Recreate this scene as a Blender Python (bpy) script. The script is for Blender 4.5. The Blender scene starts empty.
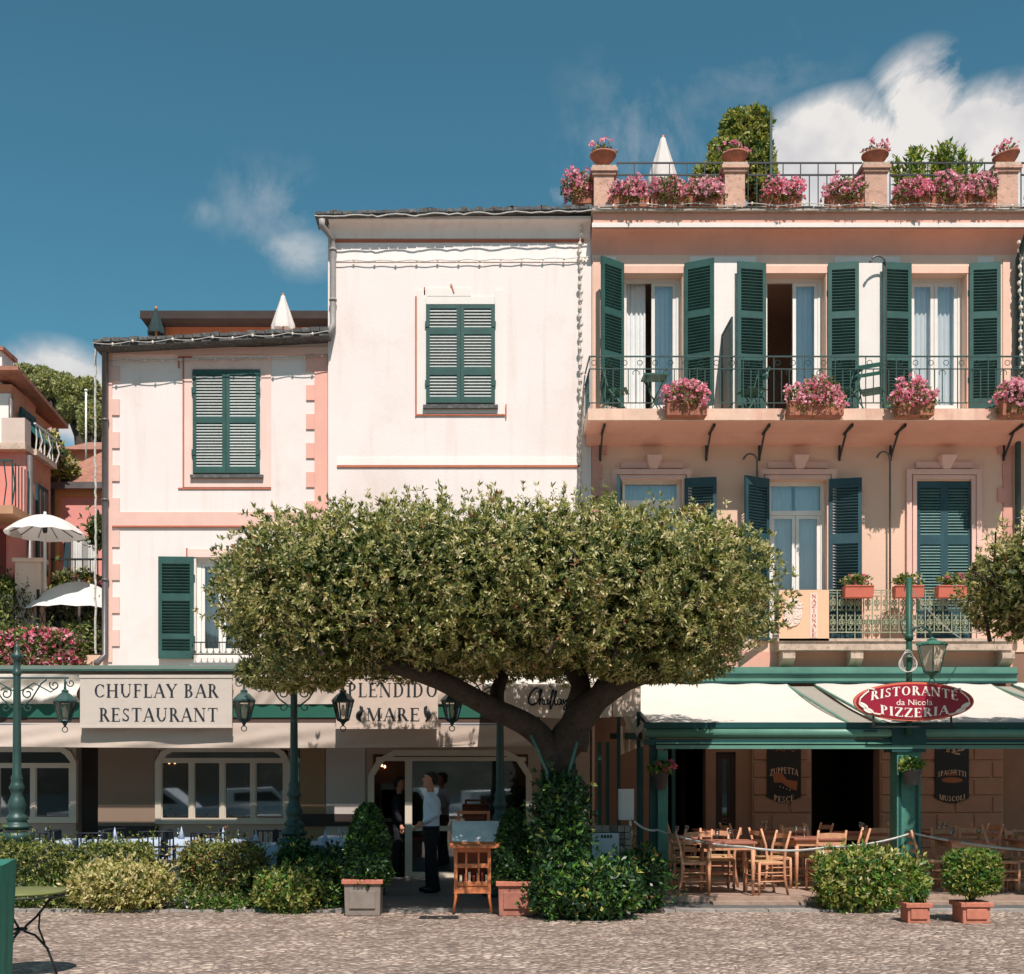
import bpy, math, random
import numpy as np
from mathutils import Vector, Matrix
random.seed(7)
RNG = np.random.default_rng(11)
R = math.radians
scene = bpy.context.scene
COL = scene.collection

# ------------------------------------------------------------------ camera
FPX, VX, VY, EYE = 1200.0, 480.0, 777.0, 1.75
cam_d = bpy.data.cameras.new('camera')
cam = bpy.data.objects.new('camera', cam_d); COL.objects.link(cam)
cam.location = (0, 0, EYE); cam.rotation_euler = (R(90), 0, 0)
cam_d.sensor_width = 36; cam_d.lens = 36 * FPX / 1024
cam_d.shift_x = (512 - VX) / 1024; cam_d.shift_y = (VY - 487) / 1024
cam_d.clip_end = 3000
scene.camera = cam

# ------------------------------------------------------------------ sun and sky
LDIR = Vector((-0.16, 1.0, -1.45))
sun_d = bpy.data.lights.new('sun', 'SUN'); sun_d.energy = 4.0; sun_d.angle = R(0.5); sun_d.color = (1, .93, .893)
sun = bpy.data.objects.new('sun', sun_d); COL.objects.link(sun)
sun.rotation_euler = LDIR.to_track_quat('-Z', 'Y').to_euler(); sun.location = (0, -20, 30)
scene.view_settings.view_transform = 'Standard'; scene.view_settings.look = 'None'
scene.view_settings.exposure = 0.5; scene.view_settings.gamma = 1

world = bpy.data.worlds.new('World'); scene.world = world; world.use_nodes = True
wn = world.node_tree.nodes; wl = world.node_tree.links
for n in list(wn): wn.remove(n)
def wmath(op, a, b=None, c=None, clamp=False):
    n = wn.new('ShaderNodeMath'); n.operation = op; n.use_clamp = clamp
    for i, v in enumerate((a, b, c)):
        if v is None: continue
        if isinstance(v, (int, float)): n.inputs[i].default_value = v
        else: wl.new(v, n.inputs[i])
    return n.outputs[0]
sky = wn.new('ShaderNodeTexSky'); sky.sky_type = 'NISHITA'; sky.sun_disc = False
sky.sun_elevation = math.atan2(1.45, math.hypot(1, .16)); sky.sun_rotation = math.atan2(.16, -1.0)
sky.altitude = 900; sky.air_density = 1.0; sky.dust_density = 0.6; sky.ozone_density = 1.6
tint = wn.new('ShaderNodeMixRGB'); tint.blend_type = 'MULTIPLY'; tint.inputs[0].default_value = 1
tint.inputs[2].default_value = (.66, 1.26, 1.09, 1)
wl.new(sky.outputs[0], tint.inputs[1])
tc = wn.new('ShaderNodeTexCoord')
def pdir(px, py): return Vector(((px - VX) / FPX, 1, (VY - py) / FPX)).normalized()
nz = wn.new('ShaderNodeTexNoise'); nz.inputs['Scale'].default_value = 11; nz.inputs['Detail'].default_value = 9; nz.inputs['Roughness'].default_value = .62
nz.inputs['Distortion'].default_value = .35
wl.new(tc.outputs['Generated'], nz.inputs['Vector'])
total = None
# clouds: centre, half-size, density (directions in the real sky)
for (px, py, sx, sy, dens, thr) in [(835, 168, 90, 52, 1.25, .03), (985, 170, 125, 58, 1.25, .05), (915, 105, 42, 42, 1.1, .12), (1085, 165, 120, 62, 1.2, .05), (55, 395, 66, 46, .9, .03), (900, 200, 140, 40, 1.2, .03),
                           (268, 203, 58, 42, .36, .1), (298, 254, 44, 22, .45, .07), (690, 92, 130, 42, .3, .14), (655, 150, 85, 55, .4, .1), (560, 195, 50, 25, .5, .2),  (205, 212, 26, 14, .3, .1)]:
    c = pdir(px, py)
    sb = wn.new('ShaderNodeVectorMath'); sb.operation = 'SUBTRACT'; wl.new(tc.outputs['Generated'], sb.inputs[0]); sb.inputs[1].default_value = c
    ml = wn.new('ShaderNodeVectorMath'); ml.operation = 'MULTIPLY'; wl.new(sb.outputs[0], ml.inputs[0])
    ml.inputs[1].default_value = (FPX / sx, FPX / sx * .5, FPX / sy)
    ln = wn.new('ShaderNodeVectorMath'); ln.operation = 'LENGTH'; wl.new(ml.outputs[0], ln.inputs[0])
    m = wmath('SUBTRACT', 1.15, ln.outputs['Value'])                       # >0 inside
    m = wmath('MULTIPLY', m, 1.0, None, True)
    nn = wmath('SUBTRACT', nz.outputs['Fac'], .38 + thr)
    v = wmath('MULTIPLY', wmath('MULTIPLY', wmath('ADD', wmath('MULTIPLY', nn, 3.6 if dens > .8 else 4.6), wmath('MULTIPLY', m, .85 if dens > .8 else .38)), m), 3.3 * dens, None, True)
    v = wmath('MULTIPLY', v, min(1, dens))
    total = v if total is None else wmath('MAXIMUM', total, v)
# broken bright cloud bank added unseen behind the camera, as fill light for facades
sxy = wn.new('ShaderNodeSeparateXYZ'); wl.new(tc.outputs['Generated'], sxy.inputs[0])
nb = wn.new('ShaderNodeTexNoise'); nb.inputs['Scale'].default_value = 3.2; nb.inputs['Detail'].default_value = 8; wl.new(tc.outputs['Generated'], nb.inputs['Vector'])
bk = wmath('MULTIPLY', wmath('MULTIPLY', wmath('SUBTRACT', -.12, sxy.outputs[1]), 4.0, None, True), wmath('MULTIPLY', wmath('SUBTRACT', nb.outputs['Fac'], .36), 6.0, None, True))
bk = wmath('MULTIPLY', bk, wmath('MULTIPLY', wmath('SUBTRACT', .24, sxy.outputs[2]), 7.0, None, True))
total = wmath('MAXIMUM', total, bk)
nz2 = wn.new('ShaderNodeTexNoise'); nz2.inputs['Scale'].default_value = 16; nz2.inputs['Detail'].default_value = 6; wl.new(tc.outputs['Generated'], nz2.inputs['Vector'])
ccr = wn.new('ShaderNodeValToRGB'); wl.new(nz2.outputs['Fac'], ccr.inputs[0]); ccr.color_ramp.elements[0].position = .36; ccr.color_ramp.elements[1].position = .6
ccr.color_ramp.elements[0].color = (.62, .62, .68, 1); ccr.color_ramp.elements[1].color = (1, .97, .94, 1)
csc = wn.new('ShaderNodeVectorMath'); csc.operation = 'SCALE'; csc.inputs['Scale'].default_value = 9.2; wl.new(ccr.outputs[0], csc.inputs[0])
cl = wn.new('ShaderNodeMixRGB'); wl.new(csc.outputs[0], cl.inputs[2])
wl.new(total, cl.inputs[0]); wl.new(tint.outputs[0], cl.inputs[1])
bg = wn.new('ShaderNodeBackground'); bg.inputs['Strength'].default_value = 0.064
wl.new(cl.outputs[0], bg.inputs['Color'])
wo = wn.new('ShaderNodeOutputWorld'); wl.new(bg.outputs[0], wo.inputs['Surface'])

# ------------------------------------------------------------------ materials
def lin(c):
    f = lambda v: (v / 12.92 if v <= .04045 else ((v + .055) / 1.055) ** 2.4)
    return tuple(f(x / 255) for x in c)
MATS = {}
def mat(name, rgb, rough=.8, var=.1, scale=1.5, bump=0.0, bscale=60, metal=0, streak=0, dirt=None, fine=.0, spec=.3, emit=0, seam=None):
    """procedural material: base colour broken by two noises, optional rain streaks, dirt tint and bump"""
    if name in MATS: return MATS[name]
    m = bpy.data.materials.new(name); m.use_nodes = True; MATS[name] = m
    N = m.node_tree.nodes; L = m.node_tree.links
    b = N['Principled BSDF']; b.inputs['Roughness'].default_value = rough; b.inputs['Metallic'].default_value = metal
    b.inputs['Specular IOR Level'].default_value = spec
    t = N.new('ShaderNodeTexCoord'); geo = N.new('ShaderNodeNewGeometry')
    src = geo.outputs['Position'] if streak or seam else t.outputs['Object']
    n1 = N.new('ShaderNodeTexNoise'); n1.inputs['Scale'].default_value = scale; n1.inputs['Detail'].default_value = 6; n1.inputs['Roughness'].default_value = .6
    L.new(src, n1.inputs['Vector'])
    r = N.new('ShaderNodeMapRange'); r.inputs['From Min'].default_value = .3; r.inputs['From Max'].default_value = .7
    r.inputs['To Min'].default_value = 1 - var; r.inputs['To Max'].default_value = 1 + var * .6
    L.new(n1.outputs['Fac'], r.inputs['Value'])
    c = N.new('ShaderNodeVectorMath'); c.operation = 'SCALE'; c.inputs[0].default_value = lin(rgb); oi = N.new('ShaderNodeObjectInfo'); orr = N.new('ShaderNodeMapRange'); orr.inputs['To Min'].default_value = .92; orr.inputs['To Max'].default_value = 1.08; L.new(oi.outputs['Random'], orr.inputs['Value'])
    om = N.new('ShaderNodeMath'); om.operation = 'MULTIPLY'; L.new(r.outputs[0], om.inputs[0]); L.new(orr.outputs[0], om.inputs[1]); L.new(om.outputs[0], c.inputs['Scale'])
    out = c.outputs[0]
    def mix(a, col, fac):
        x = N.new('ShaderNodeMixRGB'); L.new(fac, x.inputs[0]); L.new(a, x.inputs[1]); x.inputs[2].default_value = (*lin(col), 1); return x.outputs[0]
    if streak:
        mp = N.new('ShaderNodeMapping'); mp.inputs['Scale'].default_value = (5, 5, .35); L.new(src, mp.inputs[0])
        n2 = N.new('ShaderNodeTexNoise'); n2.inputs['Scale'].default_value = 1.3; n2.inputs['Detail'].default_value = 5; L.new(mp.outputs[0], n2.inputs['Vector'])
        r2 = N.new('ShaderNodeMapRange'); r2.inputs['From Min'].default_value = .52; r2.inputs['From Max'].default_value = .78; r2.inputs['To Max'].default_value = streak
        L.new(n2.outputs['Fac'], r2.inputs['Value']); out = mix(out, dirt or tuple(x * .6 for x in rgb), r2.outputs[0])
    if dirt and not streak:
        n2 = N.new('ShaderNodeTexNoise'); n2.inputs['Scale'].default_value = scale * 3.1; n2.inputs['Detail'].default_value = 8; n2.inputs['Roughness'].default_value = .7; L.new(src, n2.inputs['Vector'])
        r2 = N.new('ShaderNodeMapRange'); r2.inputs['From Min'].default_value = .5; r2.inputs['From Max'].default_value = .68; r2.inputs['To Max'].default_value = .75
        L.new(n2.outputs['Fac'], r2.inputs['Value']); out = mix(out, dirt, r2.outputs[0])
    if streak:        # broad faded and repaired patches
        n4 = N.new('ShaderNodeTexNoise'); n4.inputs['Scale'].default_value = .45; n4.inputs['Detail'].default_value = 9; n4.inputs['Roughness'].default_value = .68; L.new(src, n4.inputs['Vector'])
        r4 = N.new('ShaderNodeMapRange'); r4.inputs['From Min'].default_value = .52; r4.inputs['From Max'].default_value = .66; r4.inputs['To Max'].default_value = min(.5, streak*.9)
        L.new(n4.outputs['Fac'], r4.inputs['Value']); out = mix(out, dirt or tuple(x * .8 for x in rgb), r4.outputs[0])
    L.new(out, b.inputs['Base Color'])
    if bump:
        n3 = N.new('ShaderNodeTexNoise'); n3.inputs['Scale'].default_value = bscale; n3.inputs['Detail'].default_value = 4; L.new(src, n3.inputs['Vector'])
        bp = N.new('ShaderNodeBump'); bp.inputs['Strength'].default_value = bump; bp.inputs['Distance'].default_value = .02
        L.new(n3.outputs['Fac'], bp.inputs['Height']); L.new(bp.outputs[0], b.inputs['Normal'])
    if emit:
        b.inputs['Emission Color'].default_value = (*lin(rgb), 1); b.inputs['Emission Strength'].default_value = emit
    return m
def cloth(name, rgb, trans=.35, rough=.9, var=.06):
    if name in MATS: return MATS[name]
    m = mat(name, rgb, rough, var, 2.0, bump=.25, bscale=9)
    N = m.node_tree.nodes; L = m.node_tree.links
    tr = N.new('ShaderNodeBsdfTranslucent'); tr.inputs[0].default_value = (*lin(rgb), 1)
    mx = N.new('ShaderNodeMixShader'); mx.inputs[0].default_value = trans
    L.new(N['Principled BSDF'].outputs[0], mx.inputs[1]); L.new(tr.outputs[0], mx.inputs[2]); L.new(mx.outputs[0], N['Material Output'].inputs['Surface'])
    return m
def leafmat(name, rgb, trans=.3, rough=.55):
    if name in MATS: return MATS[name]
    m = mat(name, rgb, rough, .25, 3.0, spec=.35)
    N = m.node_tree.nodes; L = m.node_tree.links
    tr = N.new('ShaderNodeBsdfTranslucent'); l = lin(rgb); tr.inputs[0].default_value = (l[0] * 1.3, l[1] * 1.4, l[2] * .6, 1)
    mx = N.new('ShaderNodeMixShader'); mx.inputs[0].default_value = trans
    L.new(N['Principled BSDF'].outputs[0], mx.inputs[1]); L.new(tr.outputs[0], mx.inputs[2]); L.new(mx.outputs[0], N['Material Output'].inputs['Surface'])
    return m
def glassmat(name, refl=.25, tint=(.8, .85, .85), rough=.02):
    if name in MATS: return MATS[name]
    m = bpy.data.materials.new(name); m.use_nodes = True; MATS[name] = m
    N = m.node_tree.nodes; L = m.node_tree.links
    for n in list(N):
        if n.type != 'OUTPUT_MATERIAL': N.remove(n)
    tr = N.new('ShaderNodeBsdfTransparent'); tr.inputs[0].default_value = (*tint, 1)
    gl = N.new('ShaderNodeBsdfGlossy'); gl.inputs['Roughness'].default_value = rough; gl.inputs[0].default_value = (.95, .97, 1, 1)
    fr = N.new('ShaderNodeFresnel'); fr.inputs[0].default_value = 1.5
    ad = N.new('ShaderNodeMath'); ad.operation = 'ADD'; ad.use_clamp = True; ad.inputs[1].default_value = refl; L.new(fr.outputs[0], ad.inputs[0])
    nz = N.new('ShaderNodeTexNoise'); nz.inputs['Scale'].default_value = 1.6; bp = N.new('ShaderNodeBump'); bp.inputs['Strength'].default_value = .03
    L.new(nz.outputs['Fac'], bp.inputs['Height']); L.new(bp.outputs[0], gl.inputs['Normal'])
    mx = N.new('ShaderNodeMixShader'); L.new(ad.outputs[0], mx.inputs[0]); L.new(tr.outputs[0], mx.inputs[1]); L.new(gl.outputs[0], mx.inputs[2])
    out = [n for n in N if n.type == 'OUTPUT_MATERIAL'][0]; L.new(mx.outputs[0], out.inputs['Surface'])
    return m

CREAM = mat('cream_plaster', (236, 222, 214), .9, .05, .8, bump=.15, bscale=30, streak=.38, dirt=(208, 184, 170))
WHITEP = mat('white_plaster', (232, 223, 213), .9, .04, .8, bump=.1, bscale=30, streak=.25, dirt=(208, 188, 174))
PINKT = mat('pink_trim_paint', (222, 166, 148), .9, .08, 2, streak=.4, dirt=(222, 182, 164))
PINKL = mat('pale_pink_trim', (225, 184, 169), .9, .08, 2, streak=.3, dirt=(226, 200, 186))
RUSTL = mat('rust_line_paint', (186, 110, 84), .9, .12, 4)
PEACH = mat('peach_plaster', (232, 192, 166), .9, .06, .7, bump=.15, bscale=25, streak=.3, dirt=(224, 188, 164))
PEACHL = mat('pale_peach_plaster', (232, 203, 182), .9, .06, .8, streak=.3, dirt=(214, 176, 156))
TERRAC = mat('terracotta_plaster', (228, 170, 148), .9, .08, 1, bump=.1, streak=.35, dirt=(208, 150, 130))
ROSETRIM = mat('rose_stone_trim', (206, 150, 134), .85, .1, 3, bump=.1)
STONEW = mat('weathered_stone', (196, 172, 152), .9, .2, 4, bump=.4, bscale=40, dirt=(120, 104, 92))
SLATE = mat('slate_edge', (84, 84, 82), .7, .3, 5, bump=.4, dirt=(140, 136, 130))
ZINC = mat('zinc_pipe', (112, 106, 104), .45, .15, 6, metal=.4)
GREEN = mat('shutter_green', (46, 84, 76), .55, .28, 3, spec=.4)
GREEND = mat('dark_shutter_green', (38, 72, 78), .55, .28, 3, spec=.4)
FADED = mat('faded_slat_paint', (178, 182, 176), .7, .1, 8)
FADEDG = mat('faded_green_slat', (92, 122, 116), .65, .12, 8)
IRONG = mat('green_iron', (44, 72, 66), .45, .2, 8, spec=.5)
IRONK = mat('black_iron', (34, 38, 38), .5, .2, 8, spec=.5)
FRAMEW = mat('white_window_paint', (228, 222, 212), .5, .05, 4)
FRAMEC = mat('cream_frame_paint', (206, 192, 172), .55, .06, 4)
CURT = cloth('white_curtain', (238, 238, 234), .15)
CURTG = cloth('grey_curtain', (190, 192, 192), .3)
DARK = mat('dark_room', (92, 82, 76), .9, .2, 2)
BROWNR = mat('brown_room', (186, 158, 138), .9, .1, 2)
GLASS = glassmat('window_glass', .13, (.95, .97, .97))
GLASSD = glassmat('shop_glass', .15, (.5, .52, .54))
GLASSL = glassmat('lantern_glass', .05, (.9, .9, .85), .15)
AWN = cloth('cream_awning_canvas', (232, 222, 208), .22)
AWNS = cloth('sign_canvas', (228, 214, 200), .25)
AWNO = cloth('old_beige_canvas', (224, 203, 186), .25)
GREY_CANV = cloth('grey_canvas', (172, 164, 150), .3)
AWNGREEN = mat('awning_green_metal', (90, 136, 118), .45, .2, 3, spec=.5)
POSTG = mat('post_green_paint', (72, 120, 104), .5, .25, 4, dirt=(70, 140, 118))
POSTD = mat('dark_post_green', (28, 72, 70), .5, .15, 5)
BLOCK = mat('brown_stone_block', (158, 120, 100), .85, .12, 3, bump=.2)
BLOCKJ = mat('block_joint', (168, 136, 112), .9, .1, 5)
SIGNBLK = mat('sign_black', (32, 32, 32), .5, .1, 3)
SIGNRED = mat('sign_red', (150, 24, 48), .4, .08, 5, spec=.5)
SIGNRIM = mat('sign_rim', (214, 110, 86), .5)
LETW = mat('letter_white', (238, 228, 214), .6, .04)
LETK = mat('letter_black', (38, 44, 50), .8, .05)
LETB = mat('letter_brown', (150, 92, 62), .8, .1)
LETT = mat('letter_tan', (206, 172, 146), .8, .15)
WOOD = mat('chair_wood', (206, 148, 112), .5, .25, 9, bump=.1, spec=.4)
WOODL = mat('warm_light_wood', (196, 116, 72), .45, .2, 9, spec=.4)
RUSH = mat('rush_seat', (184, 148, 104), .9, .2, 30, bump=.5, bscale=120)
TABTOP = mat('red_table_top', (164, 104, 84), .4, .25, 4)
TCLOTH = cloth('blue_white_tablecloth', (186, 198, 214), .15)
TERRA = mat('terracotta_pot', (186, 114, 92), .8, .15, 6, bump=.15, dirt=(206, 138, 114))
TERRAO = mat('old_terracotta', (176, 112, 88), .85, .25, 6, bump=.3, dirt=(128, 92, 76))
GREYPOT = mat('grey_box_face', (134, 122, 112), .85, .2, 5, bump=.2)
BARK = mat('tree_bark', (70, 60, 52), .95, .35, 7, bump=1.0, bscale=22, dirt=(42, 36, 32))
PALEST = mat('pale_stone_edge', (186, 174, 160), .85, .25, 6, bump=.3, dirt=(120, 112, 104))
WICKER = mat('dark_wicker', (36, 40, 46), .6, .3, 40)
SKIN = mat('skin', (196, 138, 112), .55, .06, 8)
ROOFT = mat('old_roof_tile', (168, 116, 96), .9, .3, 5, bump=.8, bscale=14, dirt=(120, 100, 88))
UMBW = cloth('white_parasol', (236, 230, 222), .3)
BULBG = mat('frosted_bulb', (226, 214, 196), .4)

# ------------------------------------------------------------------ builders
WL = {}
def thing(name, label, cat, loc=(0, 0, 0), rz=0, group=None, kind=None):
    o = bpy.data.objects.new(name, None); COL.objects.link(o); o.empty_display_size = .1
    o.location = loc; o.rotation_euler = (0, 0, rz); WL[o.name] = Vector(loc)
    return tag(o, label, cat, group, kind)
def tag(o, label=None, cat=None, group=None, kind=None):
    if label: o['label'] = label
    if cat: o['category'] = cat
    if group: o['group'] = group
    if kind: o['kind'] = kind
    return o
def link_mesh(me, name, mats, parent, loc=None):
    o = bpy.data.objects.new(name, me); COL.objects.link(o)
    for m in (mats if isinstance(mats, (list, tuple)) else [mats]): me.materials.append(m)
    if parent is not None:
        o.parent = parent; WL[o.name] = WL[parent.name].copy()
    else:
        WL[o.name] = Vector(loc or (0, 0, 0)); o.location = WL[o.name]
    return o
class MB:
    def __init__(s): s.v = []; s.f = []; s.m = []; s.s = []
    def add(s, vs, fs, mi=0, smooth=False):
        b = len(s.v); s.v += [tuple(v) for v in vs]
        for f in fs: s.f.append(tuple(b + i for i in f)); s.m.append(mi); s.s.append(smooth)
        return s
    def box(s, x0, x1, y0, y1, z0, z1, mi=0):
        if x0 > x1: x0, x1 = x1, x0
        if y0 > y1: y0, y1 = y1, y0
        if z0 > z1: z0, z1 = z1, z0
        return s.add([(x0,y0,z0),(x1,y0,z0),(x1,y1,z0),(x0,y1,z0),(x0,y0,z1),(x1,y0,z1),(x1,y1,z1),(x0,y1,z1)],
              [(0,3,2,1),(4,5,6,7),(0,1,5,4),(1,2,6,5),(2,3,7,6),(3,0,4,7)], mi)
    def pbox(s, px0, py0, px1, py1, d, dep=.05, mi=0):          # front face at distance d, going back dep
        return s.box(X(px0, d), X(px1, d), d, d + dep, Z(py1, d), Z(py0, d), mi)
    def beam(s, p, q, w, h, mi=0, up=(0, 0, 1)):
        p = Vector(p); q = Vector(q); d = (q - p).normalized(); u = Vector(up)
        if abs(d.dot(u)) > .98: u = Vector((0, 1, 0))
        a = d.cross(u).normalized() * w / 2; b = a.cross(d).normalized() * h / 2
        vs = [p-a-b, p+a-b, p+a+b, p-a+b, q-a-b, q+a-b, q+a+b, q-a+b]
        return s.add(vs, [(0,3,2,1),(4,5,6,7),(0,1,5,4),(1,2,6,5),(2,3,7,6),(3,0,4,7)], mi)
    def tube(s, pts, r, n=8, mi=0, closed=False):
        pts = [Vector(p) for p in pts]; k = len(pts)
        rs = r if isinstance(r, (list, tuple)) else [r] * k
        t0 = None; rings = []; prev = None
        for i, p in enumerate(pts):
            a = pts[max(i-1, 0)]; b = pts[min(i+1, k-1)]
            t = (b - a).normalized() if (b - a).length > 1e-9 else Vector((0,0,1))
            if prev is None:
                u = Vector((0,1,0)) if abs(t.y) < .9 else Vector((1,0,0))
                u = (u - t * u.dot(t)).normalized()
            else:
                u = (prev - t * prev.dot(t))
                u = u.normalized() if u.length > 1e-6 else Vector((1,0,0))
            prev = u; w = t.cross(u)
            rings.append([p + (u * math.cos(2*math.pi*j/n) + w * math.sin(2*math.pi*j/n)) * rs[i] for j in range(n)])
        vs = [v for rg in rings for v in rg]; fs = []
        for i in range(k-1):
            for j in range(n):
                fs.append((i*n+j, i*n+(j+1)%n, (i+1)*n+(j+1)%n, (i+1)*n+j))
        fs.append(tuple(range(n-1, -1, -1))); fs.append(tuple((k-1)*n+j for j in range(n)))
        return s.add(vs, fs, mi, n > 5)
    def lathe(s, prof, c=(0,0,0), n=16, mi=0, sx=1, sy=1):      # prof: (r,z)
        vs = []; fs = []
        for r, z in prof:
            for j in range(n):
                a = 2*math.pi*j/n; vs.append((c[0]+r*sx*math.cos(a), c[1]+r*sy*math.sin(a), c[2]+z))
        for i in range(len(prof)-1):
            for j in range(n):
                fs.append((i*n+j, i*n+(j+1)%n, (i+1)*n+(j+1)%n, (i+1)*n+j))
        fs.append(tuple(range(n-1,-1,-1))); fs.append(tuple((len(prof)-1)*n+j for j in range(n)))
        return s.add(vs, fs, mi, n > 6)
    def prism(s, pts, y0, y1, mi=0):                              # outline in XZ, extruded in Y
        n = len(pts); vs = [(x, y0, z) for x, z in pts] + [(x, y1, z) for x, z in pts]
        fs = [tuple(range(n)), tuple(range(2*n-1, n-1, -1))] + [((i+1)%n, i, n+i, n+(i+1)%n) for i in range(n)]
        return s.add(vs, fs, mi)
    def prismz(s, pts, z0, z1, mi=0):                             # outline in XY
        n = len(pts); vs = [(x, y, z0) for x, y in pts] + [(x, y, z1) for x, y in pts]
        fs = [tuple(range(n-1,-1,-1)), tuple(range(n, 2*n))] + [(i, (i+1)%n, n+(i+1)%n, n+i) for i in range(n)]
        return s.add(vs, fs, mi)
    def profx(s, pts, x0, x1, mi=0):                              # outline in YZ, extruded in X
        n = len(pts); vs = [(x0, y, z) for y, z in pts] + [(x1, y, z) for y, z in pts]
        fs = [tuple(range(n)), tuple(range(2*n-1, n-1, -1))] + [((i+1)%n, i, n+i, n+(i+1)%n) for i in range(n)]
        return s.add(vs, fs, mi)
    def sheet(s, fn, nu, nv, mi=0, thick=0, smooth=True):         # fn(u,v)->point, u,v in 0..1
        vs = [fn(i/nu, j/nv) for j in range(nv+1) for i in range(nu+1)]
        fs = [(j*(nu+1)+i, j*(nu+1)+i+1, (j+1)*(nu+1)+i+1, (j+1)*(nu+1)+i) for j in range(nv) for i in range(nu)]
        return s.add(vs, fs, mi, smooth)
    def build(s, name, mats, parent=None, label=None, cat=None, group=None, kind=None, loc=None, bevel=0):
        me = bpy.data.meshes.new(name)
        base = WL[parent.name] if parent is not None else Vector(loc or (0,0,0))
        me.from_pydata([(v[0]-base.x, v[1]-base.y, v[2]-base.z) for v in s.v], [], s.f)
        me.polygons.foreach_set('material_index', s.m); me.polygons.foreach_set('use_smooth', s.s)
        me.validate(); me.update()
        import bmesh
        bm = bmesh.new(); bm.from_mesh(me); bmesh.ops.recalc_face_normals(bm, faces=bm.faces); bm.to_mesh(me); bm.free()
        o = link_mesh(me, name, mats, parent, loc)
        if bevel:
            b = o.modifiers.new('bevel', 'BEVEL'); b.width = bevel; b.segments = 2; b.limit_method = 'ANGLE'
        return tag(o, label, cat, group, kind)
def X(px, d): return (px - VX) * d / FPX
def Z(py, d): return EYE + (VY - py) * d / FPX
def P(px, py, d): return Vector((X(px, d), d, Z(py, d)))
def copy_tree(o, parent=None):
    c = o.copy(); COL.objects.link(c); c.parent = parent
    WL[c.name] = WL[o.name].copy()
    for ch in list(o.children): copy_tree(ch, c)
    return c
def place(proto, used, loc, rz=0, label=None, group=None, scale=None):
    o = proto if not used else copy_tree(proto)
    o.location = loc; o.rotation_euler = (0, 0, rz)
    if scale: o.scale = scale
    if label: o['label'] = label
    if group: o['group'] = group
    return o
def wall(mb, x0, x1, z0, z1, y, holes, reveal=.22, mi=0, rmi=None):
    xs = sorted({x0, x1, *[h[0] for h in holes], *[h[1] for h in holes]}); zs = sorted({z0, z1, *[h[2] for h in holes], *[h[3] for h in holes]})
    for i in range(len(xs)-1):
        for j in range(len(zs)-1):
            cx = (xs[i]+xs[i+1])/2; cz = (zs[j]+zs[j+1])/2
            if any(h[0] < cx < h[1] and h[2] < cz < h[3] for h in holes): continue
            mb.add([(xs[i],y,zs[j]),(xs[i+1],y,zs[j]),(xs[i+1],y,zs[j+1]),(xs[i],y,zs[j+1])], [(0,1,2,3)], mi)
    r = mi if rmi is None else rmi; y2 = y + reveal
    for a, b, c, d in holes:
        for q in ([(a,y,c),(a,y2,c),(a,y2,d),(a,y,d)], [(b,y,c),(b,y,d),(b,y2,d),(b,y2,c)], [(a,y,d),(a,y2,d),(b,y2,d),(b,y,d)], [(a,y,c),(b,y,c),(b,y2,c),(a,y2,c)]):
            mb.add(q, [(0,1,2,3)], r)

# ---- foliage: many small leaves as one mesh
def lump(p, seed, f=1.6):
    r = np.random.default_rng(seed); s = np.zeros(len(p))
    for k in range(7):
        w = r.normal(size=3) * f * (1 + k * .45); s += np.sin(p @ w + r.uniform(0, 6.28)) / (1 + k * .35)
    return s / 3.2
def unit(a): return a / (np.linalg.norm(a, axis=1, keepdims=True) + 1e-9)
def crown_pts(n, c, r, e=2.6, seed=1, shell=.25, amp=.1, f=1.6, flat_bottom=None):
    g = np.random.default_rng(seed)
    d = unit(g.normal(size=(n, 3)))
    # superellipsoid radius
    k = (np.abs(d) ** e).sum(1) ** (-1 / e)
    p = d * k[:, None]
    q = p * np.array(r)
    t = 1 - shell * np.abs(g.normal(size=n)) ** 1.2
    t = np.clip(t, .25, 1.04); t = t*(1-amp*.7) + amp * lump(q + np.array(c), seed + 5, f) + (g.random(n) < .05) * g.uniform(0, .07, n)
    q = q * t[:, None]
    out = unit(p / np.array(r))
    q = q + np.array(c)
    return q, out
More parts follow.
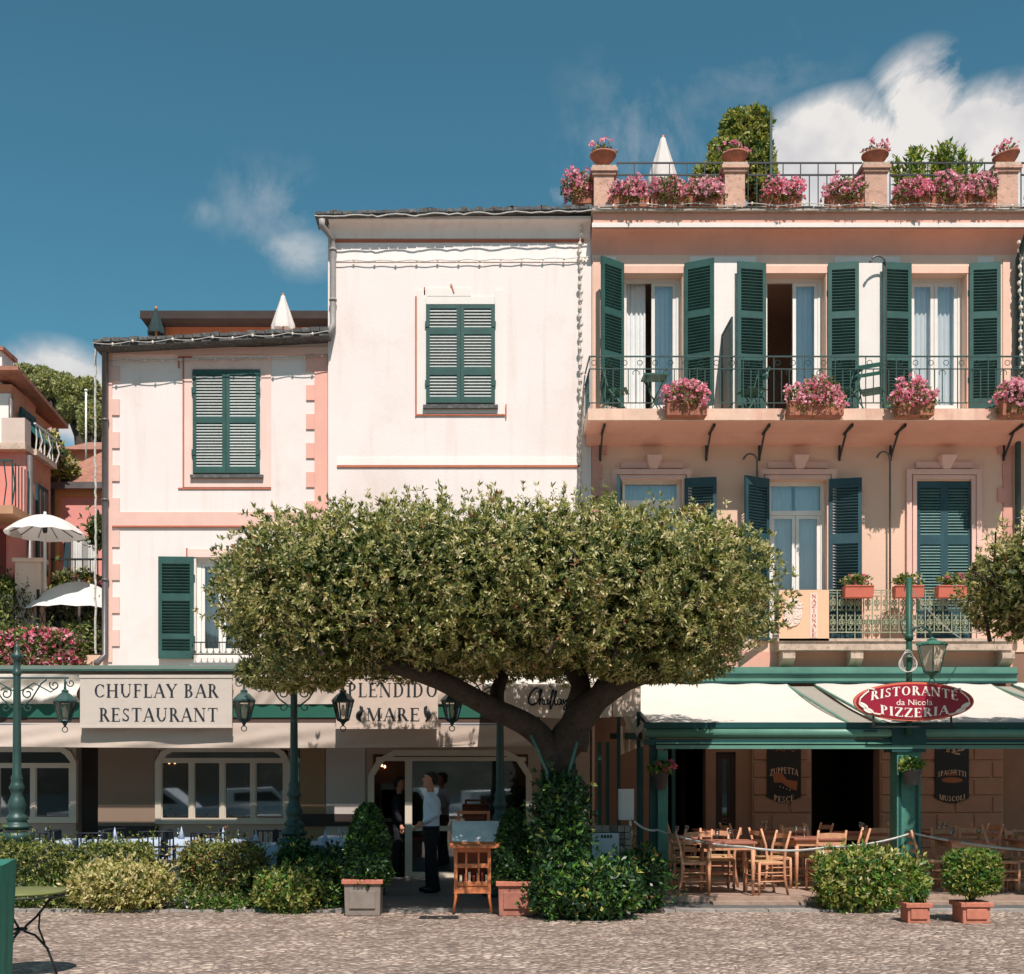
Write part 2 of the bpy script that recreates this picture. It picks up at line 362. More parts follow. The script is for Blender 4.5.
def leaves_mesh(name, parent, pts, out, length, width, mats, weights, k=1, seed=3, spread=1.0, up=.25, loc=None, droop=0.0, label=None, cat=None, group=None, kind=None, tip=None):
    """k leaves radiate from every point; each is a folded diamond"""
    g = np.random.default_rng(seed); n = len(pts)
    P0 = np.repeat(pts, k, 0); O = np.repeat(out, k, 0); N = n * k
    d = unit(O * (.75 if k > 1 else .4) + g.normal(size=(N, 3)) * spread * .6 + np.array([0, 0, up - droop]))
    side = unit(np.cross(d, unit(O + g.normal(size=(N, 3)) * .45)))
    nor = np.cross(side, d)
    L = length * g.uniform(.65, 1.25, size=(N, 1)); W = width * g.uniform(.7, 1.2, size=(N, 1))
    P0 = P0 + g.normal(size=(N, 3)) * length * (.12 if k > 1 else .3)
    a = P0; b = P0 + d * L * .5 + side * W * .5 + nor * W * .12; c = P0 + d * L - nor * L * .12; e = P0 + d * L * .5 - side * W * .5 + nor * W * .12
    V = np.stack([a, b, c, e], 1).reshape(-1, 3)
    base = WL[parent.name] if parent is not None else Vector(loc or (0, 0, 0))
    V = V - np.array(base)
    me = bpy.data.meshes.new(name)
    me.vertices.add(4 * N); me.vertices.foreach_set('co', V.astype(np.float32).ravel())
    me.loops.add(4 * N); me.loops.foreach_set('vertex_index', np.arange(4 * N, dtype=np.int32))
    me.polygons.add(N); me.polygons.foreach_set('loop_start', np.arange(0, 4 * N, 4, dtype=np.int32)); me.polygons.foreach_set('loop_total', np.full(N, 4, dtype=np.int32))
    w = np.array(weights, float); w /= w.sum()
    if tip is not None:   # the choice of material is per rosette so clumps differ
        mi = np.repeat(g.choice(len(mats), size=n, p=w), k); swap = g.random(N) < .35
        mi[swap] = g.choice(len(mats), size=swap.sum(), p=w)
    else: mi = g.choice(len(mats), size=N, p=w)
    me.polygons.foreach_set('material_index', mi.astype(np.int32))
    me.update(calc_edges=True)
    o = link_mesh(me, name, mats, parent, loc)
    return tag(o, label, cat, group, kind)
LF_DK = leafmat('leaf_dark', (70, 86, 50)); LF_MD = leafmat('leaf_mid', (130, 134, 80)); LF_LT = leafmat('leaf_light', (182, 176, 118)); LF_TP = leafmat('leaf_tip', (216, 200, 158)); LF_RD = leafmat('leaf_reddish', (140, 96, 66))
HG_DK = leafmat('hedge_dark', (62, 76, 44)); HG_MD = leafmat('hedge_mid', (108, 120, 62)); HG_LT = leafmat('hedge_light', (164, 160, 96)); HG_YL = leafmat('hedge_yellow', (218, 200, 150)); HG_YG = leafmat('hedge_yellowgreen', (166, 166, 88))
BX_DK = leafmat('glossy_dark', (40, 66, 42), .2, .35); BX_MD = leafmat('glossy_mid', (64, 96, 54), .2, .35); BX_LT = leafmat('glossy_light', (96, 136, 54), .3, .4)
FL_P = cloth('petal_pink', (246, 148, 170), .35, .7, .2); FL_L = cloth('petal_pale', (250, 196, 204), .35, .7, .15); FL_R = cloth('petal_red', (230, 104, 130), .3, .7, .2); FL_W = cloth('petal_white', (236, 230, 224), .3, .7)
PN_DK = leafmat('pine_dark', (112, 122, 84), .25); PN_MD = leafmat('pine_mid', (160, 162, 108), .25); PN_LT = leafmat('pine_light', (190, 184, 130), .25)
TWIG = mat('twig', (96, 74, 56), .9, .2, 9)
# ------------------------------------------------------------------ ground
def cobble():
    m = bpy.data.materials.new('cobbles'); m.use_nodes = True; N = m.node_tree.nodes; L = m.node_tree.links; b = N['Principled BSDF']
    g = N.new('ShaderNodeNewGeometry'); mp = N.new('ShaderNodeMapping'); mp.inputs['Scale'].default_value = (11.5, 12.5, 1); L.new(g.outputs['Position'], mp.inputs[0])
    wz = N.new('ShaderNodeTexNoise'); wz.inputs['Scale'].default_value = 1.1; L.new(g.outputs['Position'], wz.inputs['Vector'])
    av = N.new('ShaderNodeVectorMath'); av.operation = 'MULTIPLY_ADD'; L.new(wz.outputs['Color'], av.inputs[0]); av.inputs[1].default_value = (1.2, 1.2, 0); L.new(mp.outputs[0], av.inputs[2])
    v = N.new('ShaderNodeTexVoronoi'); v.inputs['Scale'].default_value = 1; L.new(av.outputs[0], v.inputs['Vector'])
    e = N.new('ShaderNodeTexVoronoi'); e.feature = 'DISTANCE_TO_EDGE'; L.new(av.outputs[0], e.inputs['Vector']); e.inputs['Scale'].default_value = 1
    cr = N.new('ShaderNodeValToRGB'); L.new(v.outputs['Color'], cr.inputs[0])
    cr.color_ramp.elements[0].color = (*lin((138, 122, 110)), 1); cr.color_ramp.elements[1].color = (*lin((222, 202, 184)), 1)
    x = cr.color_ramp.elements.new(.5); x.color = (*lin((192, 168, 150)), 1)
    x = cr.color_ramp.elements.new(.28); x.color = (*lin((156, 134, 120)), 1)
    big = N.new('ShaderNodeTexNoise'); big.inputs['Scale'].default_value = .8; big.inputs['Detail'].default_value = 8; L.new(g.outputs['Position'], big.inputs['Vector'])
    r = N.new('ShaderNodeMapRange'); r.inputs['From Min'].default_value = .3; r.inputs['From Max'].default_value = .7; r.inputs['To Min'].default_value = .6; r.inputs['To Max'].default_value = 1.16; L.new(big.outputs['Fac'], r.inputs['Value'])
    sc = N.new('ShaderNodeVectorMath'); sc.operation = 'SCALE'; L.new(cr.outputs[0], sc.inputs[0]); L.new(r.outputs[0], sc.inputs['Scale'])
    er = N.new('ShaderNodeMapRange'); er.inputs['From Min'].default_value = .02; er.inputs['From Max'].default_value = .11; L.new(e.outputs['Distance'], er.inputs['Value'])
    mx = N.new('ShaderNodeMixRGB'); L.new(er.outputs[0], mx.inputs[0]); mx.inputs[1].default_value = (*lin((122, 102, 92)), 1); L.new(sc.outputs[0], mx.inputs[2]); L.new(mx.outputs[0], b.inputs['Base Color'])
    hr = N.new('ShaderNodeMapRange'); hr.inputs['From Max'].default_value = .35; L.new(e.outputs['Distance'], hr.inputs['Value']); hr.interpolation_type = 'SMOOTHERSTEP'
    n2 = N.new('ShaderNodeTexNoise'); n2.inputs['Scale'].default_value = 30; L.new(g.outputs['Position'], n2.inputs['Vector'])
    ad = N.new('ShaderNodeMath'); ad.operation = 'MULTIPLY_ADD'; L.new(n2.outputs['Fac'], ad.inputs[0]); ad.inputs[1].default_value = .35; L.new(hr.outputs[0], ad.inputs[2])
    ad2 = N.new('ShaderNodeMath'); ad2.operation = 'MULTIPLY_ADD'; vs = N.new('ShaderNodeSeparateColor'); L.new(v.outputs['Color'], vs.inputs[0]); L.new(vs.outputs[1], ad2.inputs[0]); ad2.inputs[1].default_value = 1.1; L.new(ad.outputs[0], ad2.inputs[2])
    bp = N.new('ShaderNodeBump'); bp.inputs['Strength'].default_value = 1.0; bp.inputs['Distance'].default_value = .03; L.new(ad2.outputs[0], bp.inputs['Height']); L.new(bp.outputs[0], b.inputs['Normal'])
    b.inputs['Roughness'].default_value = .75; b.inputs['Specular IOR Level'].default_value = .3
    return m
COBBLE = cobble()
def flags():
    m = mat('slate_flags', (92, 92, 90), .6, .3, 2.2, bump=.5, bscale=14, dirt=(126, 118, 108)); return m
FLAGS = flags()
mb = MB(); mb.add([(-70,-9,0),(70,-9,0),(70,160,0),(-70,160,0)], [(0,1,2,3)]); mb.build('ground', COBBLE, kind='structure')
mb = MB(); mb.box(-16, 16, 15.75, 24, .004, .03); mb.build('pavement', FLAGS, kind='structure')
mb = MB(); mb.add([(-300,-260,-.9),(300,-260,-.9),(300,-9,-.9),(-300,-9,-.9)], [(0,1,2,3)])
mb.build('water', mat('harbour_water', (20, 60, 74), .12, .2, .4, bump=.8, bscale=2.2, spec=.6), kind='structure')
mb = MB(); mb.box(-70, 70, -9.3, -9.0, -1.0, .12); mb.build('kerb', STONEW, kind='structure')
mb = MB(); x = -15.0; rk = random.Random(6)
while x < 15: w = rk.uniform(.5, .95); mb.box(x+.006, x+w-.006, 15.52+rk.uniform(-.01,.01), 15.745, .0, .028+rk.uniform(0,.008)); x += w
mb.build('kerb_stones', mat('kerb_stone', (150,142,134), .85, .3, 3, bump=.4, dirt=(106,98,92)), kind='structure')
mb = MB(); xg, yg = X(439,14.9), 14.9; mb.box(xg-.24, xg+.24, yg-.12, yg+.12, .004, .012)
for k in range(11): mb.box(xg-.215+k*.04, xg-.195+k*.04, yg-.09, yg+.09, .012, .018)
tag(mb.build('drain_grate', IRONK, None, loc=(xg,yg,0)), 'small dark drain grate in the cobbles in front of the doorway', 'drain')
# hill far behind on the left
def hillfn(u, v):
    x = -70 + 66 * u; y = 70 + 70 * v
    return (x, y, 1 + 27 * math.sin(min(1, v * 1.3) * 1.57) * (.6 + .4 * math.cos((u - .25) * 2.6)) + 1.1 * math.sin(x * .7 + y * .3))
mb = MB(); mb.sheet(hillfn, 30, 24)
mb.build('hill', mat('hill_green', (70, 84, 48), .95, .35, .6, bump=.6, bscale=3, dirt=(110, 96, 66)), kind='structure')

# wooded far shore across the harbour, behind the camera (it is what the shop glass mirrors)
mb = MB(); mb.sheet(lambda u, v: (-260+520*u, -140-60*v, -1+(34+10*math.sin(u*9)+5*math.sin(u*23))*math.sin(v*1.57)), 60, 14)
mb.build('far_shore', mat('dark_woods', (40, 50, 36), .95, .5, .08, dirt=(96, 92, 84)), kind='structure')
# ------------------------------------------------------------------ shutters and windows
def shutter(parent, w, h, loc, rz, sections, flip=1, closed=False, label=None, green=None):
    """a louvred leaf hinged at x=0 reaching to flip*w"""
    mb = MB(); st = .065; t = .04
    def bx(x0, x1, z0, z1, y0=-t/2, y1=t/2, mi=0): mb.box(x0*flip, x1*flip, y0, y1, z0, z1, mi)
    bx(0, st, 0, h); bx(w-st, w, 0, h)
    zz = [0] + [v for s_ in sections for v in s_] + [h]
    for i in range(0, len(zz), 2): bx(st, w-st, zz[i], zz[i+1])
    for a, b in sections:
        n = max(3, int((b-a) / .05)); p = (b-a)/n
        for k in range(n):
            z = a + (k+.5)*p; x0, x1 = st*flip, (w-st)*flip
            # louvre: outer edge (-y) lower, inner edge higher
            y0, y1, dz = -.021, .021, p*.42
            mb.add([(x0,y0,z-dz-.004),(x1,y0,z-dz-.004),(x1,y1,z+dz-.004),(x0,y1,z+dz-.004),(x0,y0,z-dz+.004),(x1,y0,z-dz+.004),(x1,y1,z+dz+.004),(x0,y1,z+dz+.004)],
                   [(0,3,2,1),(4,5,6,7),(0,1,5,4),(1,2,6,5),(2,3,7,6),(3,0,4,7)], 1)
    for z in (h*.2, h*.8): bx(-.02, .05, z-.05, z+.05, -t/2-.012, -t/2)
    g = green or GREEN
    o = mb.build('shutter', [g, FADED if closed == 1 else (FADEDG if closed == 2 else g)], None)
    o.parent = parent; b = WL[parent.name]; o.location = Vector(loc) - b; o.rotation_euler = (0, 0, rz)
    if label: o['label'] = label
    return o
def curtain(mb, x0, x1, z0, z1, y, amp=.03, folds=9, mi=0, ph=0):
    mb.sheet(lambda u, v: (x0+(x1-x0)*u, y + amp*math.sin(u*folds*6.28+ph+.8*math.sin(u*7)) * (.5+.5*(1-v)), z0+(z1-z0)*v), folds*8, 4, mi)
def window(parent, x0, x1, z0, z1, y, lights=2, transom=None, fm=None, fw=.07, cur='both', glass=None, skip=()):
    fm = fm or FRAMEW; glass = glass or GLASS
    mb = MB(); mb.box(x0, x0+fw, y, y+.07, z0, z1); mb.box(x1-fw, x1, y, y+.07, z0, z1); mb.box(x0+fw, x1-fw, y, y+.07, z1-fw, z1); mb.box(x0+fw, x1-fw, y, y+.07, z0, z0+fw*1.3)
    top = z1-fw
    if transom: mb.box(x0+fw, x1-fw, y-.004, y+.066, transom-.04, transom+.04); ztop = transom-.04
    else: ztop = top
    W = (x1-x0-2*fw)/lights
    for i in range(lights):
        if i in skip: continue
        a = x0+fw+i*W+.004; b = a+W-.008; c = z0+fw*1.3+.004; d = ztop-.004
        mb.box(a, a+.06, y+.008, y+.058, c, d); mb.box(b-.06, b, y+.008, y+.058, c, d); mb.box(a+.06, b-.06, y+.01, y+.056, d-.06, d); mb.box(a+.06, b-.06, y+.01, y+.056, c, c+.09)
    f = mb.build('window_frame', fm, parent)
    g = MB()
    for i in range(lights):
        if i in skip: continue
        a = x0+fw+i*W+.064; b = x0+fw+(i+1)*W-.064
        g.add([(a,y+.03,z0+fw+.09),(b,y+.03,z0+fw+.09),(b,y+.03,ztop-.064),(a,y+.03,ztop-.064)], [(0,1,2,3)])
    if transom: g.add([(x0+fw,y+.03,transom+.04),(x1-fw,y+.03,transom+.04),(x1-fw,y+.03,top),(x0+fw,y+.03,top)], [(0,1,2,3)])
    if g.f: g.build('pane', glass, f)
    if cur:
        c = MB()
        if cur in ('both', 'full'):
            m = x0+(x1-x0)*(.47 if cur == 'both' else .5); m2 = x0+(x1-x0)*(.53 if cur == 'both' else .5)
            curtain(c, x0+.05, m, z0, z1-.03, y+.16, .02, 6, 0, 1); curtain(c, m2, x1-.05, z0, z1-.03, y+.165, .02, 6, 0, 2)
        elif cur == 'left': curtain(c, x0+.05, x0+(x1-x0)*.42, z0, z1-.03, y+.16, .025, 5)
        elif cur == 'right': curtain(c, x0+(x1-x0)*.55, x1-.05, z0, z1-.03, y+.16, .025, 5)
        c.build('curtain', CURT, parent)
    return f

# ================================================================== right building (peach)
F = 21.4
rb = thing('apartment_building', 'tall peach building with flowered balcony, green shutters and a roof terrace', 'building', (X(800,F), F, 0))
def hx(a, b, t, c, d=F): return (X(a,d), X(b,d), Z(c,d), Z(t,d))      # hole from px left,right,top,bottom
top_doors = [(624, 682), (766, 825), (911, 966), (1050, 1108)]
holes = [hx(a, b, 274, 412) for a, b in top_doors] + [hx(622, 682, 478, 600), hx(769, 827, 480, 643), hx(917, 972, 481, 641), hx(1060, 1115, 481, 641)]
shop = [hx(664, 706, 748, 874), hx(716, 736, 752, 858), hx(812, 879, 742, 874), hx(1030, 1090, 742, 874)]
x0, x1 = X(592, F), X(1150, F)
mb = MB(); zmid = Z(424, F); zb = Z(652, F)
wall(mb, x0, x1, zmid, Z(212, F), F, [h for h in holes if h[2] > zmid - .6 and h[3] > zmid], .26, 0)
wall(mb, x0, x1, zb, zmid, F, holes[4:], .26, 1)
mb.box(x1-.02, x1, F, 30, 0, Z(212, F), 0); mb.box(x0, x0+.05, F+.01, 30, 0, Z(212, F), 0); mb.box(x0, x1, 29.9, 30, 0, Z(212, F), 0)
mb.build('wall', [PEACHL, PEACH], rb)
mb = MB(); wall(mb, x0, x1, 0, zb, F+.02, shop, .3, 0)
mb.build('ground_floor_wall', [mat('shop_wall_brown', (134, 102, 84), .9, .1, 2)], rb)
# rooms behind
mb = MB()
for a, b, c, d in holes[:4]: mb.box(a-.4, b+.4, F+.3, F+2.8, c-.02, d+.15)
for a, b, c, d in holes[4:]: mb.box(a-.3, b+.3, F+.3, F+2.6, c-.02, d+.15)
for v in range(0, len(mb.f)): pass
mb.f = [f for i, f in enumerate(mb.f) if i % 6 != 2]; mb.m = mb.m[:len(mb.f)]; mb.s = mb.s[:len(mb.f)]
mb.build('room', BROWNR, rb)
mb = MB()
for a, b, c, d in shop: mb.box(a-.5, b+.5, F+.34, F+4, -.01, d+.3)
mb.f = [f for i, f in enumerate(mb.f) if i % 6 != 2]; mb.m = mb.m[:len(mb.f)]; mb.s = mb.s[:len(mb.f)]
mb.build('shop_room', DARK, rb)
# pale panels between the upper doors
for a, b in ((604, 616), (690, 756), (835, 900), (978, 994)): mb = MB(); mb.pbox(a, 256.5, b, 412, F-.012, .011); mb.build('wall_panel', WHITEP, rb)
PALER = mat('pale_rose_paint', (230, 186, 164), .85, .08, 3)
for a, b in top_doors:
    d = F-.03; mb = MB()
    mb.pbox(a-7, 269, a-1, 412, d, .03); mb.pbox(b+1, 269, b+7, 412, d, .03); mb.pbox(a-7, 266, b+7, 273, d-.01, .04); mb.build('door_surround', PALER, rb)
for q in ((1003,1010),(593,600)): mb = MB(); mb.pbox(q[0], 258, q[1], 412, F-.02, .02); mb.build('pilaster_strip', PALER, rb)
# windows / doors
a, b, c, d = holes[0]; window(rb, a, b, c, d, F+.2, 2, cur='left', skip=(0,)); 
cm = MB(); curtain(cm, a+(b-a)*.52, b-.1, c, d-.05, F+.36, .02, 5); cm.build('curtain', CURT, rb)
a, b, c, d = holes[1]; window(rb, a, b, c, d, F+.2, 2, cur='right', skip=(0,))
a, b, c, d = holes[2]; window(rb, a, b, c, d, F+.2, 2, cur='full')
a, b, c, d = holes[3]; window(rb, a, b, c, d, F+.2, 2, cur='full')
a, b, c, d = holes[4]; window(rb, a, b, c, d, F+.16, 2, transom=d-.4, cur='full')
a, b, c, d = holes[5]; window(rb, a, b, c, d, F+.16, 2, transom=Z(511, F), cur='both')
# shutters, top floor
zf = Z(410, F); hh = Z(265, F)-zf; sec = [(.14*hh, .40*hh), (.46*hh, .62*hh), (.68*hh, .955*hh)]
sec = [(.07*hh, .33*hh), (.37*hh, .62*hh), (.665*hh, .955*hh)]
lw = .53
for i, (a, b) in enumerate(top_doors):
    la, ra = [(38, 24), (8, 6), (6, 6), (8, 8)][i]
    shutter(rb, lw, hh, (X(a-1, F), F-.06, zf), R(180+la+random.uniform(-2.5,2.5)), sec, 1)
    shutter(rb, lw, hh, (X(b+2, F), F-.06, zf), R(180-ra+random.uniform(-2.5,2.5)), sec, -1)
# middle floor
z2 = Z(641, F); h2 = Z(480, F)-z2; s2 = [(.06*h2, .30*h2), (.34*h2, .63*h2), (.68*h2, .95*h2)]
s2 = [(.04*h2, .14*h2), (.20*h2, .60*h2), (.66*h2, .95*h2)]
for (px, fl, rz) in ((768, 1, R(180+30)), (828, -1, R(180-12))): shutter(rb, .56, h2, (X(px, F), F-.06, z2), rz, s2, fl, green=GREEND)
shutter(rb, .56, h2*.72, (X(621, F), F-.06, Z(600, F)), R(180+78), [(.1, h2*.3), (h2*.34, h2*.68)], 1, green=GREEND)
shutter(rb, .56, h2*.75, (X(684, F), F-.06, Z(600, F)), R(180-10), [(.1, h2*.3), (h2*.34, h2*.7)], -1, green=GREEND)
for px, fl in ((917, 1), (972, -1)): shutter(rb, .49, h2, (X(px, F), F+.03, z2), 0, s2, fl, closed=2, green=GREEND, label='closed louvred shutter leaf, the pair beside the corner blocks')
for px, fl in ((1060, 1), (1115, -1)): shutter(rb, .49, h2, (X(px, F), F+.03, z2), 0, s2, fl, closed=2, green=GREEND)
# middle floor mouldings and keystones
def surround(a, b, t, bt):
    mb = MB(); 
    for k, (o, w, p) in enumerate(((4, 4, .05), (9, 5, .08))):
        mb.pbox(a-o-w+4, t-o, a-o+4, bt, F-p, p); mb.pbox(b+o-4, t-o, b+o+w-4, bt, F-p, p); mb.pbox(a-o-w+4, t-o-w+3, b+o+w-4, t-o+3, F-p-.006, p+.004)
    mb.pbox(a-1, t-18, b+1, t-12, F-.04, .04)
    m = (a+b)/2; dd = F
    xa, xb, xc = X(m-5, dd), X(m+1, dd), X(m+9, dd); zt, zl = Z(t-23, dd), Z(t-10, dd)
    mb.add([(xa-.06, F, zt), (xc+.06, F, zt), (xb+.1, F, zl), (xb-.1, F, zl), (xa-.02, F-.2, zt-.01), (xc, F-.2, zt-.01), (xb+.06, F-.07, zl), (xb-.06, F-.07, zl)],
           [(0,3,2,1),(4,5,6,7),(0,1,5,4),(1,2,6,5),(2,3,7,6),(3,0,4,7)])
    mb.build('window_surround', PINKL, rb)
for a, b in ((622, 682), (769, 827), (917, 972), (1060, 1115)): surround(a, b, 480, 642 if a > 700 else 600)
mb = MB()
for k in range(9):
    y = 440 + k*24
    for (e, s_) in ((1012, -1), (593, 1)):
        w = 14 if k % 2 == 0 else 9
        mb.pbox(min(e, e+s_*w), y, max(e, e+s_*w), y+14, F-.035, .035)
mb.pbox(1003.5, 436, 1012.5, 652, F-.028, .028); mb.pbox(592.5, 436, 600, 652, F-.028, .028); mb.build('corner_blocks', ROSETRIM, rb)
mb = MB(); mb.box(X(592, F), X(1012, F), F-.02, F, Z(668, F), Z(652, F)); mb.build('base_band', TERRAC, rb)
# cornice with cove
zt, zf_, zw = Z(213, F-.33), Z(228, F-.33), Z(255, F)
prof = [(F+.3, zt), (F-.33, zt), (F-.33, Z(223, F-.33)), (F-.30, Z(223, F-.33)), (F-.30, zf_)]
for k in range(0, 9):
    t = k/8; prof.append((F-.27+.27*math.sin(t*1.57), zf_-.0-(zf_-zw)*(1-math.cos(t*1.57))))
prof += [(F+.3, zw)]
mb = MB(); mb.profx(prof, X(592, F-.33)+.02, x1)
mb.build('cornice', TERRAC, rb)
mb = MB(); mb.box(X(592, F-.35), x1, F-.347, F-.331, Z(227.5, F-.33), Z(223, F-.33)); mb.build('cornice_line', WHITEP, rb)
mb = MB(); mb.box(X(592, F-.4), x1, F-.42, F+.3, zt+.004, zt+.05)
for k in range(40):
    x = X(592, F)+.1+k*.25; mb.box(x, x+.23, F-.43, F-.25, zt+.062, zt+.07+random.random()*.01)
mb.build('stone_edge', [PALEST], rb)
zT = zt+.06
mb = MB(); mb.box(x0, x1, F-.3, 30, zt-.2, zT-.003); mb.build('terrace_floor', TERRAO, rb)
# terrace piers and railing
for (a, b, t) in ((591, 617, 166), (722, 748, 163), (862, 890, 163), (994, 1021, 163), (1130, 1156, 163)):
    mb = MB(); xa, xb = X(a+3, F-.2), X(b-3, F-.2); w = xb-xa; zp = Z(t, F-.2)
    mb.box(xa, xb, F-.2, F-.2+w, zT, zp-.16)
    mb.box(xa-.03, xb+.03, F-.23, F-.17+w, zp-.16, zp-.11); mb.box(xa-.06, xb+.06, F-.26, F-.14+w, zp-.105, zp-.05); mb.box(xa-.02, xb+.02, F-.22, F-.18+w, zp-.108, zp-.1)
    mb.box(xa-.04, xb+.04, F-.24, F-.16+w, zp-.05, zp, 1)
    mb.build('terrace_pier', [mat('weathered_pink_stone', (204, 164, 142), .9, .15, 4, bump=.4, bscale=30, dirt=(150, 116, 98)), STONEW], rb)
mb = MB()
for (a, b) in ((617, 722), (748, 862), (890, 994), (1021, 1130)):
    xa, xb = X(a, F-.05), X(b, F-.05); z1_, z2_ = Z(163, F-.05), Z(175, F-.05)
    for z in (z1_, z2_, zT+.1): mb.box(xa, xb, F-.06, F-.04, z-.014, z+.014)
    n = int((xb-xa)/.155)
    for k in range(n+1):
        x = xa+(xb-xa)*k/n; mb.box(x-.008, x+.008, F-.058, F-.042, zT, z1_ if k % 2 == 0 else z2_)
mb.build('terrace_railing', IRONK, rb)
# long balcony
BD = .92; fb = F-BD
xl = X(588, fb)
mb = MB(); ztop = Z(408.5, fb); zbt = Z(420, fb)
mb.box(xl, x1, fb, F, zbt, ztop, 0)
mb.profx([(fb+.06, zbt), (F, zbt), (F, zbt-.2), (F-.1, zbt-.17), (F-.3, zbt-.05)], xl+.05, x1, 1)
mb.build('balcony_slab', [mat('balcony_edge', (224, 188, 164), .85, .15, 3, streak=.6, dirt=(190, 128, 108)), TERRAC], rb)
for px in (600, 706, 759, 839, 890, 1003, 1075):
    mb = MB(); x = X(px, F); w = .035
    mb.beam((x, F-.02, zbt-.05), (x, fb+.14, zbt-.045), w, .05); mb.beam((x, F-.02, zbt-.42), (x, fb+.5, zbt-.07), w*.8, .035); mb.beam((x, F-.03, zbt-.03), (x, F-.03, zbt-.46), w, .03)
    mb.build('balcony_bracket', IRONK, rb)
mb = MB(); rz1, rz2, rz3 = Z(355.5, fb), Z(368, fb), Z(402, fb); y = fb+.05
for z, h in ((rz1, .022), (rz2, .014), (rz3, .014)):
    mb.box(xl+.03, x1, y-.012, y+.012, z-h/2, z+h/2); mb.box(xl+.02, xl+.044, y-.01, F, z-h/2, z+h/2)
k = 0; x = xl+.04
while x < x1:
    mb.box(x-.007, x+.007, y-.007, y+.007, ztop if k % 4 == 0 else rz3, rz1 if k % 4 == 0 else rz2)
    if k % 4 == 2:
        cx = x; pts = [(cx + .055*math.cos(a_), y, rz2-.07+.05*math.sin(a_)) for a_ in np.linspace(-.6, 3.8, 9)]; mb.tube(pts, .006, 4)
    mb.tube([(x+.066+.045*math.cos(a_), y, (rz1+rz2)/2+.045*math.sin(a_)+0) for a_ in np.linspace(0, 6.28, 9)], .006, 4) if k % 2 == 0 else None
    x += .131; k += 1
for j in range(1, 7): yy = fb+.05+j*.131; mb.box(xl+.024, xl+.038, yy-.007, yy+.007, rz3, rz2)
mb.build('balcony_railing', IRONG, rb)
# small wrought iron balcony on the middle floor
BD2 = .38; f2 = F-BD2; zt2 = Z(641.5, f2); zb2 = Z(650, f2)
mb = MB(); mb.box(X(779, f2), X(1012, f2), f2, F, zb2, zt2); mb.box(X(779, f2)-.03, X(1012, f2)+.03, f2-.03, F, zt2+.001, zt2+.05)
mb.build('lower_balcony_slab', STONEW, rb)
for px in (784, 851, 1000):
    mb = MB(); x = X(px, F)
    mb.profx([(F, zb2), (f2+.03, zb2), (f2+.03, zb2-.14), (f2+.1, zb2-.2), (F-.05, zb2-.34), (F, zb2-.34)], x-.11, x+.11)
    mb.build('stone_bracket', STONEW, rb)
mb = MB(); y = f2+.04; zr = Z(590, f2); zl = Z(632, f2)
xa, xb = X(785, f2), X(979, f2)
for z in (zr, zl): mb.box(xa, xb, y-.01, y+.01, z-.01, z+.01)
mb.box(xa, xb, y-.008, y+.008, zr-.05, zr-.04)
W = .148; n = int((xb-xa)/W); W = (xb-xa)/n; H = zr-.05-zl
for i in range(n+1):
    x = xa+i*W; mb.box(x-.008, x+.008, y-.009, y+.009, zt2+.05 if i % 4 == 0 else zl, zr)
    if i == n: break
    for j in range(4):
        z0_ = zl+H*j/4; hh_ = H/4
        up = 1 if j % 2 == 0 else -1
        for s_ in (-1, 1):       # a pair of C scrolls, back to back
            ex = x+W*.5+s_*W*.42; mb.tube([(ex-s_*W*.38*math.sin(t), y, z0_+hh_*.5+up*hh_*(.5*math.cos(t))) for t in np.linspace(.15, 2.2, 8)]+[(ex-s_*W*.13, y, z0_+hh_*.5-up*hh_*.15)], .009, 4)
            mb.tube([(x+W*.5+s_*W*.2+W*.1*math.cos(t), y-.003, z0_+hh_*.5+up*hh_*.3+W*.1*math.sin(t)) for t in np.linspace(0, 5, 7)], .0085, 4)
        if j % 2: mb.tube([(x+W*.5, y-.006, z0_-.03), (x+W*.5, y-.006, z0_+.03)], .02, 5)
mb.build('ornate_railing', mat('pale_green_iron', (156, 158, 128), .6, .3, 9, dirt=(96, 104, 84)), rb)
# rusticated shop wall between the openings
def blocks(parent, a, b, top, bot, d, name='stone_blocks'):
    mb = MB(); mb.pbox(a, top, b, bot, d, .03, 1); row = 0; y = bot; bh = 17.5
    xa, xb = X(a, d), X(b, d)
    while y > top:
        y2 = max(top, y-bh); off = (0 if row % 2 else .33); x = xa - off
        while x < xb:
            w = .66; q0 = max(x, xa)+.012; q1 = min(x+w, xb)-.012
            if q1-q0 > .05:
                za, zb_ = Z(y, d)+.012, Z(y2, d)-.012
                e = .018
                mb.add([(q0,d,za),(q1,d,za),(q1,d,zb_),(q0,d,zb_),(q0+e,d-.03,za+e),(q1-e,d-.03,za+e),(q1-e,d-.03,zb_-e),(q0+e,d-.03,zb_-e)], [(4,5,6,7),(0,1,5,4),(1,2,6,5),(2,3,7,6),(3,0,4,7)], 0)
            x += w
        y = y2; row += 1
    mb.build(name, [BLOCK, BLOCKJ], parent)
blocks(rb, 752, 811, 742, 866, F-.03); blocks(rb, 880, 1003, 742, 866, F-.03)
# framed window on the shop front
a, b, c, d = shop[1]; window(rb, a, b, c, d, F+.1, 1, fm=mat('dark_brown_frame', (52, 40, 34), .5), cur=None, glass=GLASSD)
